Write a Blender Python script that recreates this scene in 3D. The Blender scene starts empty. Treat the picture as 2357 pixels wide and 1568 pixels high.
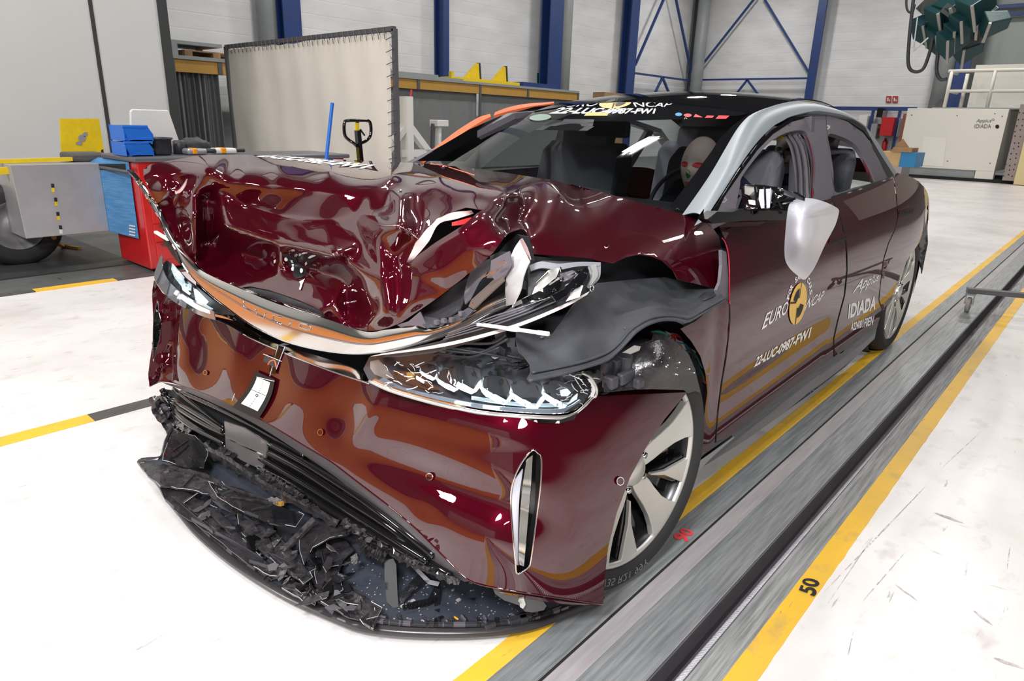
import bpy, bmesh, math, random
import numpy as np
from mathutils import Vector, Matrix
from mathutils.bvhtree import BVHTree
random.seed(7); np.random.seed(7)
S = bpy.context.scene
COL = S.collection
# ---------------------------------------------------------------- camera
CAM = np.array([0, 0, 1.247]); FPX = 1553.14
_y, _p, _r = 0.71657592, 0.31248072, 0.03042743
_fw = np.array([math.cos(_y)*math.cos(_p), math.sin(_y)*math.cos(_p), -math.sin(_p)])
_rt = np.array([math.sin(_y), -math.cos(_y), 0.]); _up = np.cross(_rt, _fw)
ROT = np.array([math.cos(_r)*_rt+math.sin(_r)*_up, -math.sin(_r)*_rt+math.cos(_r)*_up, _fw])
cam = bpy.data.cameras.new('camera'); co = bpy.data.objects.new('camera', cam); COL.objects.link(co)
cam.sensor_width = 36; cam.sensor_fit = 'HORIZONTAL'; cam.lens = FPX*36/2357; cam.clip_start = .02; cam.clip_end = 200
mw = Matrix.Identity(4)
for i in range(3):
    mw[i][0] = ROT[0][i]; mw[i][1] = ROT[1][i]; mw[i][2] = -ROT[2][i]; mw[i][3] = CAM[i]
co.matrix_world = mw; S.camera = co
# ---------------------------------------------------------------- exposure, world, lamps
S.view_settings.view_transform = 'Standard'; S.view_settings.look = 'None'
S.view_settings.gamma = 1; S.view_settings.use_curve_mapping = False
S.view_settings.exposure = 0.0
W = bpy.data.worlds.new('world'); S.world = W; W.use_nodes = True
W.node_tree.nodes['Background'].inputs[0].default_value = (.9, .93, 1, 1)
W.node_tree.nodes['Background'].inputs[1].default_value = .22
def area(name, loc, target, power, sx, sy, color=(1, 1, 1), spread=180):
    l = bpy.data.lights.new(name, 'AREA'); l.shape = 'RECTANGLE'; l.size = sx; l.size_y = sy
    l.energy = power; l.color = color; l.spread = math.radians(spread)
    o = bpy.data.objects.new(name, l); COL.objects.link(o); o.location = loc
    d = Vector(target)-Vector(loc); o.rotation_euler = d.to_track_quat('-Z', 'Y').to_euler()
    return o
# bounced and direct flash of the photographer, high behind the camera
area('flash_light', (-.55, .35, 2.15), (1.2, 1.4, .4), 72, .35, .35, (.97, .98, 1))
area('fill_light', (-4., -4., 5.2), (3.5, 8, 1.2), 420, 1.4, .9, (1, .98, .95))  # unseen fill lamp, added to brighten the partition and left side
area('fill_light', (-3.5, 5.5, 5.0), (5.3, 8.6, 1.3), 230, 1.4, .9, (1, .98, .95))  # second added fill, aimed at the canvas screen to lift it
# hall lamps over the crash zone, out of frame, then the far hall lamps
LAMPS = []
for i, (x, y, e) in enumerate([(-1.5, 4.5, 150), (-1.5, -1.0, 130), (2.5, -3.5, 80), (3., 5.5, 110), (8, -2, 150), (8, 5.5, 190), (8, 11, 190), (14, 1, 210), (14, 10.5, 220), (20, 2, 210), (20, 10.5, 220), (26, 5, 180), (26, 12, 180)]):
    LAMPS.append((x, y)); area('hall_light', (x, y, 7.6), (x, y, 0), e, 1.0, .3, (1, .97, .93))
# ---------------------------------------------------------------- pixel -> place
def ray(u, v): return ((u-1178.5)/FPX)*ROT[0]-((v-784)/FPX)*ROT[1]+ROT[2]
def P(u, v, **k):
    (a, val), = k.items(); i = 'xyz'.index(a); d = ray(u, v); return CAM+d*(val-CAM[i])/d[i]
def proj(p):
    q = ROT@(np.array(p, float)-CAM); return (1178.5+FPX*q[0]/q[2], 784-FPX*q[1]/q[2])
def PF(u, v, F, t0=.4, t1=9.):
    """where the sight line through a pixel meets the surface F = 0"""
    d = ray(u, v); ts = np.linspace(t0, t1, 180); a = ts[0]; fa = F(CAM+d*a)
    for t in ts[1:]:
        ft = F(CAM+d*t)
        if fa > 0 and ft <= 0:
            lo, hi = a, t
            for _ in range(30):
                m = (lo+hi)/2
                if F(CAM+d*m) > 0: lo = m
                else: hi = m
            return CAM+d*hi
        a, fa = t, ft
    best = min(ts, key=lambda t: abs(F(CAM+d*t))); return CAM+d*best
# ---------------------------------------------------------------- materials
def mat(name, col, rough=.5, metal=0., coat=0., spec=None, noise=None, bump=None, emis=None, trans=None, alpha=None, coat_rough=.03):
    """noise=(scale, amount, second colour, stretch), bump=(scale, strength)"""
    m = bpy.data.materials.new(name); m.use_nodes = True; nt = m.node_tree; b = nt.nodes['Principled BSDF']
    c = (*col, 1); b.inputs['Base Color'].default_value = c
    b.inputs['Roughness'].default_value = rough; b.inputs['Metallic'].default_value = metal
    b.inputs['Coat Weight'].default_value = coat; b.inputs['Coat Roughness'].default_value = coat_rough
    if spec is not None: b.inputs['Specular IOR Level'].default_value = spec
    if trans: b.inputs['Transmission Weight'].default_value = trans
    if emis: b.inputs['Emission Color'].default_value = (*emis[0], 1); b.inputs['Emission Strength'].default_value = emis[1]
    tc = nt.nodes.new('ShaderNodeTexCoord')
    if noise:
        sc, am, c2 = noise[:3]; mp = nt.nodes.new('ShaderNodeMapping'); nt.links.new(tc.outputs['Object'], mp.inputs[0])
        if len(noise) > 3: mp.inputs['Scale'].default_value = noise[3]
        n = nt.nodes.new('ShaderNodeTexNoise'); n.inputs['Scale'].default_value = sc; n.inputs['Detail'].default_value = 8; n.inputs['Roughness'].default_value = .65
        nt.links.new(mp.outputs[0], n.inputs['Vector'])
        r = nt.nodes.new('ShaderNodeValToRGB'); r.color_ramp.elements[0].position = .5-am; r.color_ramp.elements[1].position = .5+am
        r.color_ramp.elements[0].color = c; r.color_ramp.elements[1].color = (*c2, 1)
        nt.links.new(n.outputs[0], r.inputs[0]); nt.links.new(r.outputs[0], b.inputs['Base Color'])
    if bump:
        n = nt.nodes.new('ShaderNodeTexNoise'); n.inputs['Scale'].default_value = bump[0]; n.inputs['Detail'].default_value = 5
        nt.links.new(tc.outputs['Object'], n.inputs['Vector'])
        bp = nt.nodes.new('ShaderNodeBump'); bp.inputs['Strength'].default_value = bump[1]; bp.inputs['Distance'].default_value = .01
        nt.links.new(n.outputs[0], bp.inputs['Height']); nt.links.new(bp.outputs[0], b.inputs['Normal'])
    return m
def glass(name, tint, ior=1.5, rough=.0):
    m = bpy.data.materials.new(name); m.use_nodes = True; nt = m.node_tree; nt.nodes.clear()
    o = nt.nodes.new('ShaderNodeOutputMaterial'); t = nt.nodes.new('ShaderNodeBsdfTransparent'); g = nt.nodes.new('ShaderNodeBsdfGlossy')
    t.inputs[0].default_value = (*tint, 1); g.inputs['Roughness'].default_value = rough
    f = nt.nodes.new('ShaderNodeFresnel'); f.inputs[0].default_value = ior; mx = nt.nodes.new('ShaderNodeMixShader')
    nt.links.new(f.outputs[0], mx.inputs[0]); nt.links.new(t.outputs[0], mx.inputs[1]); nt.links.new(g.outputs[0], mx.inputs[2]); nt.links.new(mx.outputs[0], o.inputs[0])
    return m
M = {}
def car_paint():
    m = mat('deep red metallic paint', (.052, .0012, .006), .3, .25, 1., spec=0., coat_rough=.008)
    nt = m.node_tree; b = nt.nodes['Principled BSDF']
    b.inputs['Coat IOR'].default_value = 1.82
    tc = nt.nodes.new('ShaderNodeTexCoord'); n = nt.nodes.new('ShaderNodeTexVoronoi'); n.inputs['Scale'].default_value = 900
    nt.links.new(tc.outputs['Object'], n.inputs['Vector'])
    mr = nt.nodes.new('ShaderNodeMapRange'); mr.inputs[1].default_value = 0; mr.inputs[2].default_value = 1; mr.inputs[3].default_value = .26; mr.inputs[4].default_value = .46
    nt.links.new(n.outputs['Color'], mr.inputs[0]); nt.links.new(mr.outputs[0], b.inputs['Roughness'])
    return m
M['paint'] = car_paint()
M['black'] = mat('gloss black', (.006, .006, .007), .08, 0, .6)
M['plastic'] = mat('black moulded plastic', (.022, .022, .026), .42, 0, bump=(260, .12), noise=(14, .22, (.05, .05, .06)))
M['dusty'] = mat('scuffed black plastic', (.011, .010, .012), .24, 0, bump=(90, .2), noise=(30, .15, (.032, .029, .032)))
M['liner'] = mat('dark felt wheel liner', (.035, .037, .045), .62, 0, bump=(400, .15), noise=(22, .25, (.055, .057, .066)))
M['under'] = mat('slate undertray', (.030, .035, .048), .42, 0, noise=(9, .2, (.05, .056, .075)))
M['rubber'] = mat('tyre rubber', (.018, .018, .02), .6, bump=(200, .1))
M['silver'] = mat('machined silver', (.62, .61, .58), .35, .6, noise=(60, .3, (.68, .67, .64)))
M['chrome'] = mat('satin chrome', (.78, .75, .72), .09, 1.)
M['bright'] = mat('bright chrome', (.85, .86, .88), .06, 1.)
M['pillar'] = mat('grey satin roof rail', (.27, .30, .33), .42, .0, .0)
M['mirror'] = mat('pearl silver paint', (.66, .66, .74), .42, .0, .6, coat_rough=.12)
M['trim'] = mat('grey door frame', (.115, .105, .125), .45, .1, noise=(40, .3, (.13, .12, .14)))
M['fabric'] = mat('grey upholstery', (.24, .24, .29), .8, bump=(500, .3))
M['inside'] = mat('dark cabin plastic', (.012, .014, .018), .6)
M['white'] = mat('white lettering', (.82, .82, .82), .5)
M['yellowlet'] = mat('yellow decal', (.80, .50, .12), .5)
M['redlet'] = mat('red decal', (.75, .05, .06), .5)
M['bluelet'] = mat('blue decal', (.02, .25, .6), .5)
M['blacklet'] = mat('black print', (.01, .01, .01), .6)
M['target'] = mat('white target card', (.85, .83, .85), .5)
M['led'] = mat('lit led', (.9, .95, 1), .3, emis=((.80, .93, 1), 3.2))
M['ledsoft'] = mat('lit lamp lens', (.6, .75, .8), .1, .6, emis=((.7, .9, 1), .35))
M['glass'] = glass('windscreen glass', (.72, .78, .78))
M['dkglass'] = glass('dark roof glass', (.01, .012, .015))
M['lens'] = glass('clear lamp cover', (.95, .96, .98), 1.28)
M['orange'] = mat('orange foam', (.85, .16, .05), .6)
M['flap'] = mat('grey silver paint', (.42, .40, .41), .35, .1, .5)
M['floor'] = None
# floor paint: white epoxy with soft dirt, scuffs and fine scratches
def floor_mat(name, base, dirt, amt, rough=.35, grain=True):
    m = bpy.data.materials.new(name); m.use_nodes = True; nt = m.node_tree; N = nt.nodes; Lk = nt.links; b = N['Principled BSDF']
    b.inputs['Roughness'].default_value = rough
    tc = N.new('ShaderNodeTexCoord')
    def noise(scale, det, lo, hi, stretch=(1, 1, 1), rot=0):
        mp = N.new('ShaderNodeMapping'); mp.inputs['Scale'].default_value = stretch; mp.inputs['Rotation'].default_value[2] = rot
        Lk.new(tc.outputs['Object'], mp.inputs[0]); n = N.new('ShaderNodeTexNoise'); n.inputs['Scale'].default_value = scale; n.inputs['Detail'].default_value = det
        n.inputs['Roughness'].default_value = .6; Lk.new(mp.outputs[0], n.inputs['Vector'])
        r = N.new('ShaderNodeMapRange'); r.inputs[1].default_value = lo; r.inputs[2].default_value = hi; Lk.new(n.outputs[0], r.inputs[0]); return r.outputs[0]
    def mul(a, k):
        q = N.new('ShaderNodeMath'); q.operation = 'MULTIPLY'; Lk.new(a, q.inputs[0]); q.inputs[1].default_value = k; return q.outputs[0]
    def mx(fac, a, bcol):
        q = N.new('ShaderNodeMixRGB'); Lk.new(fac, q.inputs[0])
        if isinstance(a, tuple): q.inputs[1].default_value = (*a, 1)
        else: Lk.new(a, q.inputs[1])
        q.inputs[2].default_value = (*bcol, 1); return q.outputs[0]
    c = mx(mul(noise(1.1, 5, .45, .75), amt), base, dirt)
    c = mx(mul(noise(7, 8, .56, .72, (1, 1.7, 1), .5), amt*.9), c, dirt)
    c = mx(mul(noise(22, 10, .66, .72, (.25, 1.6, 1), -.15), amt*1.3), c, tuple(k*.55 for k in dirt))
    c = mx(mul(noise(16, 9, .68, .73, (1.5, .25, 1), .5), amt*1.1), c, tuple(k*.6 for k in dirt))
    Lk.new(c, b.inputs['Base Color'])
    bp = N.new('ShaderNodeBump'); bp.inputs['Strength'].default_value = .05; bp.inputs['Distance'].default_value = .01
    Lk.new(noise(40, 4, 0, 1), bp.inputs['Height']); Lk.new(bp.outputs[0], b.inputs['Normal'])
    return m
M['floor'] = floor_mat('white floor paint', (.80, .77, .76), (.50, .44, .42), .62)
M['asphalt'] = floor_mat('worn grey floor', (.115, .12, .115), (.045, .045, .045), .9, .45)
M['mat'] = floor_mat('black rubber mat', (.03, .032, .034), (.07, .07, .065), .7, .5)
M['steel'] = mat('worn steel plate', (.20, .21, .22), .42, .35, noise=(60, .13, (.34, .35, .36), (.07, 1.6, 1)))
M['steel2'] = mat('bare grey strip', (.30, .275, .29), .5, .1, noise=(50, .2, (.40, .37, .38), (.08, 1.4, 1)))
M['conc'] = mat('grey concrete edge', (.17, .175, .175), .7, noise=(60, .13, (.36, .36, .36), (.06, 1.6, 1)))
M['yel'] = floor_mat('yellow floor paint', (.86, .50, .03), (.50, .34, .12), .8, .5)
M['blk'] = mat('black floor paint', (.045, .042, .045), .6, noise=(30, .3, (.11, .10, .09), (.3, 1.5, 1)))
M['slot'] = mat('slot black', (.008, .008, .009), .8)
M['trench'] = mat('trench floor', (.075, .07, .08), .5, noise=(8, .3, (.11, .10, .11)))
# ---------------------------------------------------------------- mesh helpers
def link(name, me, m, parent=None, smooth=True):
    o = bpy.data.objects.new(name, me); COL.objects.link(o)
    if m is not None:
        for mm in (m if isinstance(m, (list, tuple)) else [m]): me.materials.append(mm)
    if parent is not None: o.parent = parent; o.matrix_parent_inverse = parent.matrix_world.inverted()
    if smooth: me.polygons.foreach_set('use_smooth', [True]*len(me.polygons))
    return o
def tag(o, label=None, cat=None, group=None, kind=None):
    if label: o['label'] = label
    if cat: o['category'] = cat
    if group: o['group'] = group
    if kind: o['kind'] = kind
    return o
def struct(o, label): return tag(o, label, 'room', kind='structure')
def thing(name, label, cat, loc=(0, 0, 0), group=None, rz=0):
    o = bpy.data.objects.new(name, None); COL.objects.link(o); o.location = loc; o.rotation_euler = (0, 0, rz); o.empty_display_size = .1
    bpy.context.view_layer.update(); return tag(o, label, cat, group)
class MB:
    """collects boxes, tubes, prisms into one mesh"""
    def __init__(s): s.v = []; s.f = []; s.mi = []
    def add(s, vs, fs, mi=0):
        k = len(s.v); s.v += [tuple(map(float, q)) for q in vs]; s.f += [tuple(i+k for i in f) for f in fs]; s.mi += [mi]*len(fs); return s
    def box(s, a, b, mi=0):
        x0, y0, z0 = a; x1, y1, z1 = b
        return s.add([(x0, y0, z0), (x1, y0, z0), (x1, y1, z0), (x0, y1, z0), (x0, y0, z1), (x1, y0, z1), (x1, y1, z1), (x0, y1, z1)],
                     [(0, 3, 2, 1), (4, 5, 6, 7), (0, 1, 5, 4), (1, 2, 6, 5), (2, 3, 7, 6), (3, 0, 4, 7)], mi)
    def hexa(s, q, mi=0):   # 8 corners: bottom 4, top 4
        return s.add(q, [(0, 3, 2, 1), (4, 5, 6, 7), (0, 1, 5, 4), (1, 2, 6, 5), (2, 3, 7, 6), (3, 0, 4, 7)], mi)
    def bar(s, p, q, w, h=None, up=(0, 0, 1), mi=0):
        h = h or w; p = Vector(p); q = Vector(q); d = (q-p).normalized(); u = Vector(up)
        if abs(d.dot(u)) > .95: u = Vector((1, 0, 0))
        r = d.cross(u).normalized(); u = r.cross(d); c = []
        for e in (p, q):
            for a, b in ((-1, -1), (1, -1), (1, 1), (-1, 1)): c.append(e+r*a*w/2+u*b*h/2)
        return s.add(c, [(0, 1, 2, 3), (7, 6, 5, 4), (0, 4, 5, 1), (1, 5, 6, 2), (2, 6, 7, 3), (3, 7, 4, 0)], mi)
    def tube(s, pts, r, n=8, cap=True, mi=0, closed=False):
        pts = [Vector(p) for p in pts]; N = len(pts); rs = r if isinstance(r, (list, tuple)) else [r]*N; vs = []; prev = None
        for i, p in enumerate(pts):
            a = pts[(i-1) % N] if (closed or i > 0) else p; b = pts[(i+1) % N] if (closed or i < N-1) else p
            d = (b-a).normalized()
            if prev is None:
                prev = Vector((0, 0, 1)) if abs(d.z) < .9 else Vector((1, 0, 0))
            x = (prev-d*prev.dot(d)).normalized(); prev = x; y = d.cross(x)
            for k in range(n):
                an = 2*math.pi*k/n; vs.append(p+(x*math.cos(an)+y*math.sin(an))*rs[i])
        fs = []
        for i in range(N if closed else N-1):
            j = (i+1) % N
            for k in range(n): fs.append((i*n+k, i*n+(k+1) % n, j*n+(k+1) % n, j*n+k))
        if cap and not closed: fs += [tuple(range(n))[::-1], tuple((N-1)*n+k for k in range(n))]
        return s.add(vs, fs, mi)
    def cyl(s, p, q, r, n=16, r2=None, mi=0): return s.tube([p, q], [r, r2 if r2 is not None else r], n, mi=mi)
    def prism(s, pts, off, mi=0):
        """outline (list of 3D points) extruded by vector off"""
        n = len(pts); off = Vector(off); a = [Vector(p) for p in pts]
        return s.add(a+[p+off for p in a], [tuple(range(n))[::-1], tuple(range(n, 2*n))]+[(i, (i+1) % n, n+(i+1) % n, n+i) for i in range(n)], mi)
    def lathe(s, prof, c, ax='y', n=48, mi=0):
        """profile of (radius, along) about axis through c"""
        vs = []; fs = []
        for k in range(n):
            a = 2*math.pi*k/n
            for (r, t) in prof:
                if ax == 'y': vs.append((c[0]+r*math.cos(a), c[1]+t, c[2]+r*math.sin(a)))
                else: vs.append((c[0]+r*math.cos(a), c[1]+r*math.sin(a), c[2]+t))
        m = len(prof)
        for k in range(n):
            for j in range(m-1):
                fs.append((k*m+j, k*m+j+1, ((k+1) % n)*m+j+1, ((k+1) % n)*m+j))
        return s.add(vs, fs, mi)
    def ball(s, c, r, n=14, m=9, mi=0):
        rx, ry, rz = r if isinstance(r, (tuple, list)) else (r, r, r); vs = []; fs = []
        for j in range(m+1):
            t = math.pi*j/m
            for k in range(n): vs.append((c[0]+rx*math.sin(t)*math.cos(2*math.pi*k/n), c[1]+ry*math.sin(t)*math.sin(2*math.pi*k/n), c[2]+rz*math.cos(t)))
        for j in range(m):
            for k in range(n): fs.append((j*n+k, (j+1)*n+k, (j+1)*n+(k+1) % n, j*n+(k+1) % n))
        return s.add(vs, fs, mi)
    def build(s, name, m, parent=None, smooth=False, bevel=0, seg=2, tri=False):
        me = bpy.data.meshes.new(name); me.from_pydata(s.v, [], s.f); me.update()
        bm = bmesh.new(); bm.from_mesh(me); bmesh.ops.remove_doubles(bm, verts=bm.verts, dist=1e-6)
        if not s.mi or max(s.mi) == 0: bmesh.ops.recalc_face_normals(bm, faces=bm.faces); bm.to_mesh(me)
        bm.free()
        o = link(name, me, m, parent, smooth)
        if max(s.mi or [0]) > 0 and len(s.mi) == len(me.polygons): me.polygons.foreach_set('material_index', s.mi)
        if bevel:
            b = o.modifiers.new('bevel', 'BEVEL'); b.width = bevel; b.segments = seg; b.limit_method = 'ANGLE'; b.angle_limit = math.radians(40)
        return o
def cr(pts, n, lin=False):
    """resample a list of points to n points, Catmull-Rom in index space"""
    pts = np.array(pts, float); m = len(pts); out = []
    for k in range(n):
        t = k*(m-1)/(n-1); i = min(int(t), m-2); f = t-i; p1, p2 = pts[i], pts[i+1]
        if lin: out.append(p1+(p2-p1)*f); continue
        p0 = pts[i-1] if i > 0 else 2*p1-p2; p3 = pts[i+2] if i+2 < m else 2*p2-p1
        out.append(.5*((2*p1)+(-p0+p2)*f+(2*p0-5*p1+4*p2-p3)*f*f+(-p0+3*p1-3*p2+p3)*f**3))
    return np.array(out)
def arc(pts, n):
    """resample evenly by length"""
    d = cr(pts, max(60, len(pts)*8)); L = np.concatenate([[0], np.cumsum(np.linalg.norm(np.diff(d, axis=0), axis=1))])
    return np.array([[np.interp(s, L, d[:, j]) for j in range(d.shape[1])] for s in np.linspace(0, L[-1], n)])
def grid(rows, nu, nv, byarc=False, linv=False, linu=False):
    R = [arc(r, nu) if byarc else cr(r, nu, linu) for r in rows]
    R = np.array(R); return np.array([cr(R[:, j], nv, linv) for j in range(nu)]).transpose(1, 0, 2)
def inpoly(x, y, poly):
    c = False; n = len(poly); j = n-1
    for i in range(n):
        xi, yi = poly[i]; xj, yj = poly[j]
        if (yi > y) != (yj > y) and x < (xj-xi)*(y-yi)/(yj-yi)+xi: c = not c
        j = i
    return c
def sheet(name, G, m, parent=None, thick=0, holes=None, smooth=True, off=-1):
    """grid of points -> mesh; holes are outlines in the picture plane cut from the panel"""
    nv, nu, _ = G.shape; vs = [tuple(p) for p in G.reshape(-1, 3)]; fs = []
    for i in range(nv-1):
        for j in range(nu-1):
            q = (i*nu+j, i*nu+j+1, (i+1)*nu+j+1, (i+1)*nu+j)
            if holes:
                c = proj(np.mean([vs[k] for k in q], axis=0))
                if any(inpoly(c[0], c[1], h) for h in holes): continue
            fs.append(q)
    me = bpy.data.meshes.new(name); me.from_pydata(vs, [], fs); me.update()
    if holes:
        bm = bmesh.new(); bm.from_mesh(me); bmesh.ops.delete(bm, geom=[v for v in bm.verts if not v.link_faces], context='VERTS')
        # snap the ragged rim to the outline
        for v in bm.verts:
            if v.is_boundary:
                u0, v0 = proj(v.co)
                for h in holes:
                    best = None; n = len(h)
                    for k in range(n):
                        a = np.array(h[k], float); b = np.array(h[(k+1) % n], float); ab = b-a; t = max(0, min(1, np.dot(np.array([u0, v0])-a, ab)/max(1e-9, ab@ab))); q = a+ab*t
                        dd = math.hypot(q[0]-u0, q[1]-v0)
                        if best is None or dd < best[0]: best = (dd, q)
                    if best[0] < 9:
                        r = ray(*best[1]); dep = np.dot(ROT[2], np.array(v.co)-CAM); v.co = Vector(CAM+r*dep)
                        break
        bm.to_mesh(me); bm.free()
    vc = np.array([v.co[:] for v in me.vertices]); s = 0
    for p in me.polygons: s += p.area*(1 if p.normal.dot(Vector(CAM)-p.center) > 0 else -1)
    if s < 0: me.flip_normals()
    o = link(name, me, m, parent, smooth)
    if thick: solid(o, thick, off)
    return o
def solid(o, thick, off=-1):
    s = o.modifiers.new('thickness', 'SOLIDIFY'); s.thickness = thick; s.offset = off
    e = o.modifiers.new('edges', 'EDGE_SPLIT'); e.split_angle = math.radians(55)
def bvh(o):
    me = o.data; return BVHTree.FromPolygons([o.matrix_world@v.co for v in me.vertices], [tuple(p.vertices) for p in me.polygons])
def hit(tree, u, v, off=.002):
    d = Vector(ray(u, v)).normalized(); h, n, i, _ = tree.ray_cast(Vector(CAM), d)
    if h is None: return None
    if n.dot(d) > 0: n = -n
    return h+n*off
def homog(q):
    """unit square -> quad q (bl, br, tr, tl)"""
    A = []; B = []
    for (x, y), (u, v) in zip(((0, 0), (1, 0), (1, 1), (0, 1)), q):
        A.append([x, y, 1, 0, 0, 0, -u*x, -u*y]); B.append(u); A.append([0, 0, 0, x, y, 1, -v*x, -v*y]); B.append(v)
    h = np.linalg.solve(np.array(A, float), np.array(B, float)); h = np.append(h, 1).reshape(3, 3)
    def f(x, y): w = h@np.array([x, y, 1]); return w[0]/w[2], w[1]/w[2]
    return f
def textmesh(txt, bold=.0, shear=0, space=1):
    c = bpy.data.curves.new('t', 'FONT'); c.body = txt; c.size = 1; c.offset = bold; c.shear = shear; c.resolution_u = 4; c.space_character = space
    o = bpy.data.objects.new('t', c); COL.objects.link(o); bpy.context.view_layer.update()
    me = bpy.data.meshes.new_from_object(o.evaluated_get(bpy.context.evaluated_depsgraph_get()))
    vs = [(v.co.x, v.co.y) for v in me.vertices]; fs = [tuple(p.vertices) for p in me.polygons]
    bpy.data.objects.remove(o); bpy.data.curves.remove(c); bpy.data.meshes.remove(me)
    xs = [v[0] for v in vs]; ys = [v[1] for v in vs]; x0, x1, y0, y1 = min(xs), max(xs), min(ys), max(ys)
    return [((x-x0)/(x1-x0), (y-y0)/(y1-y0)) for x, y in vs], fs
def decal(name, vf, quad, tree, m, parent, off=.002, F=None, fit=None):
    """flat artwork in the unit square laid on a surface; quad (bl, br, tr, tl) is where its corners lie"""
    vs, fs = vf; H = homog(quad); out = []; last = None; miss = set()
    for x, y in vs:
        u, v = H(x, y); p = hit(tree, u, v, off) if tree else Vector(F(u, v))
        if p is None: miss.add(len(out)); p = last if last else Vector((0, 0, -1))
        out.append(tuple(p)); last = p
    fs = [f for f in fs if not miss.intersection(f)]
    me = bpy.data.meshes.new(name); me.from_pydata(out, [], fs); me.update(); return link(name, me, m, parent, False)
def polyvf(poly, n=1):
    return (list(poly), [tuple(range(len(poly)))])
def merge(*vfs):
    V = []; Fc = []
    for vs, fs in vfs:
        k = len(V); V += list(vs); Fc += [tuple(i+k for i in f) for f in fs]
    return V, Fc
def disk(cx, cy, rx, ry, n=28, a0=0, a1=360, inner=0):
    A = [math.radians(a0+(a1-a0)*k/n) for k in range(n+1)]
    if inner: 
        vs = [(cx+rx*math.cos(a), cy+ry*math.sin(a)) for a in A]+[(cx+rx*inner*math.cos(a), cy+ry*inner*math.sin(a)) for a in A]
        return vs, [(i, i+1, n+2+i, n+1+i) for i in range(n)]
    vs = [(cx, cy)]+[(cx+rx*math.cos(a), cy+ry*math.sin(a)) for a in A]; return vs, [(0, i+1, i+2) for i in range(n)]
# ================================================================ the hall
X0, X1, Y0, Y1, ZC = -12., 30., -16., 15.8, 9.
M['wall'] = mat('white cladding', (.74, .75, .76), .55)
def cladding():
    m = M['wall']; nt = m.node_tree; N = nt.nodes; b = N['Principled BSDF']; tc = N.new('ShaderNodeTexCoord')
    sp = N.new('ShaderNodeSeparateXYZ'); nt.links.new(tc.outputs['Object'], sp.inputs[0])
    a = N.new('ShaderNodeMath'); a.operation = 'MULTIPLY'; a.inputs[1].default_value = 1/.33; nt.links.new(sp.outputs[2], a.inputs[0])
    f = N.new('ShaderNodeMath'); f.operation = 'PINGPONG'; f.inputs[1].default_value = .5; nt.links.new(a.outputs[0], f.inputs[0])
    r = N.new('ShaderNodeMapRange'); r.inputs[1].default_value = 0; r.inputs[2].default_value = .06; nt.links.new(f.outputs[0], r.inputs[0])
    bp = N.new('ShaderNodeBump'); bp.inputs['Strength'].default_value = .2; bp.inputs['Distance'].default_value = .03
    nt.links.new(r.outputs[0], bp.inputs['Height']); nt.links.new(bp.outputs[0], b.inputs['Normal'])
    n = N.new('ShaderNodeTexNoise'); n.inputs['Scale'].default_value = .8; n.inputs['Detail'].default_value = 6
    mp = N.new('ShaderNodeMapping'); mp.inputs['Scale'].default_value = (1, 1, 3); nt.links.new(tc.outputs['Object'], mp.inputs[0]); nt.links.new(mp.outputs[0], n.inputs['Vector'])
    q = N.new('ShaderNodeValToRGB'); q.color_ramp.elements[0].position = .35; q.color_ramp.elements[1].position = .7
    q.color_ramp.elements[0].color = (.76, .77, .78, 1); q.color_ramp.elements[1].color = (.66, .66, .665, 1)
    nt.links.new(n.outputs[0], q.inputs[0]); nt.links.new(q.outputs[0], b.inputs['Base Color'])
cladding()
M['greywall'] = mat('grey green far wall', (.44, .47, .46), .7, noise=(1.5, .3, (.36, .39, .38)))
M['ceil'] = mat('dark hall roof', (.03, .032, .038), .8)
TR = -.09   # trench depth
TY0, TY1 = .512, .578
m = MB(); m.box((X0, TY1, -.2), (X1, Y1, 0)); m.box((X0, Y0, -.2), (X1, TY0, 0)); m.box((X0, TY0, -.2), (X1, TY1, TR-.02))
struct(m.build('floor', M['floor']), 'white painted hall floor with scuffs and tyre marks')
m = MB(); m.box((X0, 5.70, 0), (X1, Y1, .004)); struct(m.build('floor_grey_zone', M['asphalt']), 'worn dark grey floor area at the left, under the barrier cart')
def wall(name, a, b, mt, label):
    m = MB(); m.box(a, b); return struct(m.build(name, M[mt] if isinstance(mt, str) else mt), label)
wall('wall_left', (X0, Y1, 0), (X1, Y1+.2, ZC), 'wall', 'long white clad hall wall behind the cloth screen')
YE = float(P(2218, 200, x=X1)[1])
wall('wall_end', (X1, YE, 0), (X1+.2, Y1, ZC), 'wall', 'white clad end wall behind the car')
wall('wall_end_right', (X1+.5, Y0, 0), (X1+.7, YE+.3, ZC), 'greywall', 'grey end wall behind the railing at the right edge')
wall('wall_right', (X0, Y0-.2, 0), (X1+.7, Y0, ZC), mat('brown grey wall', (.16, .145, .14), .7), 'grey right hand hall wall, outside the frame')
wall('wall_near', (X0-.2, Y0, 0), (X0, Y1, ZC), 'greywall', 'grey wall behind the photographer')
wall('ceiling', (X0, Y0, ZC), (X1+.7, Y1+.2, ZC+.2), 'ceil', 'dark hall roof')
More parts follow.
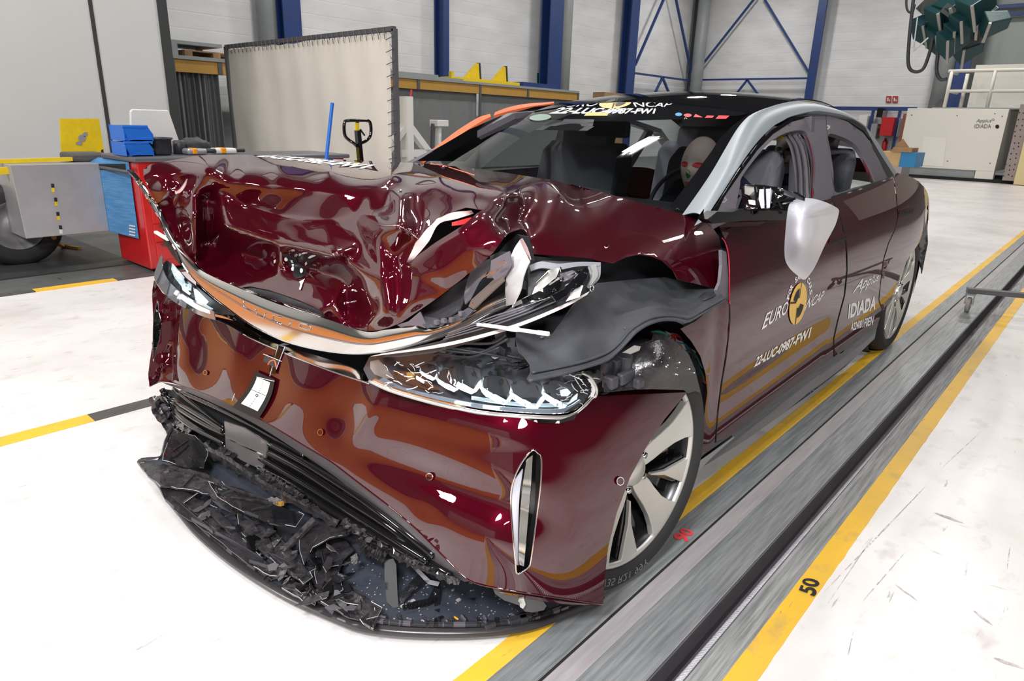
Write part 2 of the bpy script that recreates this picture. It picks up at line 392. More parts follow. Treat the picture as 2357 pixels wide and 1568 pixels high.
# lit lamp housings under the roof: they light the hall and make the bright glints
tubemat = mat('lamp tube', (1, 1, 1), .5, emis=((1, .97, .92), 22))
hous = mat('lamp housing', (.4, .4, .4), .5)
for i, (x, y) in enumerate(LAMPS):
    t = thing('ceiling_lamp', 'twin tube hall lamp hanging under the dark roof, outside the frame', 'lamp', (x, y, 7.75), 'hall lamps under the roof')
    m = MB(); m.box((x-.6, y-.2, 7.8), (x+.6, y+.2, 7.9)); m.build('housing', hous, t)
    for s in (-1, 1):
        m = MB(); m.box((x-.5, y+s*.1-.03, 7.74), (x+.5, y+s*.1+.03, 7.8)); m.build('tube', tubemat, t)
M['bluesteel'] = mat('blue painted steel', (.012, .045, .20), .45, noise=(3, .3, (.015, .035, .13)))
M['greysteel'] = mat('grey painted steel', (.22, .24, .245), .5, noise=(2, .3, (.30, .32, .32)))
def along(u, v, **k): return P(u, v, **k)
# columns on the left wall (their foot points read along the wall)
def col_at(u, v, y): p = P(u, v, y=y); return p[0]
for (ua, ub, v, y, mt, nm, lab, kk) in [
    (603, 652, 50, 15.2, 'greysteel', 'wall_column', 'round grey steel column left of the blue one, above the cloth screen', 'r'),
    (652, 693, 50, 15.1, 'bluesteel', 'wall_column', 'blue steel column beside the grey one, above the cloth screen', 'b'),
    (1020, 1033, 50, 15.4, 'bluesteel', 'wall_post', 'thin blue steel post on the white wall, middle of the picture', 'b'),
    (1266, 1296, 50, 15.1, 'bluesteel', 'wall_column', 'wide blue steel column beside the yellow brackets', 'b'),
    (1298, 1326, 50, 15.2, 'greysteel', 'wall_column', 'round grey steel column right of the wide blue one', 'r'),
    (1452, 1470, 50, 15.3, 'bluesteel', 'wall_post', 'blue steel post holding the left cross bracing', 'b')]:
    xa, xb = col_at(ua, v, y), col_at(ub, v, y); m = MB()
    if kk == 'r': m.cyl(((xa+xb)/2, y+.25, 0), ((xa+xb)/2, y+.25, ZC), (xb-xa)*.42, 20)
    else:
        m.box((xa, y-.02, 0), (xb, y+.02, ZC)); m.box(((xa+xb)/2-.015, y, 0), ((xa+xb)/2+.015, y+.35, ZC)); m.box((xa, y+.33, 0), (xb, y+.37, ZC))
    tag(m.build(nm, M[mt], smooth=(kk == 'r')), lab, 'column')
def wallhook():
    p = P(1247, 42, y=15.5); q = P(1266, 54, y=15.5)
    m = MB(); m.tube([p, (p[0], 15.5, q[2]), q], .03, 8); tag(m.build('wall_hook', M['greysteel']), 'small grey hook sticking out left of the wide blue column', 'hook')
wallhook()
# corner: dark and grey corner columns
xc = P(1588, 100, y=15.5)[0]
m = MB(); m.box((29.3, 15.2, 0), (29.75, 15.6, ZC)); tag(m.build('corner_column', mat('dark corner steel', (.03, .035, .05), .6)), 'dark steel column in the far corner of the hall', 'column')
p = P(1612, 100, x=29.2); m = MB(); m.cyl((29.2, p[1], 0), (29.2, p[1], ZC), .26, 24); tag(m.build('corner_column', M['greysteel'], smooth=True), 'round grey column right of the dark corner column', 'column')
def brace(name, segs, label, w=.09):
    t = thing(name, label, 'bracing', tuple(segs[0][0]))
    for a, b in segs:
        m = MB(); m.bar(a, b, w, w*.8); m.build('strut', M['bluesteel'], t)
L_ = lambda u, v: P(u, v, y=15.35); E_ = lambda u, v: P(u, v, x=29.6)
brace('wall_bracing', [(L_(1457, 168), L_(1590, 186)), (L_(1462, 150), L_(1540, -30)), (L_(1550, -30), L_(1592, 172)), (L_(1508, 213), L_(1525, 178)), (L_(1525, 178), L_(1540, 215))],
      'blue steel cross bracing on the left wall, left of the far corner')
brace('wall_bracing', [(E_(1612, 184), E_(1866, 180)), (E_(1616, 150), E_(1742, -10)), (E_(1755, -10), E_(1865, 172)), (E_(1690, 222), E_(1720, 184)), (E_(1720, 184), E_(1750, 224))],
      'blue steel cross bracing on the end wall, right of the far corner')
a = E_(1897, 0); b = E_(1858, 240); m = MB(); m.box((29.5, a[1]-.16, 0), (29.6, a[1]+.16, ZC)); m.box((29.6, a[1]-.02, 0), (29.95, a[1]+.02, ZC)); tag(m.build('wall_post', M['bluesteel']), 'blue steel post at the right end of the end wall bracing', 'column')
a = E_(1880, 249); m = MB(); m.box((29.6, E_(2110, 249)[1], a[2]-.07), (29.7, a[1]+2, a[2]+.07)); tag(m.build('wall_rail', M['bluesteel']), 'blue horizontal steel rail on the end wall above the red cabinet', 'rail')
for i, uu in enumerate((2010, 2072)):
    a = E_(uu, 250); m = MB(); m.box((29.62, a[1]-.05, 0), (29.7, a[1]+.05, a[2])); tag(m.build('rail_post', M['bluesteel']), ['slim blue post under the blue rail, left of the red cabinet', 'slim blue post under the blue rail, right of the red cabinet'][i], 'post')
# right columns behind the lamp rig
a = P(2168, 200, x=28.9); m = MB(); m.cyl((28.9, a[1], 0), (28.9, a[1], ZC), .3, 24); tag(m.build('wall_column', M['greysteel'], smooth=True), 'round grey column under the green lamp rig', 'column')
a = P(2206, 200, x=28.7); m = MB(); m.box((28.7, a[1]-.22, 0), (28.76, a[1]+.22, ZC)); m.box((28.76, a[1]-.02, 0), (29.1, a[1]+.02, ZC)); tag(m.build('wall_column', M['bluesteel']), 'blue steel column right of the grey one, under the lamp rig', 'column')
for i, (q, z) in enumerate(((2330, 14), (2340, 32))):
    a = P(q, z, x=30.3); m = MB(); m.box((30.2, -12, a[2]-.06), (30.3, P(2285, z, x=30.3)[1], a[2]+.06)); tag(m.build('wall_rail', M['bluesteel']), ['upper blue rail in the top right corner', 'lower blue rail in the top right corner'][i], 'rail')
# ---------------------------------------------------------------- floor markings and rail track
def strip(name, x0, x1, y0, y1, mt, label, z=.003, z0=0):
    m = MB(); m.box((x0, y0, z0), (x1, y1, z)); return tag(m.build(name, M[mt]), label, 'floor marking', kind='structure')
def ragged(name, x0, x1, y0, y1, mt, label, z=.003, z0=0., n=420, amp=.0035):
    rnd = random.Random(int(y0*1000)); vs = []; fs = []
    for k in range(n+1):
        x = x0+(x1-x0)*(k/n)**1.6
        a = y0-(0 if mt != 'yel' else rnd.random()**3*amp); b = y1+(rnd.random()**3*amp)
        vs += [(x, a, z), (x, b, z), (x, a, z0), (x, b, z0)]
    for k in range(n):
        i = 4*k; fs += [(i, i+4, i+5, i+1), (i, i+2, i+6, i+4), (i+1, i+5, i+7, i+3)]
    me = bpy.data.meshes.new(name); me.from_pydata(vs, [], fs); me.update(); return tag(link(name, me, M[mt], None, False), label, 'floor marking', kind='structure')
ragged('trim_1', -2, 26, .853, .909, 'yel', 'yellow painted line between white floor and steel plates, running under the near wheels')
ragged('trim_2', -2, 26, .386, .446, 'yel', 'yellow painted line right of the cable slot')
for i, (y, x0_) in enumerate(((3.01, .205), (5.61, 1.21))):
    k = 0; x = x0_-2.08
    while x < 14:
        strip('trim_%d' % (3+i*40+k), x, x+.535, y, y+.09, 'blk' if k % 2 else 'yel', 'yellow and black dashed line on the white floor, %s' % ('nearer the car' if i == 0 else 'at the edge of the grey zone'), z=.007 if i else .003)
        x += .535 if (i == 0 or k != 4) else .535; k += 1
rt = thing('rail_track', 'flat steel rail track let into the floor right of the car, with cable slot', 'rail track', (0, .7, 0))
def plate(name, y0, y1, mt, z=.0035, z0=-.01, lab=None):
    m = MB(); m.box((-2, y0, z0), (26, y1, z)); o = m.build(name, M[mt], rt, bevel=.0015)
    if lab: o['label'] = lab
plate('steel_plate', .767, .853, 'steel', lab='blue grey steel plate beside the yellow line')
plate('slot_seam', .757, .767, 'slot', .0005)
plate('grey_strip', .700, .757, 'steel2', lab='pale grey bare strip')
plate('steel_plate', TY1, .700, 'steel', lab='wide worn steel plate between strip and cable slot')
plate('slot_edge', .446, TY0, 'conc', lab='rough grey edge right of the cable slot')
for ya in (TY0, TY1-.004): m = MB(); m.box((-2, ya, TR), (26, ya+.004, -.001)); m.build('slot_wall', M['trench'], rt)
m = MB(); m.box((-2, TY0, TR-.01), (26, TY1, TR)); m.build('slot_floor', M['trench'], rt)
# twisted steel cable in the slot: three strands wound round each other
def cable():
    a = P(1552, 1600, z=-.03); b = P(1905, 1176, z=-.045); a = np.array([a[0]-1.2, a[1]+.0, -.03]); b = np.array([b[0]+3, .531, -.07]); a[1] = b[1] = .5285
    mm = MB(); n = 700; L = np.linalg.norm(b-a)
    for s in range(6):
        pts = []
        for k in range(n+1):
            t = k/n; p = a+(b-a)*t; an = t*L/.075*2*math.pi+s*math.pi/3; p[2] = -.012-.05*t**.8
            pts.append((p[0], p[1]+.0075*math.cos(an), p[2]+.0075*math.sin(an)))
        mm.tube(pts, .0054, 6, cap=False)
    tag(mm.build('steel_cable', mat('galvanised wire rope', (.66, .65, .70), .35, .3), smooth=True), 'twisted grey steel cable lying in the floor slot', 'cable')
cable()
# painted numbers on the track
def floortext(txt, quad, mt, name, label, bold=.03, z=.006):
    vf = textmesh(txt, bold); o = decal(name, vf, quad, None, M[mt], None, F=lambda u, v: P(u, v, z=z)); tag(o, label, 'floor marking')
floortext('50', [(1877, 1374), (1889, 1336), (1850, 1329), (1838, 1360)], 'blacklet', 'stencilled_number', 'worn black stencilled number on the yellow line')
floortext('90', [(1580, 1252), (1600, 1225), (1572, 1214), (1546, 1236)], 'redlet', 'stencilled_number', 'faded red stencilled number on the steel plate beside the wheel')

# skid and scuff marks on the white floor at the right
M['skid'] = mat('grey scuff', (.38, .33, .32), .6, noise=(60, .12, (.70, .66, .65), (.2, 1, 1)))
rnd = random.Random(6)
for i, (a, b, w) in enumerate((((1895, 1365), (2130, 1120), 2.2), ((2170, 1075), (2262, 990), 1.2), ((1985, 1385), (2085, 1270), 1.6), ((1905, 1390), (2010, 1235), 1.2), ((2325, 1260), (2318, 1310), 1.5), ((1965, 1450), (1952, 1510), 1.5), ((2275, 1510), (2357, 1540), 7), ((2235, 1400), (2285, 1440), 5), ((2060, 1345), (2115, 1385), 4), ((2150, 1180), (2220, 1205), 8), ((1520, 1480), (1560, 1440), .8))):
    a = P(*a, z=.0012); b = P(*b, z=.0012); d = b-a; L = np.linalg.norm(d); n_ = np.array([-d[1], d[0], 0])/L; vs = []; k = max(6, int(L/.012)); W_ = w*.0012
    for j in range(k+1):
        t = j/k; e = math.sin(math.pi*t)**.4; p = a+d*t; vs += [tuple(p+n_*W_*e*rnd.uniform(.3, 1)), tuple(p-n_*W_*e*rnd.uniform(.3, 1))]
    me = bpy.data.meshes.new('scuff_mark'); me.from_pydata(vs, [], [(2*j, 2*j+1, 2*j+3, 2*j+2) for j in range(k) if rnd.random() < .85]); me.update(); struct(link('scuff_mark', me, M['skid'], None, False), 'grey scuff mark on the white floor right of the yellow line')
# ================================================================ things in the background
M['panel'] = mat('grey partition', (.56, .57, .575), .5, noise=(2, .3, (.53, .54, .545)))
M['seam'] = mat('dark seam', (.03, .032, .034), .6)
M['ylw'] = mat('yellow plate', (.74, .53, .01), .45, noise=(11, .1, (.66, .47, .01)))
M['beam'] = mat('ochre steel beam', (.50, .27, .04), .5, noise=(5, .25, (.38, .22, .06)))
M['wood'] = mat('pallet wood', (.28, .15, .07), .8, noise=(12, .3, (.42, .26, .14)))
M['red'] = mat('red lacquer', (.52, .012, .015), .3, 0, .4)
M['cloth'] = mat('cream canvas', (.84, .79, .72), .85, noise=(2.5, .3, (.76, .70, .63)))
M['curt'] = mat('grey pvc curtain', (.15, .16, .165), .7, noise=(6, .3, (.19, .20, .20)))
M['frame'] = mat('grey tube frame', (.085, .085, .095), .5)
M['alu'] = mat('aluminium sheet', (.50, .50, .53), .33, .5, noise=(7, .3, (.40, .40, .43)))
M['bluebin'] = mat('blue plastic', (.01, .14, .62), .4)
M['whitep'] = mat('white plastic', (.72, .71, .70), .5)
M['blockw'] = mat('cream block paint', (.76, .73, .66), .55)
# --- grey partition with dark seams (left)
PY = 9.0
zp = 4.6
def px(u, v): return P(u, v, y=PY)[0]
xs = P(255, 330, y=PY)[0]; xr = P(416, 300, y=PY)[0]; xr2 = P(386, 20, y=PY)[0]
t = thing('partition_wall', 'tall pale grey partition panels with dark frame behind the barrier cart', 'partition', (0, PY, 0))
for a, b in ((-4.0, xs-.02), (xs+.02, xr-.11)):
    m = MB(); m.box((a, PY, .05), (b, PY+.1, zp)); m.build('panel', M['panel'], t)
m = MB(); m.box((xs-.02, PY-.01, .05), (xs+.02, PY+.1, zp)); m.build('seam', M['seam'], t)
m = MB(); m.box((xr-.11, PY-.02, .05), (xr, PY+.14, zp)); m.box((-4, PY-.01, 0), (xr, PY+.12, .05)); m.box((-4, PY-.01, zp), (xr, PY+.12, zp+.1)); m.build('frame', M['seam'], t)
# yellow plate standing against it
q = [P(142, 372, y=7.6), P(243, 372, y=7.6), P(228, 273, y=7.6), P(138, 273, y=7.6)]
t = thing('yellow_plate', 'scratched yellow metal plate standing upright behind the cart', 'plate', tuple(q[0]))
m = MB(); lo = [np.array([p[0], p[1], p[2]]) for p in q]; lo[0] = lo[0]+(lo[0]-lo[3])*.9; lo[1] = lo[1]+(lo[1]-lo[2])*.9; m.prism([tuple(p) for p in lo], (0, .02, 0)); o = m.build('plate', M['ylw'], t)
tr = bvh(o)
for (u0, v0, w, h) in ((188, 318, 14, 11), (183, 330, 10, 7), (196, 309, 9, 8)):
    n = 7; vs = [(.5+.5*math.cos(k*2*math.pi/n)*random.uniform(.6, 1), .5+.5*math.sin(k*2*math.pi/n)*random.uniform(.6, 1)) for k in range(n)]
    decal('scratched_patch', (vs, [tuple(range(n))]), [(u0-w, v0+h), (u0+w, v0+h), (u0+w, v0-h), (u0-w, v0-h)], tr, M['alu'], t, .003)
decal('hole', disk(.5, .5, .5, .5), [(232, 352), (240, 352), (240, 344), (232, 344)], tr, M['slot'], t, .003)
# --- barrier cart
cy_ = 6.3
c = thing('barrier_cart', 'wheeled crash barrier cart with aluminium side and blue printed front', 'cart', (1.2, cy_, 0))
A = P(22, 380, y=cy_); B = P(60, 550, y=cy_); C_ = P(252, 532, y=cy_); D = P(228, 376, y=cy_)
m = MB(); m.prism([A, B, C_, D], (0, 1.3, 0)); o = m.build('aluminium_block', M['alu'], c, bevel=.004); tr = bvh(o)
for k, (uu, vv) in enumerate(((122, 432), (129, 464), (134, 497), (140, 528))):
    decal('marker', polyvf([(0, 0), (1, 0), (1, 1), (0, 1)]), [(uu-3, vv+10), (uu+4, vv+10), (uu+3, vv-1), (uu-4, vv-1)], tr, M['ylw'] if k < 3 else M['whitep'], c, .003)
    decal('marker', polyvf([(0, 0), (1, 0), (1, 1), (0, 1)]), [(uu-4, vv), (uu+3, vv), (uu+2, vv-9), (uu-5, vv-9)], tr, M['slot'], c, .0045)
E2 = P(296, 372, y=5.85); F2 = P(320, 550, y=5.85)
m = MB(); m.prism([D, C_, F2, E2], (0, 1.0, 0)); M['bluelet2'] = mat('blue printed sheet', (.03, .17, .42), .5, noise=(40, .16, (.10, .28, .52), (.15, .15, 2.6))); o = m.build('blue_face', M['bluelet2'], c); tr = bvh(o)
decal('black_band', polyvf([(0, 0), (1, 0), (1, 1), (0, 1)]), [(229, 392), (290, 390), (289, 377), (228, 378)], tr, M['slot'], c, .003)
for k in range(4): decal('printed_bar', polyvf([(0, 0), (1, 0), (1, 1), (0, 1)]), [(298-k*0, 520+k*7), (312, 523+k*7), (312, 520+k*7), (298, 517+k*7)], tr, M['whitep'], c, .003)
m = MB(); a = P(-10, 372, y=6.5); b = P(165, 366, y=6.5); m.bar(a, b, .05, .03); a = P(-5, 394, y=6.4); b = P(22, 392, y=6.4); m.bar(a, b, .06, .05); m.build('yellow_frame', M['ylw'], c)
m = MB(); a = P(155, 366, y=6.6); m.box((a[0], 6.5, a[2]-.02), (a[0]+.28, 6.8, a[2]+.05)); m.build('clamp', M['blk'], c, bevel=.02)
wc = P(28, 488, y=6.75); r = .33
w = MB(); w.lathe([(.20, -.10), (.27, -.11), (r-.02, -.10), (r, -.06), (r, .06), (r-.02, .10), (.20, .1)], (wc[0], 6.75, r), 'y', 40); wh = w.build('tyre', M['rubber'], c, smooth=True)
w = MB(); w.lathe([(.0, -.02), (.06, -.04), (.08, -.02), (.16, -.04), (.19, -.09), (.2, -.09), (.2, .05)], (wc[0], 6.75, r), 'y', 32); w.build('wheel_rim', mat('dull rim', (.25, .25, .26), .4, .5), wh, smooth=True)
# chassis that carries it, and the second wheel
m = MB(); m.box((-1.4, 6.98, .36), (1.9, 7.06, .48)); m.box((-1.4, 7.9, .32), (1.9, 8.0, .5)); m.box((-.1, 7.0, .34), (.05, 8.0, .44)); m.build('chassis_beam', M['ylw'], c)
w = MB(); w.lathe([(.20, -.10), (.27, -.11), (r-.02, -.10), (r, -.06), (r, .06), (r-.02, .10), (.20, .1), (0, .08), (0, -.08), (.2, -.08)], (wc[0], 7.7, r), 'y', 40); w.build('tyre', M['rubber'], c, smooth=True)
m = MB(); m.box((-2.6, 6.15, .004), (2.15, 8.4, .014)); tag(m.build('rubber_mat', M['mat']), 'black rubber mat on the floor under the barrier cart', 'mat')
# orange strap end under the cart
m = MB(); pts = [P(u, v, z=max(.02, zz)) for u, v, zz in ((124, 546, .22), (130, 558, .1), (145, 567, .03), (165, 571, .02), (184, 573, .02))]; m.tube(pts, .022, 6); tag(m.build('strap_end', M['beam']), 'orange strap end hanging to the floor under the barrier cart', 'strap')
# --- red tool cabinet with its load
yf = 5.62
cab = thing('tool_cabinet', 'red tool cabinet on the grey floor behind the car\'s far corner', 'cabinet', (2.2, 5.9, 0))
a = P(355, 634, z=.02); b = P(325, 598, z=.02); tl = P(292, 356, z=.9); 
ax_, ay_ = 2.10, 5.72; m = MB(); m.box((ax_, ay_, .03), (ax_+1.9, ay_+.62, .87)); bod = m.build('body', M['red'], cab, bevel=.01)
m = MB(); m.box((ax_-.03, ay_-.03, .87), (ax_+1.95, ay_+.66, .91)); m.build('worktop', mat('grey worktop', (.10, .10, .115), .4), cab, bevel=.012)
for k in range(5):
    m = MB(); z0 = .10+k*.15; m.box((ax_+.06, ay_-.012, z0), (ax_+1.84, ay_, z0+.138)); d = m.build('drawer', M['red'], cab, bevel=.003)
    m = MB(); m.box((ax_+.1, ay_-.03, z0+.115), (ax_+1.8, ay_-.012, z0+.13)); m.build('handle', mat('dark handle', (.05, .05, .05), .4), d)
m = MB(); m.tube([(ax_-.01, ay_+.05, .80), (ax_-.07, ay_+.05, .80), (ax_-.07, ay_+.57, .80), (ax_-.01, ay_+.57, .80)], .014, 8); m.build('push_handle', M['frame'], cab, smooth=True)
for (x, y) in ((ax_+.1, ay_+.1), (ax_+1.8, ay_+.1), (ax_+.1, ay_+.5), (ax_+1.8, ay_+.5)):
    m = MB(); m.lathe([(0, -.02), (.03, -.02), (.034, 0), (.03, .02), (0, .02)], (x, y, .034), 'y', 18); m.build('castor', M['rubber'], cab)
ZT = .912
def onTop(u, v): return P(u, v, z=ZT)
def binthing(u0, u1, v0, v1, z0, z1, yy, label):
    a = P(u0, v1, y=yy); b = P(u1, v1, y=yy); w = b[0]-a[0]; x = a[0]; m = MB(); d = .28
    o = [(x, yy, z0), (x+w, yy, z0), (x+w*1.06, yy, z1*.45+z0*.55), (x+w*.86, yy, z1), (x-.03, yy, z1)]
    th = .008
    for yq in (yy, yy+d): m.prism([(p[0], yq, p[2]) for p in o], (0, th, 0))
    m.box((x, yy, z0), (x+w, yy+d, z0+.01)); m.box((x-.03, yy, z0), (x-.02, yy+d, z1)); m.box((x+w, yy, z0), (x+w+.01, yy+d, z0*.55+z1*.45))
    m.box((x-.035, yy-.01, z1-.012), (x+w*.86, yy+.012, z1+.006))
    tag(m.build('storage_bin', M['bluebin'], bevel=.003), label, 'bin', 'blue storage bins on the cabinet')
binthing(299, 352, 330, 352, ZT, ZT+.105, 5.80, 'blue plastic storage bin on the red cabinet, lower of the two')
binthing(297, 352, 305, 330, ZT+.115, ZT+.225, 5.80, 'blue plastic storage bin stacked on top of the other blue bin')
def lid(u, v, w, h, yy):
    a = P(u, v, y=yy); m = MB(); m.prism([(a[0], yy, ZT), (a[0]+w, yy, ZT), (a[0]+w*.82, yy, ZT+h), (a[0]+w*.8, yy, ZT+h+.02), (a[0]+w*.12, yy, ZT+h+.02), (a[0]+w*.08, yy, ZT+h)], (0, .03, 0))
    tag(m.build('plastic_cover', M['whitep'], bevel=.008), 'white plastic cover standing behind the blue bins', 'cover')
lid(303, 352, .42, .33, 6.15)
a = P(378, 350, y=5.85); m = MB(); m.lathe([(0, 0), (.085, 0), (.095, .02), (.1, .12), (.112, .122), (.112, .137), (.1, .137), (.09, .03), (0, .02)], (a[0], a[1]+.1, ZT), 'z', 32); tag(m.build('black_pot', M['plastic'], smooth=True), 'round black plastic pot on the red cabinet', 'pot')
a = P(420, 348, y=6.0); m = MB(); m.lathe([(0, 0), (.05, 0), (.05, .1), (.04, .11), (0, .11)], (a[0], a[1]+.05, ZT), 'z', 24); tag(m.build('black_canister', M['plastic'], smooth=True), 'small black canister right of the pot', 'canister')
def bag():
    a = P(440, 322, y=6.1); mm = MB(); mm.ball((a[0]+.02, 6.12, ZT+.065), (.15, .08, .065), 18, 10); o = mm.build('black_bag', M['liner'], smooth=True)
    for v in o.data.vertices: v.co += Vector((random.uniform(-1, 1), random.uniform(-1, 1), random.uniform(-1, 1)))*.014
    tag(o, 'crumpled black bag lying on the cabinet', 'bag')
bag()
def tool(u, v, w, label, mt, yo=0):
    a = P(u, v, y=5.86+yo); a[1] = 5.86; m = MB(); m.box((a[0], a[1]+yo, ZT), (a[0]+w, a[1]+yo+.12, ZT+.05)); o = m.build('power_tool', M[mt], bevel=.02, seg=3)
    m = MB(); m.box((a[0]+w*.25, a[1]+yo-.004, ZT+.004), (a[0]+w*.5, a[1]+yo+.1, ZT+.054)); oo = m.build('orange_panel', M['beam2'], o, bevel=.01); m = MB(); m.tube([(a[0]+w, a[1]+yo+.06, ZT+.03), (a[0]+w+.09, a[1]+yo+.05, ZT+.03)], .018, 8); m.build('nose', M['plastic'], o)
    tag(o, label, 'tool')
M['beam2'] = mat('orange plastic', (.85, .32, .01), .5)
tool(432, 352, .17, 'grey power tool with orange panel on the cabinet, left of the two', 'alu')
tool(496, 351, .2, 'pale grey power tool with orange panel near the cabinet\'s right end', 'whitep', .05)
# --- cloth screen
SX = 5.25
def sp(u, v): return P(u, v, x=SX)
tr_, tl_ = sp(908, 66), sp(520, 108); br_ = sp(917, 365)
yR = tr_[1]; yL = tl_[1]; zT = (tr_[2]+tl_[2])/2
sc = thing('cloth_screen', 'large cream canvas screen laced into a grey tube frame', 'screen', (SX, (yR+yL)/2, 0))
for nm, (p, q) in {'frame_post': ((SX, yR, 0), (SX, yR, tr_[2])), 'frame_post.': ((SX, yL, 0), (SX, yL, tl_[2])), 'frame_rail': ((SX, yR, tr_[2]), (SX, yL, tl_[2])), 'frame_rail.': ((SX, yR, .3), (SX, yL, .3))}.items():
    m = MB(); m.bar(p, q, .05, .05); m.build(nm.rstrip('.'), M['frame'], sc)
for y in (yR, yL):
    m = MB(); m.bar((SX-.45, y, .03), (SX+.45, y, .03), .06, .06); m.build('foot', M['frame'], sc)
G = np.zeros((40, 60, 3))
for i in range(40):
    for j in range(60):
        s = j/59; tt = i/39; y = yR+.1+(yL-yR-.15)*s; zt = (tr_[2]+(tl_[2]-tr_[2])*s)-.035-.015*abs(math.sin(s*21*math.pi/2)); z = .36+(zt-.36)*(1-tt)
        G[i, j] = (SX+.006*math.sin(s*46+tt*3)+.016*math.sin(s*9+tt*7)*tt, y, z)
sheet('canvas', G, M['cloth'], sc, .002)
m = MB()
for k in range(34):
    s = (k+.5)/34; y = yR+.08+(yL-yR-.12)*s; z = tr_[2]+(tl_[2]-tr_[2])*s; m.tube([(SX-.03, y, z-.1), (SX-.035, y+.02, z+.02), (SX+.035, y+.05, z+.02), (SX+.02, y+.06, z-.1)], .005, 5)
for k in range(14):
    z = .4+k*.13; m.tube([(SX-.03, yR+.12, z), (SX-.04, yR-.02, z+.03), (SX+.03, yR+.12, z+.09)], .005, 5)
m.build('lacing', mat('lacing rope', (.16, .13, .12), .8), sc)
# --- storage bay with ochre beam and curtain
BY = 13.2
def bp(u, v): return P(u, v, y=BY)
zb = bp(1100, 205)[2]
x_a, x_b = bp(400, 158)[0], bp(1331, 226)[0]
bay = thing('storage_bay', 'long storage bay with ochre edge beam and grey curtains along the left wall', 'storage bay', ((x_a+x_b)/2, BY, 0))
m = MB(); m.box((x_a, BY, zb-.11), (x_b, BY+.12, zb+.11)); m.build('edge_beam', M['beam'], bay)
m = MB(); m.box((x_a, BY-.03, zb+.11), (x_b, BY+1.9, zb+.17)); m.build('roof_deck', M['greysteel'], bay)
for u in (405, 512, 963, 1105, 1215, 1331):
    x = bp(u, 215)[0]; m = MB(); m.box((x-.035, BY-.02, 0), (x+.035, BY+.02, zb+.11)) if u in (1105, 405, 1331) else m.box((x-.04, BY-.02, zb-.12), (x+.04, BY+.02, zb+.12)); m.build('beam_joint', M['frame'], bay)
def curtain(xa, xb, y, z0, z1, amp, fr, par, m_='curt'):
    n = 160; G = np.array([[(xa+(xb-xa)*j/n, y+amp*math.sin(j/n*fr)+amp*.4*math.sin(j/n*fr*2.3+1), z0+(z1-z0)*i/3) for j in range(n+1)] for i in range(4)])
    return sheet('curtain', G, M[m_], par, .004)
xm = bp(1105, 300)[0]
curtain(bp(915, 300)[0]-1, xm-.05, BY+.1, .05, zb-.1, .002, 40, bay); curtain(xm+.05, x_b-.1, BY+.1, .05, zb-.1, .002, 40, bay)
curtain(bp(405, 300)[0], bp(520, 300)[0], BY+.1, .05, zb-.1, .05, 50, bay)
# things on the bay roof
def pallet(x, y, z, label):
    t = thing('wooden_pallet', label, 'pallet', (x, y, z))
    m = MB(); [m.box((x, y+k*.2, z+.10), (x+1.2, y+k*.2+.14, z+.122)) for k in range(5)]; m.build('deck_board', M['wood'], t)
    m = MB(); [m.box((x+k*.53, y, z+.02), (x+k*.53+.14, y+.94, z+.10)) for k in range(3)]; m.build('block', M['wood'], t)
    m = MB(); [m.box((x, y+k*.4, z), (x+1.2, y+k*.4+.12, z+.02)) for k in range(3)]; m.build('bottom_board', M['wood'], t)
zr = zb+.17
pallet(bp(440, 150)[0], BY+.2, zr, 'wooden pallet on the storage bay roof, left of the cloth screen')
m = MB(); x = bp(405, 140)[0]; m.box((x, BY+.1, zr+.2), (bp(520, 140)[0], BY+1.1, zr+.26)); m.box((x, BY+.1, zr), (x+.1, BY+.2, zr+.2)); m.box((bp(520, 140)[0]-.1, BY+.9, zr), (bp(520, 140)[0], BY+1., zr+.2)); tag(m.build('steel_shelf', M['greysteel']), 'low grey steel shelf over the pallet at the upper left', 'shelf')
for i, (ua, ub, hh, lab) in enumerate(((920, 1040, .12, 'stack of long grey beams lying on the bay roof beside the screen'), (930, 1075, .05, 'single long grey beam lying in front of the stacked beams on the bay roof'))):
    m = MB(); y = BY+.5-.35*i
    for k in range(3 if i == 0 else 1): m.box((bp(ua, 190)[0]-.4, y+k*.12, zr), (bp(ub, 190)[0], y+k*.12+.1, zr+hh))
    tag(m.build('steel_beam', M['greysteel']), lab, 'beam')
def ybracket(u, label):
    x = bp(u, 190)[0]; y = BY+.25; t = thing('yellow_bracket', label, 'bracket', (x, y, zr), 'yellow steel brackets on the bay roof')
    x2 = bp(1212, 190)[0]; m = MB(); m.box((x-.05, y, zr), (x2, y+.4, zr+.10)); m.build('base_bar', M['ylw'], t); m = MB(); m.box((x-.05, y, zr+.1), (x+.03, y+.1, zr+.22)); m.build('end_stop', M['ylw'], t)
    for ug in (1122, 1184):
        xg = bp(ug, 190)[0]; m = MB(); m.prism([(xg-.42, y+.2, zr+.10), (xg+.17, y+.2, zr+.10), (xg+.12, y+.2, zr+.5), (xg+.04, y+.2, zr+.5)], (0, .06, 0)); m.build('gusset', M['ylw'], t)
        m = MB(); m.prism([(xg+.18, y+.19, zr+.1), (xg+.23, y+.19, zr+.1), (xg+.18, y+.19, zr+.52), (xg+.13, y+.19, zr+.52)], (0, .1, 0)); m.build('edge_plate', M['seam'], t)
ybracket(1058, 'yellow steel cradle with two raised gussets on the bay roof')
m = MB(); m.box((bp(1216, 200)[0], BY+.2, zr), (bp(1300, 200)[0], BY+.6, zr+.13)); tag(m.build('blue_box_beam', M['bluesteel']), 'dark blue box beam lying on the right end of the bay roof', 'beam')
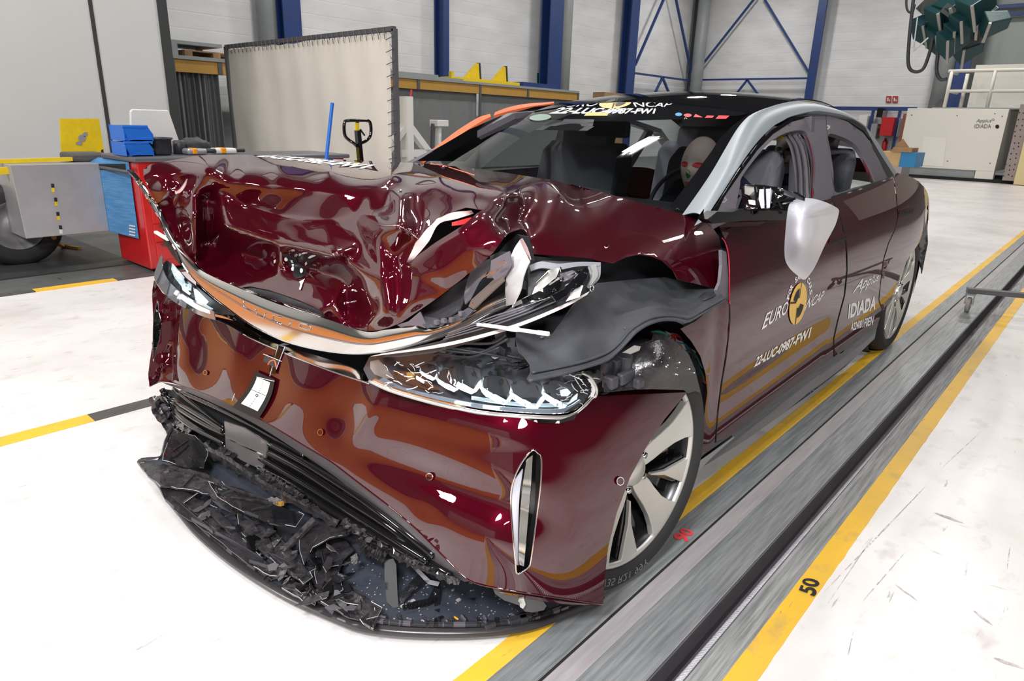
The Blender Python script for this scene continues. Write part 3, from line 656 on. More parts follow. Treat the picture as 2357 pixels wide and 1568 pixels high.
def sign(name, quad, surf, bg, label, glyph, gm='whitep'):
    o = decal(name+'_x', polyvf([(0, 0), (1, 0), (1, 1), (0, 1)]), quad, None, bg, None, F=surf); o.name = name; s = o.modifiers.new('t', 'SOLIDIFY'); s.thickness = .02; tag(o, label, 'sign')
    cam2 = lambda u, v: (lambda p: p+(CAM-p)/np.linalg.norm(CAM-p)*.03)(surf(u, v))
    for g in glyph: decal('pictogram', g, quad, None, M[gm], o, F=cam2)
gsign = mat('green sign', (.01, .12, .06), .5)
sign('exit_sign', [(1237, 192), (1252, 194), (1252, 170), (1237, 168)], lambda u, v: P(u, v, y=15.77), gsign, 'small green emergency exit sign beside the wide blue column', [polyvf([(.3, .15), (.42, .15), (.42, .8), (.3, .8)]), polyvf([(.3, .8), (.7, .8), (.7, .68), (.3, .68)]), polyvf([(.6, .2), (.7, .2), (.7, .7), (.6, .7)])])
rs = mat('fire sign red', (.42, .05, .03), .6)
for i, u0 in enumerate((2039, 2054)):
    sign('fire_sign', [(u0, 237), (u0+12, 237), (u0+13, 221), (u0+1, 221)], lambda u, v: P(u, v, x=29.96), rs, ['small red fire safety sign on the end wall, left of the pair', 'small red fire safety sign on the end wall, right of the pair'][i], [polyvf([(.25, .2), (.5, .3), (.45, .8), (.2, .7)]), polyvf([(.6, .2), (.8, .25), (.75, .5), (.62, .5)])])
m = MB(); a = P(1375, 221, y=14.9); m.box((a[0], 14.6, 0), (a[0]+1.4, 15.1, P(1375, 212, y=14.9)[2])); tag(m.build('cardboard_box', M['wood']), 'brown box just showing above the car roof before the white wall', 'box')
# --- white stand, machine on stand, pallet truck, broom
sx, sy = 5.9, 7.1
st = thing('support_stand', 'white steel stand with two slanting legs right of the screen', 'stand', (sx, sy, 0))
def bs(u, v): return P(u, v, y=sy)
m = MB(); a = bs(935, 222); b = bs(938, 352); m.bar((a[0], sy, a[2]), (b[0], sy, 0.1), .15, .10); m.build('post', M['whitep'], st)
for s, (ua, va, ub, vb) in enumerate(((940, 290, 985, 350), (937, 284, 900, 335))):
    a = bs(ua, va); b = bs(ub, vb); d = (b-a); m = MB(); m.bar(a, a+d*1.9, .10, .08); m.build('brace', M['whitep'], st)
m = MB(); a = bs(920, 352); b = bs(1010, 362); m.box((a[0]-.3, sy-.2, 0), (b[0]+.5, sy+.2, .1)); m.box((a[0], sy-.05, a[2]-.05), (b[0], sy+.05, a[2]+.04)); m.build('base', M['whitep'], st)
a = bs(938, 222); m = MB(); m.tube([(a[0], sy-.06, a[2]), (a[0]+.01, sy-.07, a[2]+.08)], .012, 6); m.build('red_tie', M['redlet'], st)
q = P(1000, 285, y=8.5); t = thing('measuring_device', 'small grey device on a pole behind the windscreen\'s left edge', 'device', (q[0], 8.5, 0))
m = MB(); m.box((q[0]-.02, 8.4, q[2]-.04), (q[0]+.22, 8.6, q[2]+.06)); m.build('head', M['whitep'], t, bevel=.01)
m = MB(); m.bar((q[0]-.03, 8.5, q[2]), (q[0]-.09, 8.5, 0.02), .05); m.build('pole', M['frame'], t); m = MB(); m.box((q[0]-.3, 8.3, 0), (q[0]+.1, 8.7, .03)); m.build('base', M['frame'], t)
m = MB(); m.bar((q[0]+.08, 8.5, q[2]-.05), (q[0]+.04, 8.5, .03), .1, .06); m.build('column', M['whitep'], t)
# pallet truck
jx, jy = 2.92, 4.0; top = P(823, 278, y=jy); jx = top[0]; zt = top[2]
pj = thing('pallet_truck', 'hand pallet truck, its black looped handle seen before the screen', 'pallet truck', (jx, jy, 0))
def jp(u, v): p = P(u, v, y=jy); return (p[0], jy, p[2])
loop = [jp(*q) for q in ((806, 325), (795, 314), (792, 298), (793, 282), (798, 278), (822, 277.5), (846, 278), (852, 283), (854, 298), (852, 314), (842, 325), (828, 331))]
loop = [tuple(p) for p in cr(loop, 50)]
m = MB(); m.tube(loop+[jp(823, 338)], .011, 10); m.tube([loop[0], jp(812, 328), jp(822, 338)], .011, 10); m.build('handle_loop', M['black'], pj, smooth=True)
m = MB(); a = jp(823, 300); m.bar(a, (a[0]+.06, jy, .28), .035, .03); m.bar(jp(822, 277), a, .016); m.build('drawbar', M['black'], pj)
m = MB(); m.bar(jp(822, 283), jp(822, 301), .022, .02); m.build('yellow_grip', M['ylw'], pj); m = MB(); m.bar(jp(829, 298), jp(839, 312), .01); m.build('release_lever', M['black'], pj)
m = MB(); m.box((a[0]-.1, jy-.1, .05), (a[0]+.18, jy+.12, .35)); m.build('pump', M['ylw'], pj, bevel=.02)
for s in (0, .38): 
    m = MB(); m.box((a[0]+.15, jy-.27+s, .06), (a[0]+1.3, jy-.11+s, .11)); m.build('fork', M['ylw'], pj, bevel=.01)
m = MB(); m.box((a[0]+.12, jy-.27, .06), (a[0]+.2, jy+.27, .3)); m.build('carriage', M['ylw'], pj)
for xx in (0.02, 1.15):
    m = MB(); m.lathe([(0, -.03), (.06, -.03), (.065, 0), (.06, .03), (0, .03)], (a[0]+xx, jy+.02, .065), 'y', 20); m.build('wheel', M['rubber'], pj)
b = P(765, 237, y=4.4); c2 = P(752, 358, y=4.4); d = (c2-b); k = (b[2]-.12)/(b[2]-c2[2])
t = thing('broom', 'broom with a blue handle standing before the screen', 'broom', tuple(b+d*k))
m = MB(); m.cyl(b, b+d*k, .013, 12); m.build('handle', M['bluebin'], t); e = b+d*k; m = MB(); m.box((e[0]-.22, e[1]-.03, .06), (e[0]+.22, e[1]+.03, .13)); m.build('head', M['bluebin'], t); m = MB(); m.box((e[0]-.22, e[1]-.04, 0), (e[0]+.22, e[1]+.04, .06)); m.build('bristles', M['plastic'], t)
# --- right side: end block, platform, railing
BX = 24.0
def bk(u, v): return P(u, v, x=BX)
zt = bk(2200, 250)[2]; y0_ = bk(2311, 253)[1]; y1_ = bk(2090, 247)[1]
bl = thing('barrier_block', 'large cream painted block with dark lettering on wheels in the end of the hall', 'barrier block', (BX, (y0_+y1_)/2, 0))
zg = bk(2200, 390)[2]
m = MB(); m.box((BX, y0_-.12, zg), (BX+3, y1_, zt)); o = m.build('face_panel', M['blockw'], bl, bevel=.01); tr = bvh(o)
m = MB(); m.box((BX+.03, y0_+.35, .08), (BX+2.9, y1_-.0, zg)); m.build('grey_plinth', M['greysteel'], bl); m = MB(); m.box((BX-.02, y0_-.9, .0), (BX+2.9, y1_+.05, .09)); m.build('base_gap', M['slot'], bl)
m = MB(); m.box((BX, y0_-.12, .09), (BX+.3, y0_+.33, zg)); m.build('corner_leg', M['blockw'], bl)
M['greylet'] = mat('dark grey lettering', (.10, .11, .10), .6)
decal('lettering', textmesh('Applus', .0, .2), [(2246, 284), (2282, 284), (2283, 274), (2248, 274)], tr, M['greylet'], bl, .01)
decal('lettering', disk(.5, .5, .5, .5, inner=.7), [(2283, 278), (2289, 278), (2289, 273), (2283, 273)], tr, M['greylet'], bl, .01)
decal('lettering', textmesh('IDIADA', -.0), [(2243, 295), (2281, 295), (2282, 286), (2244, 286)], tr, M['greylet'], bl, .01)
decal('hole', disk(.5, .5, .5, .5), [(2291, 296), (2300, 296), (2300, 287), (2291, 287)], tr, M['slot'], bl, .012)
M['blockw2'] = mat('paler hatch paint', (.80, .78, .73), .55)
decal('hatch', polyvf([(0, 0), (1, 0), (1, 1), (0, 1)]), [(2118, 380), (2171, 384), (2179, 317), (2125, 314)], tr, M['blockw2'], bl, .008)
for (u, v) in ((2099, 265), (2203, 266), (2307, 268), (2181, 371), (2279, 376), (2290, 262)): decal('bolt', disk(.5, .5, .5, .5, 10), [(u-1.4, v+1.4), (u+1.4, v+1.4), (u+1.4, v-1.4), (u-1.4, v-1.4)], tr, M['greylet'], bl, .01)
M['perf'] = mat('brown pierced board', (.27, .215, .20), .7, noise=(5, .28, (.34, .29, .28)))
p0, p1 = bk(2278, 418), bk(2340, 424); yA, yB = bk(2312, 300)[1]-.12, bk(2362, 300)[1]
pb = thing('pierced_board', 'brown board with rows of dark holes, right of the cream block', 'board', (BX-.3, yA, 0))
m = MB(); yl = P(2285, 400, x=BX-.3)[1]; yr_ = P(2338, 400, x=BX-.3)[1]; zt2 = P(2330, 240, x=BX-.3)[2]; m.box((BX-.3, yr_-.35, .1), (BX-.1, yl-.25, zt2)); o = m.build('board', M['perf'], pb); tr = bvh(o)
rnd = random.Random(3)
for k in range(60):
    v = 262+(k//5)*13+rnd.uniform(-3, 3); u = 2322-(v-250)*.17+(k % 5)*11+rnd.uniform(-2, 2)-8
    if hit(tr, u, v): decal('hole', disk(.5, .5, .5, .5, 8), [(u-1.6, v+1.6), (u+1.6, v+1.6), (u+1.6, v-1.6), (u-1.6, v-1.6)], tr, M['slot'], pb, .008)
m = MB(); m.box((BX-.5, yr_-1.5, .02), (BX-.3, yr_-.02, P(2350, 240, x=BX-.5)[2]-.6)); tag(m.build('yellow_post_block', mat('pale yellow paint', (.72, .60, .32), .6)), 'pale yellow block at the right edge of the picture', 'block')
# platform wall + railing above the block
RX = 26.3
def rp(u, v): return P(u, v, x=RX)
pw = P(2240, 150, x=28.0); m = MB(); m.box((28.0, -6, zt-.3), (28.15, P(2236, 200, x=28.0)[1], pw[2])); tag(m.build('cream_board', M['blockw']), 'cream board wall standing behind the white railing', 'panel')
rl = thing('platform_railing', 'white tube railing on top of the cream block', 'railing', (RX, 4, zt))
m = MB(); m.box((24.2, -1, zt), (28, y1_-.6, zt+.04)); m.build('platform_floor', M['greysteel'], rl)
ye = -1.
for v in (164, 210):
    a = rp(2186, v); m = MB(); m.cyl((RX, a[1], a[2]), (RX, ye, a[2]), .05, 10); m.build('rail', M['blockw'], rl, smooth=True)
    m = MB(); m.cyl((RX, a[1], a[2]), (RX+1.2, a[1], a[2]), .05, 10); m.build('rail', M['blockw'], rl, smooth=True)
ztr = rp(2186, 164)[2]
for (u, dx) in ((2186, 0), (2206, 1.2), (2285, 0)):
    a = P(u, 190, x=RX+dx*0); m = MB(); m.cyl((RX+dx, a[1], zt+.04), (RX+dx, a[1], ztr), .055, 10); m.build('post', M['blockw'], rl, smooth=True)
# things on the end wall low down
def wallbox(name, u0, v0, u1, v1, x, mt, label, cat, d=.25):
    a = P(u0, v1, x=x); b = P(u1, v0, x=x); m = MB(); m.box((x, b[1], a[2]), (X1, a[1], b[2])); return tag(m.build(name, mt, bevel=.01), label, cat)
wallbox('hose_cabinet', 2023, 270, 2060, 312, 29.3, M['red'], 'bright red fire hose cabinet on the end wall', 'cabinet')
wallbox('switch_box', 2000, 285, 2020, 318, 29.4, M['greysteel'], 'grey switch box left of the red hose cabinet', 'box')
wallbox('speaker_box', 2016, 248, 2034, 270, 29.3, M['black'], 'black box mounted on the blue rail', 'box')
wallbox('notice_board', 1972, 266, 1998, 300, 29.5, M['whitep'], 'white notice board above the car\'s rear window', 'board', .05)
wallbox('pipe_duct', 2062, 272, 2072, 315, 29.4, M['greysteel'], 'grey duct right of the red hose cabinet', 'duct')
def exting():
    a = P(2036, 335, x=29.88); m = MB(); m.lathe([(0, 0), (.09, 0), (.1, .04), (.1, .42), (.06, .5), (.02, .52), (0, .52)], (29.88, a[1], a[2]-.3), 'z', 18); t = m.build('fire_extinguisher', M['red'], smooth=True); tag(t, 'red fire extinguisher on the end wall below the hose cabinet', 'extinguisher')
    m = MB(); m.box((29.84, a[1]-.03, a[2]+.22), (29.92, a[1]+.05, a[2]+.27)); m.build('valve', M['black'], t)
exting()
p = P(2072, 330, x=27.5); m = MB(); m.bar((27.5, p[1], 0), P(2085, 262, x=27.5), .12, .1); tag(m.build('red_brown_post', mat('oxide red', (.25, .07, .05), .6)), 'rust red slanting post left of the cream block', 'post')
wx = 21.5; a = P(2068, 384, x=wx); b = P(2111, 352, x=wx)
m = MB(); m.box((wx, b[1], a[2]), (wx+1, a[1], b[2])); o = tag(m.build('blue_crate', mat('blue crate', (.02, .2, .45), .5), bevel=.01), 'blue crate on a grey base left of the cream block', 'crate')
m = MB(); m.box((wx-.02, P(2100, 345, x=wx)[1], b[2]), (wx+.7, P(2055, 345, x=wx)[1], b[2]+.12)); m.prism([(wx+.3, P(2040, 350, x=wx)[1], b[2]-.02), (wx+.3, P(2085, 350, x=wx)[1], b[2]+.1), (wx+.3, P(2068, 335, x=wx)[1], b[2]+.35)], (.1, 0, 0)); tag(m.build('timber_support', M['wood']), 'brown timber lying on top of the blue crate', 'timber')
c_ = P(2048, 384, x=wx+.02); m = MB(); m.box((wx+.02, a[1]+.005, a[2]), (wx+1, c_[1]+.4, b[2])); tag(m.build('plywood_box', mat('pale plywood', (.55, .36, .17), .7)), 'pale plywood box left of the blue crate', 'box')
m = MB(); m.box((wx, b[1]+.3, 0), (wx+1, c_[1]+.3, a[2])); tag(m.build('grey_base', M['steel2']), 'pale grey base box under the blue crate', 'box')
# --- lamp rig hanging at the upper right
LX = 15.
def lp(u, v, dx=0): return P(u, v, x=LX+dx)
teal = mat('dark green lamp body', (.008, .05, .055), .45); dk = mat('dark rig steel', (.07, .075, .075), .6)
rig = thing('lamp_rig', 'hanging rig of dark green floodlights in the upper right corner', 'lamp rig', tuple(lp(2190, 40)))
for (ua, va, ub, vb, w, dx) in ((2140, 40, 2235, 60, .22, 0), (2175, 18, 2230, 58, .2, -.3), (2120, 30, 2180, -30, .25, .3), (2195, 70, 2260, 88, .18, .1), (2150, -20, 2290, 40, .16, .5), (2230, 10, 2300, -30, .3, .2)):
    m = MB(); m.bar(lp(ua, va, dx), lp(ub, vb, dx), w, w*.8); m.build('rig_bar', dk, rig)
for i, (u, v, s, an) in enumerate(((2138, 58, 1, 0), (2170, 80, 1, .1), (2196, 92, .95, .2), (2232, 112, .85, .3), (2262, 40, .9, .2), (2250, 12, 1.05, 0), (2292, 52, .8, .5), (2200, 18, 1.1, -.1), (2172, 30, 1, 0), (2210, 72, .9, .2), (2225, 48, .9, .1))):
    cc = Vector(lp(u, v, random.uniform(-.5, .4))); lm = MB(); R_ = Matrix.Rotation(.5+an, 3, 'X')@Matrix.Rotation(-.5, 3, 'Z')@Matrix.Rotation(.55, 3, 'Y'); a_ = .23*s
    q = [cc+R_@Vector(p) for p in ((-a_, -a_*.8, -a_), (a_, -a_*.8, -a_), (a_, a_*.8, -a_), (-a_, a_*.8, -a_), (-a_*.6, -a_*.5, a_), (a_*.6, -a_*.5, a_), (a_*.6, a_*.5, a_), (-a_*.6, a_*.5, a_))]
    lm.hexa(q); b = lm.build('floodlight', teal, rig, bevel=.02)
    lm = MB(); lm.bar(cc+R_@Vector((-a_*1.2, -a_, -a_*1.02)), cc+R_@Vector((a_*1.0, -a_, -a_*1.02)), .04, .035); lm.build('lamp_edge', mat('pale lamp rim', (.32, .31, .28), .4) if i == 0 else bpy.data.materials['pale lamp rim'], b)
for i, pts in enumerate((((2105, -20), (2100, 20), (2092, 100), (2091, 150), (2105, 165), (2125, 158), (2140, 120), (2148, 85)), ((2165, 90), (2158, 130), (2156, 165), (2165, 183), (2180, 182)), ((2088, -20), (2086, 8), (2090, 25), (2100, 28), (2106, 10)))):
    m = MB(); m.tube([tuple(p) for p in cr([lp(*q, -.1) for q in pts], 40)], .03 if i < 2 else .02, 8); m.build('cable', M['plastic'], rig, smooth=True)
m = MB(); m.bar(lp(2102, 118), lp(2112, 40), .02); m.bar(lp(2102, 118), lp(2140, 84), .025); m.build('stay_rod', M['alu'], rig)
m = MB(); a = lp(2190, -10); m.bar(a, (a[0], a[1], ZC), .12); m.build('hanger', dk, rig)
# --- trolley arm with castor entering at the right
tb = thing('trolley', 'low grey trolley frame on a small castor at the right edge', 'trolley', (5.9, .6, 0))
zz = .17; a = P(2226, 668, z=zz); b = P(2380, 682, z=zz)
m = MB(); m.bar(a, b, .06, .035); m.build('frame_bar', M['frame'], tb, bevel=.004)
b2 = b+(b-a)*1.0; m = MB(); m.bar(b, b2, .06, .035); m.bar(b2, b2+np.array([1., .2, 0]), .06, .035); m.build('frame_bar', M['frame'], tb)
cc = P(2230, 698, z=.065); cx, cyy = cc[0], cc[1]
m = MB(); m.box((cx-.04, cyy-.03, .13), (cx+.05, cyy+.03, .152)); m.box((cx-.03, cyy-.028, .06), (cx-.0, cyy-.022, .14)); m.box((cx-.03, cyy+.022, .06), (cx-.0, cyy+.028, .14)); m.build('castor_fork', M['alu'], tb)
m = MB(); m.lathe([(.022, -.014), (.05, -.014), (.056, -.008), (.056, .008), (.05, .014), (.022, .014)], (cx-.015, cyy, .057), 'y', 28); m.build('castor_tyre', mat('beige tyre', (.33, .30, .27), .6), tb, smooth=True)
m = MB(); m.lathe([(0, -.018), (.012, -.018), (.023, -.012), (.023, .012), (0, .018)], (cx-.015, cyy, .057), 'y', 20); m.build('castor_hub', M['alu'], tb)
e = b2+np.array([1., .2, 0]); m = MB(); m.lathe([(0, -.014), (.05, -.014), (.056, 0), (.05, .014), (0, .014)], (e[0], e[1], .057), 'y', 20); m.cyl((e[0], e[1], .1), (e[0], e[1], .16), .01); m.build('castor_tyre', M['rubber'], tb)
m = MB(); m.lathe([(0, -.014), (.05, -.014), (.056, 0), (.05, .014), (0, .014)], (b2[0], b2[1], .057), 'y', 20); m.cyl((b2[0], b2[1], .1), (b2[0], b2[1], .16), .01); m.build('castor_tyre', M['rubber'], tb)
# --- behind the photographer, mirrored in the paint: unseen orange brown floor, added and shaped for its reflections, and grey crash wall
M['orng'] = mat('orange brown floor paint', (.62, .21, .035), .4, noise=(2.5, .3, (.5, .15, .025)))
m = MB(); m.prism([(x, y, 0) for x, y in ((-6, .95), (.06, .95), (.06, 2.), (.24, 3.1), (.6, 4.6), (.6, 5.55), (-6, 5.55))], (0, 0, .004)); struct(m.build('floor_orange_added', M['orng']), 'unseen orange brown floor zone behind the camera, added for its reflection in the car paint')
m = MB(); m.box((-7.5, -2.5, 0), (-6, 5.5, 2.6)); struct(m.build('wall_crash', M['greywall']), 'grey concrete crash wall behind the photographer')
# ================================================================ the crashed car
from mathutils.geometry import delaunay_2d_cdt
car = thing('crashed_car', 'wine red saloon car with crushed front and torn bumper standing on the steel track', 'car', (3., 1.77, 0))
YC = 1.77
def ab(v): return np.abs(v)
def F_body(p):
    x, y, z = p[..., 0], p[..., 1], p[..., 2]; dy = y-YC
    Wd = .965-.42*np.clip(z-.62, 0, 9)**1.7-.25*np.clip(.40-z, 0, 9)**2
    f = (ab(3-x)/2.03)**6+(ab(dy)/(Wd+.012*np.clip((3-x)/1.2, 0, 1)))**6; r = (ab(x-3)/2.56)**5+(ab(dy)/Wd)**5
    return np.where(x < 3, f, r)-1
def F_shell(p):
    x, y, z = p[..., 0], p[..., 1], p[..., 2]; dy = y-YC
    return (ab(dy)/.955)**2.8+(np.clip(z-.55, 0, 9)/.525)**2.8-1
_rx = [1.6, 2.0, 2.2, 2.4, 2.6, 2.8, 3.1, 3.4, 3.8, 4.3, 4.8, 5.2]; _rz = [.93, 1.062, 1.142, 1.213, 1.278, 1.336, 1.398, 1.424, 1.410, 1.32, 1.165, 1.02]
_rc = np.polyfit(_rx, _rz, 6)
def zroof(x, y): x = np.clip(x, 1.6, 5.2); return np.polyval(_rc, x)-np.interp(x, [2, 3, 5], [.23, .11, .13])*(y-YC)**2
def F_gh(p): return p[..., 2]-zroof(p[..., 0], p[..., 1])
def F_sg(p): return .862+(p[..., 2]-.95)*.72-p[..., 1]
def PFv(uv, F, t0=.4, t1=8., n=260):
    uv = np.array(uv, float); D = ((uv[:, :1]-1178.5)/FPX)*ROT[0]-((uv[:, 1:]-784)/FPX)*ROT[1]+ROT[2]
    ts = np.linspace(t0, t1, n); A = F(CAM+D[:, None, :]*ts[None, :, None]); s = (A[:, :-1] > 0) & (A[:, 1:] <= 0)
    k = np.where(s.any(1), s.argmax(1), np.abs(A[:, :-1]).argmin(1)); lo, hi = ts[k].copy(), ts[k+1].copy()
    for _ in range(26):
        m = (lo+hi)/2; v = F(CAM+D*m[:, None]) > 0; lo = np.where(v, m, lo); hi = np.where(v, hi, m)
    return CAM+D*hi[:, None]
def depth_rbf(samples, kind='mq', c=14., smooth=0.):
    """samples (u, v, key, value) -> function uv[] -> points, interpolating inverse depth"""
    U = []; Wv = []
    for s in samples:
        if callable(s[2]): p = PFv([(s[0], s[1])], s[2])[0]
        elif isinstance(s[2], str): p = P(s[0], s[1], **{s[2]: s[3]})
        else: p = P(s[0], s[1], x=s[2])
        U.append((s[0], s[1])); Wv.append(1/np.dot(ROT[2], p-CAM))
    U = np.array(U, float); Wv = np.array(Wv)
    def phi(d): return np.sqrt(d*d+c*c) if kind == 'mq' else np.where(d > 0, d*d*np.log(d+1e-9), 0)*1e-2
    n = len(U); K = phi(np.linalg.norm(U[:, None]-U[None], axis=2))+np.eye(n)*smooth; Q = np.c_[np.ones(n), U/1000]
    sol = np.linalg.solve(np.block([[K, Q], [Q.T, np.zeros((3, 3))]]), np.r_[Wv, 0, 0, 0])
    def f(uv):
        uv = np.array(uv, float); w = phi(np.linalg.norm(uv[:, None]-U[None], axis=2))@sol[:n]+np.c_[np.ones(len(uv)), uv/1000]@sol[n:]
        D = ((uv[:, :1]-1178.5)/FPX)*ROT[0]-((uv[:, 1:]-784)/FPX)*ROT[1]+ROT[2]; return CAM+D/w[:, None]
    return f
def dens(poly, step, closed=True):
    out = []; n = len(poly)
    for i in range(n if closed else n-1):
        a = np.array(poly[i][:2], float); b = np.array(poly[(i+1) % n][:2], float); k = max(1, int(np.linalg.norm(b-a)/step))
        for j in range(k): out.append(tuple(a+(b-a)*j/k))
    if not closed: out.append(tuple(map(float, poly[-1][:2])))
    return out
def smoothpoly(poly, n=None):
    """rounded closed outline through the points"""
    p = np.array([q[:2] for q in poly], float); m = len(p); k = 6; out = []
    for i in range(m):
        p0, p1, p2, p3 = p[i-1], p[i], p[(i+1) % m], p[(i+2) % m]
        for j in range(k):
            f = j/k; out.append(tuple(.5*((2*p1)+(-p0+p2)*f+(2*p0-5*p1+4*p2-p3)*f*f+(-p0+3*p1-3*p2+p3)*f**3)))
    return out
def tri(name, outline, fn, m, parent=None, step=7, holes=(), thick=.0, jit=0, off=-1):
    """panel bounded by outline (picture coordinates); fn places every vertex on the real surface"""
    B = dens(outline, step); pts = list(B); ed = [(i, (i+1) % len(B)) for i in range(len(B))]; HB = []
    for h in holes:
        hb = dens(h, step); k = len(pts); pts += hb; ed += [(k+i, k+(i+1) % len(hb)) for i in range(len(hb))]; HB.append(hb)
    U = np.array(B); x0, y0 = U.min(0); x1, y1 = U.max(0); allb = np.array(pts)
    y = y0+step*.5
    while y < y1:
        x = x0+step*.5
        while x < x1:
            q = (x+random.uniform(-jit, jit), y+random.uniform(-jit, jit))
            if inpoly(*q, B) and not any(inpoly(*q, h) for h in HB) and np.min(np.abs(allb-np.array(q)).max(1)) > step*.5: pts.append(q)
            x += step
        y += step
    r = delaunay_2d_cdt([Vector(p) for p in pts], ed, [], 0, 1e-4); vc = [tuple(v) for v in r[0]]; fs = []
    for f in r[2]:
        c = np.mean([vc[i] for i in f], axis=0)
        if inpoly(c[0], c[1], B) and not any(inpoly(c[0], c[1], h) for h in HB): fs.append(tuple(f))
    X = fn(vc); me = bpy.data.meshes.new(name); me.from_pydata([tuple(p) for p in X], [], fs); me.update()
    bm = bmesh.new(); bm.from_mesh(me); bmesh.ops.delete(bm, geom=[v for v in bm.verts if not v.link_faces], context='VERTS'); bmesh.ops.recalc_face_normals(bm, faces=bm.faces)
    bm.faces.ensure_lookup_table(); f0 = max(bm.faces, key=lambda f: f.calc_area())
    s = sum((1 if f.normal.dot(Vector(CAM)-f.calc_center_median()) > 0 else -1)*f.calc_area() for f in bm.faces)
    if s < 0: bmesh.ops.reverse_faces(bm, faces=bm.faces)
    bm.to_mesh(me); bm.free()
    # exact surface normals, so that the gloss runs clean across the panel; then an inner skin and rim for its real thickness
    me.update(); V = np.array([v.co[:] for v in me.vertices]); MN = np.array([v.normal[:] for v in me.vertices]); tris = [tuple(p.vertices) for p in me.polygons]
    q = (V-CAM)@ROT.T; UV = np.c_[1178.5+FPX*q[:, 0]/q[:, 2], 784-FPX*q[:, 1]/q[:, 2]]; e = 2.
    try: N_ = np.cross(fn(UV+[e, 0])-fn(UV-[e, 0]), fn(UV+[0, e])-fn(UV-[0, e])); N_ /= np.linalg.norm(N_, axis=1)[:, None]+1e-12
    except Exception: N_ = MN.copy()
    sg_ = np.sign((N_*(CAM-V)).sum(1)); N_ = N_*sg_[:, None]; bad = ((N_*MN).sum(1) < .8) | ~np.isfinite(N_).all(1); N_[bad] = MN[bad]
    th = thick or 0
    if th:
        nv = len(V); ec = {}
        for t_ in tris:
            for a, b in zip(t_, t_[1:]+t_[:1]): ec.setdefault((min(a, b), max(a, b)), []).append((a, b))
        rim = [(b, a, a+nv, b+nv) for k_, l_ in ec.items() if len(l_) == 1 for a, b in l_]
        F2 = tris+[tuple(i+nv for i in t_[::-1]) for t_ in tris]+rim; V2 = np.r_[V, V-MN*th]
        me2 = bpy.data.meshes.new(name); me2.from_pydata([tuple(p) for p in V2], [], F2); me2.update(); bpy.data.meshes.remove(me); me = me2
        LN = [tuple(N_[i]) for t_ in tris for i in t_]+[tuple(-N_[i]) for t_ in tris for i in t_[::-1]]+[tuple(me.polygons[2*len(tris)+k_].normal) for k_ in range(len(rim)) for _ in range(4)]
    else: LN = [tuple(N_[i]) for t_ in tris for i in t_]
    o = link(name, me, m, parent, True); me.normals_split_custom_set(LN)
    return o
def onF(F, dent=None):
    def f(uv):
        p = PFv(uv, F)
        if dent is not None:
            d = dent(np.array(uv, float)); r = p-CAM; p = p+r/np.linalg.norm(r, axis=1)[:, None]*d[:, None]
        return p
    return f
def gauss(lst):
    """(u, v, sigma u, sigma v, angle, depth) dents"""
    def f(uv):
        s = np.zeros(len(uv))
        for (u, v, su, sv, an, d) in lst:
            a = math.radians(an); du, dv = uv[:, 0]-u, uv[:, 1]-v; X = du*math.cos(a)+dv*math.sin(a); Y = -du*math.sin(a)+dv*math.cos(a)
            s += d*np.exp(-(X/su)**2-(Y/sv)**2)
        return s
    return f
# ---------------------------------------------------------------- hood with fender tops (one crumpled skin)
hood_out = [(330, 390), (345, 379), (395, 369), (445, 360), (480, 356), (560, 356), (640, 358), (760, 366), (900, 373), (965, 375), (1080, 386), (1180, 400), (1260, 413), (1330, 428), (1410, 449),
            (1480, 468), (1540, 485), (1590, 500), (1625, 513), (1643, 528), (1655, 545), (1661, 575), (1660, 620), (1652, 667), (1620, 658), (1588, 650), (1560, 643), (1549, 622), (1525, 600), (1500, 590), (1471, 586), (1440, 592), (1411, 606), (1385, 601),
            (1359, 595), (1300, 590), (1214, 584), (1208, 558), (1213, 544), (1212, 534), (1201, 527), (1169, 536), (1162, 545),
            (1150, 562), (1135, 582), (1112, 603), (1087, 623), (1055, 649), (1023, 674), (990, 698), (959, 719), (925, 742), (896, 754), (870, 761), (842, 762), (797, 751), (770, 741), (753, 733), (700, 718), (640, 698), (590, 678), (549, 661), (505, 645), (472, 626),
            (443, 601), (425, 580), (408, 560), (386, 521), (375, 497), (364, 473), (350, 448), (340, 430), (331, 408)]
hs = [(330, 390, 'y', 2.66), (345, 379, 'y', 2.64), (395, 369, 'y', 2.62), (445, 360, 'y', 2.6), (480, 356, 'y', 2.6), (560, 356, 'y', 2.6), (640, 358, 'y', 2.6), (760, 366, 'y', 2.6), (900, 373, 'y', 2.52), (965, 375, 'y', 2.46), (1020, 380, 'y', 2.25), (1110, 390, 'y', 1.95),
      (1180, 400, 'y', 1.77), (1330, 428, 'y', 1.5), (530, 378, 1.2), (640, 383, 1.24), (760, 392, 1.28), (900, 402, 1.34), (1010, 405, 'z', 1.085), (1110, 412, 'z', 1.075), (1210, 428, 'z', 1.062),
      (620, 405, 1.15), (690, 415, 1.165), (760, 420, 1.18), (850, 425, 1.22), (900, 425, 1.25), (960, 432, 1.27), (1040, 440, 1.22), (1100, 440, 1.24), (1160, 450, 1.27), (560, 400, 1.12), (500, 385, 1.10), (475, 374, 1.10)]
edge = [(331, 408, .975), (340, 430, .98), (364, 473, 1.0), (386, 521, 1.0), (408, 560, 1.0), (443, 601, 1.0), (472, 626, 1.0), (549, 661, 1.0), (640, 698, 1.0), (753, 733, 1.0), (797, 751, .99), (842, 762, .98), (896, 754, .97), (959, 719, .98), (1023, 674, .985), (1087, 623, .99), (1135, 582, 1.0), (1162, 545, 1.01)]
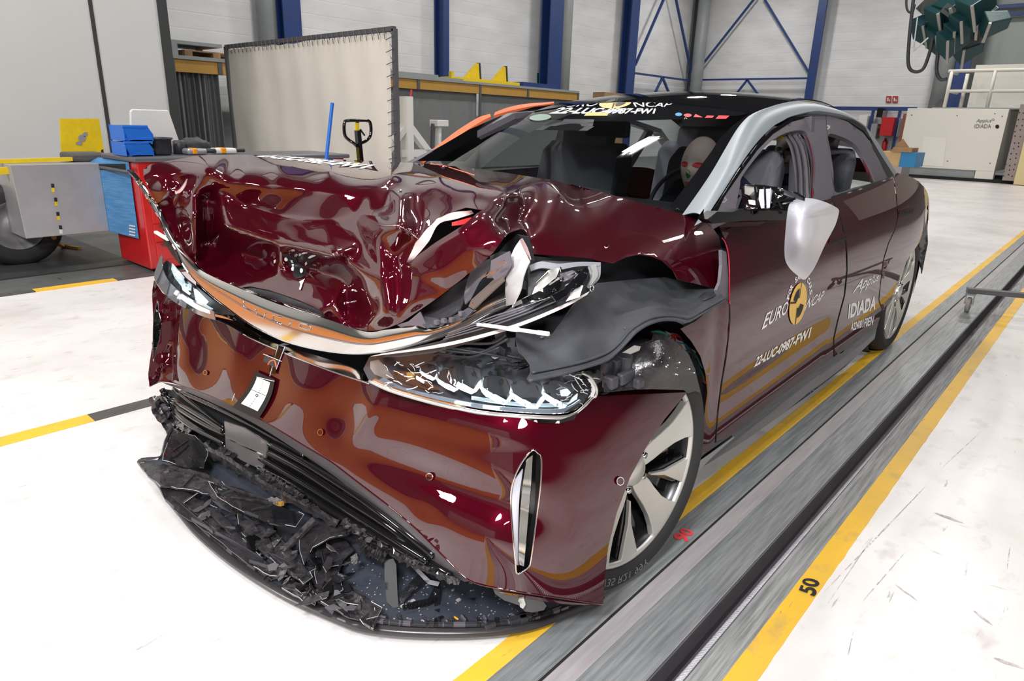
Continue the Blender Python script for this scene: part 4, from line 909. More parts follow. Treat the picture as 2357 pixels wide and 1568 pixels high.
shell = [(u, v, F_shell) for u, v in [(1260, 413), (1410, 449), (1480, 468), (1590, 500), (1625, 513), (1645, 530), (1660, 575), (1658, 620), (1652, 667), (1230, 450), (1300, 450), (1380, 480), (1460, 500), (1540, 520), (1600, 540), (1240, 500), (1300, 510), (1380, 530), (1450, 545), (1530, 570), (1600, 600), (1640, 600), (1230, 540), (1290, 560), (1350, 575), (1588, 650), (1620, 658), (1560, 643), (1525, 600), (1471, 586), (1411, 606), (1300, 590), (1214, 584), (1210, 545), (1200, 480), (1185, 510)]]
coarse = [(480, 470, 1.09), (600, 470, 1.12), (720, 470, 1.14), (860, 480, 1.12), (1000, 470, 1.19), (1100, 475, 1.14), (600, 600, 1.04), (800, 600, 1.0), (900, 620, .98), (1000, 620, .97), (1100, 560, .985)]
smoothfn = depth_rbf(hs+edge+coarse+shell, 'tp')
VT = dict(P1=(525, 519, .985), P2=(768, 587, .94), P3=(918, 519, .985), L0=(446, 402, 1.06), L1=(448, 440, 1.03), L2=(449, 510, .985), L3=(452, 590, .98), V1=(480, 460, 1.11), V2=(478, 550, 1.12), V3=(470, 600, 1.05), R0=(504, 440, 1.08),
          M1=(640, 558, 1.005), Q1=(640, 500, 1.125), Q2=(760, 515, 1.12), Q3=(560, 475, 1.11), Q4=(820, 500, 1.13), K1=(548, 575, 1.10), K2=(620, 595, 1.13), K3=(700, 612, 1.12), K4=(745, 625, 1.08), K5=(512, 600, 1.08), K6=(560, 620, 1.06),
          S1=(600, 634, 1.03), S2=(640, 624, 1.035), S3=(700, 640, 1.03), S4=(750, 664, 1.01), S5=(770, 700, .99), W1=(556, 660, .995), W2=(660, 690, .972), W3=(745, 722, .965),
          C1=(800, 645, 1.06), C2=(803, 700, 1.06), C3=(828, 738, 1.02), C4=(792, 612, 1.03), Z1=(803, 604, .99), Z2=(842, 655, .98), Z3=(857, 705, .98), Z4=(850, 745, .98),
          B1=(850, 490, 1.12), B2=(868, 545, 1.01), B3=(880, 640, .955), B4=(890, 722, .94), B5=(835, 560, 1.06), H1=(905, 590, 1.02), H2=(921, 610, 1.01), H3=(921, 680, .985), H4=(915, 735, .965),
          D1=(942, 609, .985), D2=(1006, 561, .975), D3=(1067, 523, .985), D4=(1104, 494, 1.03), D5=(965, 640, .972), D6=(1010, 630, .965), D7=(1080, 570, .975), D8=(1130, 515, 1.03), D9=(950, 700, .955), D10=(1148, 545, 1.01), D11=(1125, 480, 1.10),
          E1=(929, 600, 1.01), E2=(951, 557, 1.04), E3=(1002, 500, 1.09), E4=(1044, 483, 1.11), E5=(1074, 474, 1.12), F1=(948, 480, 1.14), F2=(980, 470, 1.17), F3=(975, 520, 1.09), F4=(890, 480, 1.14), N1=(880, 519, 1.01), N2=(962, 549, 1.02), A0=(922, 440, 1.15),
          J1=(380, 440, .985), J2=(405, 480, 1.03), J3=(425, 540, 1.03), J4=(400, 420, 1.03), J5=(426, 425, 1.06))
CR = ['P1 M1 P2', 'L0 L1 L2 L3', 'V1 V2 V3', 'R0 P1', 'A0 P3', 'N1 P3 N2', 'S1 S2 S3 S4 S5', 'P2 Z1 Z2 Z3 Z4', 'P2 C4', 'C4 C1 C2', 'H2 H3 H4', 'B2 B3 B4', 'W1 W2 W3', 'E1 E2 E3 E4 E5', 'D1 D2 D3 D4', 'Q3 Q1 Q2']
def build_hood_depth():
    lim = [(340, 412), (375, 402), (410, 396), (470, 400), (505, 412), (560, 425), (620, 433), (700, 438), (780, 440), (850, 440), (900, 436), (960, 440), (1020, 446), (1080, 452), (1130, 458), (1170, 470), (1180, 505), (1176, 535)]
    pts = [(u, v) for u, v in lim]; w = [1/np.dot(ROT[2], p-CAM) for p in smoothfn(lim)]; names = {}
    for k, (u, v, x) in list(VT.items())+[('e%d' % i, e) for i, e in enumerate(edge)]:
        p = P(u, v, x=x); names[k] = len(pts); pts.append((u, v)); w.append(1/np.dot(ROT[2], p-CAM))
    # flat collar outside the lower edge so that the blur keeps the rim
    for e in edge: p = P(e[0], e[1], x=e[2]); q = np.array(e[:2])+np.array([-14, 16]) if e[0] < 800 else np.array(e[:2])+np.array([10, 18]); pts.append(tuple(q)); w.append(1/np.dot(ROT[2], p-CAM))
    pts.append((320, 400)); w.append(w[0])
    ed = []
    for c in CR:
        n = c.split(); ed += [(names[a], names[b]) for a, b in zip(n[:-1], n[1:])]
    r = delaunay_2d_cdt([Vector(p) for p in pts], ed, [], 0, 1e-3); V = np.array([tuple(q) for q in r[0]]); orig = r[3]; wv = np.array([w[o[0]] if o else np.nan for o in orig])
    for i in np.where(np.isnan(wv))[0]: d = np.linalg.norm(V-V[i], axis=1); d[i] = 1e9; d[np.isnan(wv)] = 1e9; k = np.argsort(d)[:3]; wv[i] = np.average(wv[k], weights=1/d[k])
    st = 3.; u0, v0 = 310, 330; nu, nv = 300, 160; GU, GV = np.meshgrid(u0+st*np.arange(nu), v0+st*np.arange(nv)); Z = np.full(GU.shape, np.nan)
    for f in r[2]:
        a, b, c = V[f[0]], V[f[1]], V[f[2]]; M_ = np.array([[b[0]-a[0], c[0]-a[0]], [b[1]-a[1], c[1]-a[1]]]); dt = np.linalg.det(M_)
        if abs(dt) < 1e-6: continue
        iM = np.linalg.inv(M_); l0 = iM[0, 0]*(GU-a[0])+iM[0, 1]*(GV-a[1]); l1 = iM[1, 0]*(GU-a[0])+iM[1, 1]*(GV-a[1]); m = (l0 >= -1e-6) & (l1 >= -1e-6) & (l0+l1 <= 1+1e-6)
        Z[m] = (wv[f[0]]*(1-l0-l1)+wv[f[1]]*l0+wv[f[2]]*l1)[m]
    S0 = smoothfn(np.c_[GU.ravel(), GV.ravel()]); S0 = (1/((S0-CAM)@ROT[2])).reshape(GU.shape)
    poly = lim+[(1176, 560), (1110, 625), (1000, 715), (900, 780), (800, 780), (500, 690), (380, 560), (330, 430)]
    inside = np.array([[inpoly(GU[i, j], GV[i, j], poly) for j in range(nu)] for i in range(nv)], float)
    Z = np.where(np.isnan(Z), S0, Z)
    def blur(A, s):
        k = np.exp(-np.arange(-int(3*s)-1, int(3*s)+2)**2/(2*s*s)); k /= k.sum(); h = len(k)//2
        B = np.pad(A, h, 'edge'); B = np.apply_along_axis(lambda r: np.convolve(r, k, 'valid'), 1, B); return np.apply_along_axis(lambda r: np.convolve(r, k, 'valid'), 0, B)
    mask = blur(np.where(inside > 0, 1., 0.), 3.); mask = np.clip(mask*2-1, 0, 1) if False else mask
    wob = .0010*np.sin(GU/31+1.3*np.sin(GV/47))*np.sin(GV/37+1.1*np.sin(GU/53+1))+.0007*np.sin(GU/17+GV/23)
    Z = blur(Z, 2.6)*(1+wob*1.5); out = S0*(1-mask)+Z*mask
    def fn(uv):
        uv = np.array(uv, float); x = np.clip((uv[:, 0]-u0)/st, 0, nu-1.001); y = np.clip((uv[:, 1]-v0)/st, 0, nv-1.001); i = x.astype(int); j = y.astype(int); fx = x-i; fy = y-j
        wz = out[j, i]*(1-fx)*(1-fy)+out[j, i+1]*fx*(1-fy)+out[j+1, i]*(1-fx)*fy+out[j+1, i+1]*fx*fy
        far = uv[:, 0] > u0+st*(nu-3)
        D = ((uv[:, :1]-1178.5)/FPX)*ROT[0]-((uv[:, 1:]-784)/FPX)*ROT[1]+ROT[2]; R_ = CAM+D/wz[:, None]
        if far.any(): R_[far] = smoothfn(uv[far])
        return R_
    return fn
hoodfn = build_hood_depth()
tear = [(933, 606), (945, 580), (955, 559), (980, 528), (1006, 502), (1025, 493), (1044, 487), (1072, 478), (1111, 483), (1098, 491), (1067, 518), (1006, 556), (968, 582), (942, 606)]
slot = [(556, 662), (575, 659), (620, 668), (680, 688), (720, 705), (742, 718), (751, 730), (700, 713), (640, 693), (590, 674)]
tear2 = [(398, 432), (404, 438), (412, 434), (424, 420), (430, 408), (424, 432), (414, 446), (404, 447)]
hood = tri('hood', hood_out, hoodfn, M['paint'], car, 6, [tear, slot, tear2], .0012); hood['label'] = 'crumpled red hood with fender tops'
hood_t = bvh(hood)
# lip of folded metal inside the tear, tears at the corner
def ribbon(name, a, b, fa, fb, m, parent, n=30, thick=.001):
    """strip between two traced edges"""
    A = fa(arc([p[:2] for p in a], n)); B = fb(arc([p[:2] for p in b], n)); G = np.stack([A, (A*2+B)/3, (A+2*B)/3, B]); return sheet(name, G, m, parent, thick)
def plane(key, val): return lambda uv: np.array([P(u, v, **{key: val}) for u, v in uv])
def depthof(fn, d):
    def f(uv): p = fn(uv); r = p-CAM; return p+r/np.linalg.norm(r, axis=1)[:, None]*d
    return f
M['paintin'] = mat('pale pink primer', (.62, .42, .42), .4)
ribbon('torn_lip', [(935, 604), (958, 557), (1008, 502), (1048, 488), (1085, 486)], [(944, 606), (985, 558), (1010, 516), (1050, 504), (1090, 492)], depthof(hoodfn, .004), depthof(hoodfn, .05), M['paintin'], hood)
ribbon('torn_lip', [(1040, 512), (1070, 504), (1085, 500)], [(1040, 520), (1066, 516), (1082, 506)], depthof(hoodfn, .02), depthof(hoodfn, .03), M['red'], hood, 8)
ribbon('torn_lip', [(404, 447), (416, 442), (426, 428), (431, 412)], [(400, 440), (410, 436), (420, 424), (428, 410)], depthof(hoodfn, -.004), depthof(hoodfn, .01), M['paintin'], hood, 10)
# bright cracked ridges of paint
for pts in ([(513, 519), (519, 516), (524, 520), (528, 524)], [(762, 582), (768, 586), (773, 594), (778, 598)], [(872, 519), (895, 520), (912, 519), (925, 523), (945, 536), (962, 550)], [(1163, 545), (1170, 537), (1185, 531), (1201, 527), (1212, 532)], [(918, 441), (923, 437)]):
    mm = MB(); mm.tube([tuple(p) for p in depthof(hoodfn, -.002)(cr(pts, 18))], [random.uniform(.0006, .002) for _ in range(18)], 5); mm.build('cracked_ridge', M['bright'], hood, smooth=True)
# light arch lip (flared wheel arch of the left fender)
flare_out = [(1359, 595), (1385, 571), (1418, 552), (1445, 542), (1471, 539), (1500, 544), (1525, 556), (1545, 573), (1562, 595), (1577, 622), (1588, 650), (1560, 643), (1549, 622), (1525, 600), (1500, 590), (1471, 586), (1440, 592), (1411, 606), (1385, 601)]
def flarefn(uv):
    p = hoodfn(uv); inner = arc([(1350, 604), (1411, 606), (1440, 592), (1471, 586), (1500, 590), (1525, 600), (1549, 622), (1560, 643), (1600, 655)], 60)
    uv = np.array(uv, float); d = np.linalg.norm(uv[:, None]-inner[None], axis=2).min(1); r = p-CAM; return p-r/np.linalg.norm(r, axis=1)[:, None]*(.003+.022*np.clip(1-d/46, 0, 1))[:, None]*np.clip(np.minimum(1, (d*0+1)), 0, 1)[:, None]
fl = tri('arch_flare', flare_out, lambda uv: flarefn(uv)+np.c_[np.zeros(len(uv)), -np.zeros(len(uv)), np.zeros(len(uv))], M['paint'], car, 6, thick=.002)
# ---------------------------------------------------------------- windscreen, roof
def yl(x): return np.interp(x, [1.95, 2.2, 2.6, 3.0, 3.6, 4.2, 4.8, 5.2], [1.00, 1.045, 1.12, 1.175, 1.20, 1.20, 1.14, 1.1])
def ghgrid(xa, xb, na, ya=None, yb=None, dz=0, ny=40):
    G = np.zeros((na, ny, 3))
    for i in range(na):
        x = xa+(xb-xa)*i/(na-1)
        for j in range(ny):
            s = j/(ny-1); a = yl(x) if ya is None else ya; b = 2*YC-yl(x)+(0 if yb is None else 0); y = a+(b-a)*s
            xx = x-.10*((y-YC)/.75)**2*(-1 if x < 2.4 else -.3) if False else x
            G[i, j] = (xx, y, zroof(xx, y)+dz)
    return G
def basecurve(G, x0):   # the screen base sweeps back at the sides
    G = G.copy(); n = G.shape[0]
    for i in range(n):
        k = 1-i/(n-1)
        for j in range(G.shape[1]):
            y = G[i, j, 1]; G[i, j, 0] += k*.16*((y-YC)/.75)**2; G[i, j, 2] = zroof(G[i, j, 0], y)
    return G
ws = sheet('windscreen', basecurve(ghgrid(1.97, 2.86, 36), 0), M['glass'], car)
roof = sheet('roof_glass', ghgrid(2.86, 4.75, 50), mat('black roof glass', (.006, .006, .008), .03, 0, .0, .6), car, .004)
ws['label'] = 'tinted windscreen'
# black band round the screen
bandm = M['black']
def gband(name, pts, w, mt=None):
    pass
gh = onF(F_gh); ghup = lambda d: depthof(gh, -d)
tri('screen_band', [(1590, 490), (1657, 391), (1711, 297), (1750, 256), (1745, 254), (1725, 262), (1690, 286), (1655, 320), (1640, 345), (1600, 400), (1560, 452), (1540, 478)], ghup(.003), M['dkglass'] if False else bandm, car, 9)
tri('screen_band', [(960, 371), (1000, 345), (1080, 298), (1150, 268), (1230, 246), (1290, 239), (1300, 243), (1240, 262), (1180, 288), (1120, 325), (1070, 372), (1030, 371)], plane('y', 2.48), bandm, car, 9)
M['shade'] = mat('black upper screen band', (.008, .009, .011), .04, 0, 0, .6)
tri('screen_band', [(1290, 236), (1450, 225), (1600, 227), (1720, 240), (1748, 256), (1700, 266), (1560, 275), (1450, 278), (1330, 280), (1240, 274), (1180, 288), (1230, 258)], ghup(.002), M['shade'], car, 9)
# roof rail / A pillar, grey
rail_in = [(1590, 490), (1622, 444), (1657, 391), (1685, 342), (1711, 297), (1730, 272), (1750, 256), (1791, 240), (1839, 233), (1887, 241), (1935, 259), (1982, 292), (2004, 308), (2035, 352), (2065, 401)]
rail_out = [(1621, 508), (1642, 475), (1664, 442), (1705, 378), (1743, 327), (1778, 292), (1800, 279), (1823, 267), (1871, 256), (1900, 257), (1951, 268), (1990, 290), (2001, 311), (2026, 354), (2058, 404)]
def railfn(s):
    def f(uv):
        p = PFv(uv, F_gh); r = p-CAM; return p-r/np.linalg.norm(r, axis=1)[:, None]*s
    return f
def edgeY(y0, y1):
    def f(uv):
        n = len(uv); return np.array([P(u, v, y=np.interp(k/(n-1), [0, .22, .5, .75, 1], [y0, 1.08, 1.17, 1.18, 1.12])) for k, (u, v) in enumerate(uv)])
    return f
def edgeY2(uv):
    n = len(uv); return np.array([P(u, v, y=np.interp(k/(n-1), [0, .22, .5, .75, 1], [.955, 1.02, 1.11, 1.12, 1.07])) for k, (u, v) in enumerate(uv)])
n = 60; A = edgeY(1.03, 1.1)(arc(rail_in, n)); B = edgeY2(arc(rail_out, n)); G = []
for k in range(7):
    s = k/6; Cc = A*(1-s)+B*s; Cc = Cc+np.array([0, -.35, .8])*(.012*math.sin(math.pi*s)); G.append(Cc)
G = [A+np.array([0, .03, -.01])]+G+[B+np.array([0, .03, -.02])]
rr = sheet('roof_rail', np.array(G), M['pillar'], car, .002); rr['label'] = 'grey roof rail and pillar'; rail_t = bvh(rr)
# the far pillar strip, orange
ribbon('far_pillar_foam', [(957, 370), (1000, 340), (1050, 302), (1100, 271), (1128, 262)], [(972, 371), (1010, 345), (1060, 310), (1105, 281), (1130, 268)], plane('y', 2.62), plane('y', 2.56), M['orange'], car, thick=.012)['label'] = 'orange strip along the far pillar'
ribbon('far_pillar_foam', [(1140, 258), (1170, 247), (1210, 239), (1250, 236), (1275, 234)], [(1136, 266), (1170, 256), (1215, 246), (1250, 241), (1275, 237)], plane('y', 2.60), plane('y', 2.54), M['orange'], car, thick=.012)
ribbon('orange_line', [(990, 376), (1020, 380), (1050, 389), (1092, 402)], [(990, 378), (1020, 382), (1050, 391), (1092, 404)], depthof(hoodfn, -.002), depthof(hoodfn, -.002), M['orange'], hood, 12)
# ---------------------------------------------------------------- left side panels
scoop = gauss([(1800, 830, 300, 30, -35, .02), (1770, 700, 260, 22, -32, -.006)])
def side(name, outl, m=None, step=8, dent=scoop, holes=(), off=0., lab=None, thick=.0015):
    fn = onF(F_body, dent); o = tri(name, outl, depthof(fn, off) if off else fn, m or M['paint'], car, step, holes, thick)
    if lab: o['label'] = lab
    return o
frontcut = [(1674, 560), (1678, 600), (1680, 640), (1679, 690), (1680, 740), (1672, 820), (1662, 880), (1653, 950), (1648, 1018)]
midcut = [(1914, 457), (1935, 500), (1948, 560), (1950, 620), (1944, 680), (1928, 740), (1919, 780), (1920, 821)]
door_f = side('front_door', frontcut+[(1683, 1003), (1723, 969), (1786, 920), (1879, 853), (1918, 824)]+[(u-2, v) for u, v in midcut[::-1]]+[(1860, 470), (1812, 482), (1740, 494), (1690, 505), (1655, 520), (1664, 540)])
door_r = side('rear_door', [(u+1.5, v) for u, v in midcut]+[(1996, 768), (2018, 757), (2024, 735), (2030, 715), (2022, 690), (2026, 650), (2032, 600), (2044, 560), (2058, 530), (2066, 500), (2062, 450), (2056, 408), (1990, 430), (1950, 445)])
quarter = side('rear_quarter', [(2068, 500), (2060, 531), (2046, 561), (2034, 601), (2028, 650), (2024, 690), (2032, 715), (2037, 712), (2047, 695), (2058, 672), (2068, 645), (2080, 615), (2092, 592), (2107, 572), (2116, 558), (2125, 535), (2133, 505), (2136, 480), (2135, 452), (2128, 432), (2115, 418), (2097, 407), (2065, 398), (2058, 407), (2064, 450)])
lowf = side('fender_lower', [(1655, 691), (1668, 690), (1678, 692), (1677, 760), (1669, 820), (1659, 880), (1650, 950), (1645, 1020), (1600, 1068), (1606, 1020), (1620, 960), (1628, 905), (1624, 860), (1612, 820), (1592, 787), (1566, 757), (1600, 740), (1635, 712)], step=8, dent=gauss([(1640, 850, 14, 120, 5, .02)]))
gapm = M['liner']
tri('fender_gap', [(1661, 575), (1672, 580), (1677, 640), (1677, 690), (1655, 690), (1650, 668), (1658, 650), (1662, 610)], depthof(onF(F_body), .012), M['trim'], car, 8, thick=.01)
mm = MB(); mm.tube([tuple(p) for p in depthof(onF(F_body), -.003)(arc([(1662, 548), (1670, 560), (1677, 590), (1679, 640), (1679, 700)], 24))], .0022, 6); mm.build('door_edge', mat('bright red edge', (.45, .01, .04), .25, .3, 1), car, smooth=True)
for cut in (midcut, [(2066, 500), (2059, 531), (2045, 561), (2033, 600), (2027, 650), (2023, 690), (2031, 714)], frontcut[3:]):
    mm = MB(); mm.tube([tuple(p) for p in depthof(onF(F_body, scoop), .0005)(arc(cut, 30))], .0016, 5); mm.build('panel_gap', M['slot'], car)
sill = side('sill', [(1600, 1068), (1645, 1020), (1683, 1003), (1723, 969), (1786, 920), (1879, 853), (1920, 821), (1996, 768), (2018, 757), (2013, 780), (1946, 844), (1857, 913), (1723, 1009), (1634, 1065), (1598, 1087)], M['black'], 8, None, off=.012, lab='dark lower sill')
ribbon('sill_trim', [(1606, 1064), (1640, 1040), (1690, 1004)], [(1604, 1090), (1640, 1052), (1690, 1008)], depthof(onF(F_body), -.003), depthof(onF(F_body), -.003), M['chrome'], car, 14)
tri('rear_bumper', [(2116, 560), (2125, 537), (2134, 508), (2136, 560), (2128, 600), (2122, 630), (2118, 600)], depthof(onF(F_body), .02), M['plastic'], car, 6, thick=.01)
ribbon('tail_lamp', [(2120, 428), (2128, 445), (2132, 470), (2134, 505)], [(2126, 428), (2135, 445), (2139, 470), (2138, 508)], plane('y', .935), plane('y', .955), mat('tail reflector', (.55, .42, .22), .2), car, 14)
# door handles
dtree = bvh(door_f); rtree = bvh(door_r)
for (u0, v0, u1, v1, tr, par) in ((1909, 556, 1959, 537, dtree, door_f), (2069, 491, 2110, 477, rtree, door_r)):
    fb = onF(F_body, scoop); t = np.linspace(0, 1, 12); q = np.c_[u0+(u1-u0)*t, v0+(v1-v0)*t]
    ribbon('handle_recess', [tuple(p+np.array([2, 10])) for p in q[:9]], [tuple(p+np.array([6, -4])) for p in q[:9]], depthof(fb, -.001), depthof(fb, -.001), M['slot'], par, 12, 0)
    ribbon('door_handle', [tuple(p+np.array([0, 3])) for p in q], [tuple(p+np.array([2, -7])) for p in q], depthof(fb, -.012), depthof(fb, -.008), M['paint'], par, 14, .008)
# ---------------------------------------------------------------- greenhouse, side
sg = onF(F_sg)
win_f = smoothpoly([(1703, 430), (1708, 407), (1740, 363), (1772, 328), (1804, 308), (1836, 300), (1857, 306), (1870, 334), (1877, 378), (1875, 420), (1872, 455), (1812, 470), (1740, 485), (1695, 492)])
frame_f = [(1640, 505), (1668, 452), (1705, 398), (1743, 346), (1780, 308), (1823, 280), (1860, 270), (1900, 264), (1905, 330), (1912, 390), (1921, 437), (1916, 456), (1870, 468), (1812, 482), (1740, 495), (1690, 505), (1655, 520)]
tri('door_frame', frame_f, sg, M['trim'], door_f, 8, [win_f], .02)['label'] = 'matt grey window frame'
blk = [(1624, 513), (1643, 485), (1664, 450), (1705, 385), (1743, 334), (1778, 298), (1823, 271), (1871, 259), (1900, 258), (1901, 266), (1871, 267), (1823, 280), (1780, 308), (1743, 346), (1705, 398), (1668, 452), (1645, 500)]
tri('frame_trim', blk, depthof(sg, -.006), M['black'], door_f, 6, thick=.006)
win_r = smoothpoly([(1907, 310), (1935, 314), (1967, 332), (1992, 366), (2011, 410), (2010, 420), (1965, 432), (1923, 442), (1918, 391), (1911, 345)])
frame_r = [(1902, 264), (1951, 280), (1990, 310), (2005, 330), (2030, 375), (2045, 410), (1990, 428), (1922, 450), (1919, 440), (1912, 390), (1906, 330)]
tri('door_frame', frame_r, sg, M['trim'], door_r, 7, [win_r], .02)['label'] = 'matt grey window frame'
tri('frame_trim', [(1902, 258), (1951, 268), (1990, 292), (2001, 312), (2003, 322), (1988, 302), (1951, 278), (1902, 266)], depthof(sg, -.004), M['black'], door_r, 6, thick=.006)
tri('quarter_glass', [(2003, 315), (2026, 354), (2058, 404), (2044, 410), (2028, 378), (2010, 345)], depthof(sg, -.004), M['black'], car, 6, thick=.004)
tri('window_glass', [(1905, 400), (1925, 392), (2012, 398), (2012, 424), (1922, 446)], depthof(sg, .03), M['glass'], door_r, 9)
ribbon('red_seal', [(1852, 306), (1864, 334), (1871, 380), (1868, 453)], [(1866, 306), (1880, 334), (1888, 380), (1884, 453)], depthof(sg, .03), depthof(sg, .01), mat('dark red seal', (.16, .006, .014), .3), door_f, 16)
ribbon('door_seal', [(1802, 312), (1818, 340), (1828, 390), (1832, 440), (1832, 458)], [(1838, 304), (1852, 330), (1862, 380), (1864, 430), (1862, 455)], depthof(sg, .10), depthof(sg, .05), M['trim'], door_f, 16)
for k in range(3): 
    mm = MB(); o_ = k*12; mm.tube([tuple(p) for p in depthof(sg, .07-.01*k)(arc([(1812+o_, 309), (1827+o_, 335), (1837+o_, 385), (1840+o_, 455)], 16))], .005, 6); mm.build('seal_rib', M['plastic'], door_f, smooth=True)
ribbon('red_seal', [(1966, 335), (1985, 362), (1998, 412)], [(1974, 335), (1998, 366), (2011, 412)], depthof(sg, .04), depthof(sg, .02), bpy.data.materials['dark red seal'], door_r, 12)
tri('belt_trim', [(1914, 458), (1916, 452), (1990, 428), (2058, 404), (2060, 408), (1990, 434)], depthof(onF(F_body), -.004), M['black'], car, 8, thick=.003)
# ---------------------------------------------------------------- hidden far side, tail and floor pan (simple closing skin)
def zbelt(x): return np.interp(x, [1.2, 2.0, 3.5, 4.5, 5.0, 5.5], [.93, .97, 1.0, .96, .88, .80])
def skin(x0, x1, z0f, z1f, mir, m, name, n=50, hole=None):
    G = np.zeros((14, n, 3))
    for j in range(n):
        x = x0+(x1-x0)*j/(n-1)
        for i in range(14):
            z = z0f(x)+(z1f(x)-z0f(x))*i/13; Wd = .965-.42*max(z-.62, 0)**1.7-.25*max(.40-z, 0)**2
            r = abs((x-3)/(2.03 if x < 3 else 2.56)); e = 6 if x < 3 else 5; w = Wd*max(0, 1-r**e)**(1/e); G[i, j] = (x, YC+mir*w, z)
    return sheet(name, G, m, car, .002)
def arch(x):
    z = .16
    for hx in (1.52, 4.44):
        d = abs(x-hx)
        if d < .39: z = max(z, .345+math.sqrt(.39**2-d*d)*.95)
    return z
skin(1.1, 5.53, arch, zbelt, 1, M['paint'], 'far_side_panel', 110)
skin(5.02, 5.56, lambda x: .25, lambda x: .84, -1, M['paint'], 'tail_panel', 40)
G = np.zeros((20, 40, 3))
for i in range(20):
    for j in range(40):
        x = 4.7+.80*i/19; y = 1.12+1.3*j/39; G[i, j] = (x, y, np.interp(x, [4.7, 5.1, 5.5], [1.12, .96, .90])-.1*(y-YC)**2)
sheet('boot_lid', G, M['paint'], car, .004)
G = np.array([[(5.50+.06*(1-((y-YC)/.8)**2), y, z) for y in np.linspace(1.15, 2.4, 20)] for z in np.linspace(.3, .84, 10)]); sheet('rear_bumper', G, M['paint'], car, .004)
m = MB(); m.box((1.95, .98, .14), (5.3, 2.56, .20)); m.build('floor_pan', M['plastic'], car)
G = np.array([[(x, 2*YC-(.862+(z-.95)*.72), z) for x in np.linspace(2.25, 4.9, 30)] for z in np.linspace(.96, 1.25, 8)])
# far side window frames
m = MB(); 
for (xa, za, xb, zb) in ((2.05, .96, 2.75, 1.28), (2.75, 1.28, 3.4, 1.33), (3.4, 1.33, 4.3, 1.22), (4.3, 1.22, 4.95, 1.0), (3.35, .98, 3.3, 1.33), (4.25, .98, 4.2, 1.23)):
    m.bar((xa, 2*YC-(.862+(za-.95)*.72), za), (xb, 2*YC-(.862+(zb-.95)*.72), zb), .06, .03)
m.build('far_window_frame', M['trim'], car)
# wheel housings and front structure so nothing is hollow
for hx in (1.52, 4.44):
    for yy in (.90, 2.34):
        m = MB(); m.lathe([(.385, 0), (.385, .30), (.0, .30)] if yy < 1 else [(.0, .0), (.385, 0), (.385, .25)], (hx, yy, .36), 'y', 40); m.build('wheel_housing', M['liner'], car)
m = MB(); m.box((1.42, 1.15, .22), (1.95, 2.4, .80)); m.box((1.3, 1.3, .3), (1.45, 2.25, .62)); m.build('bulkhead', M['inside'], car)
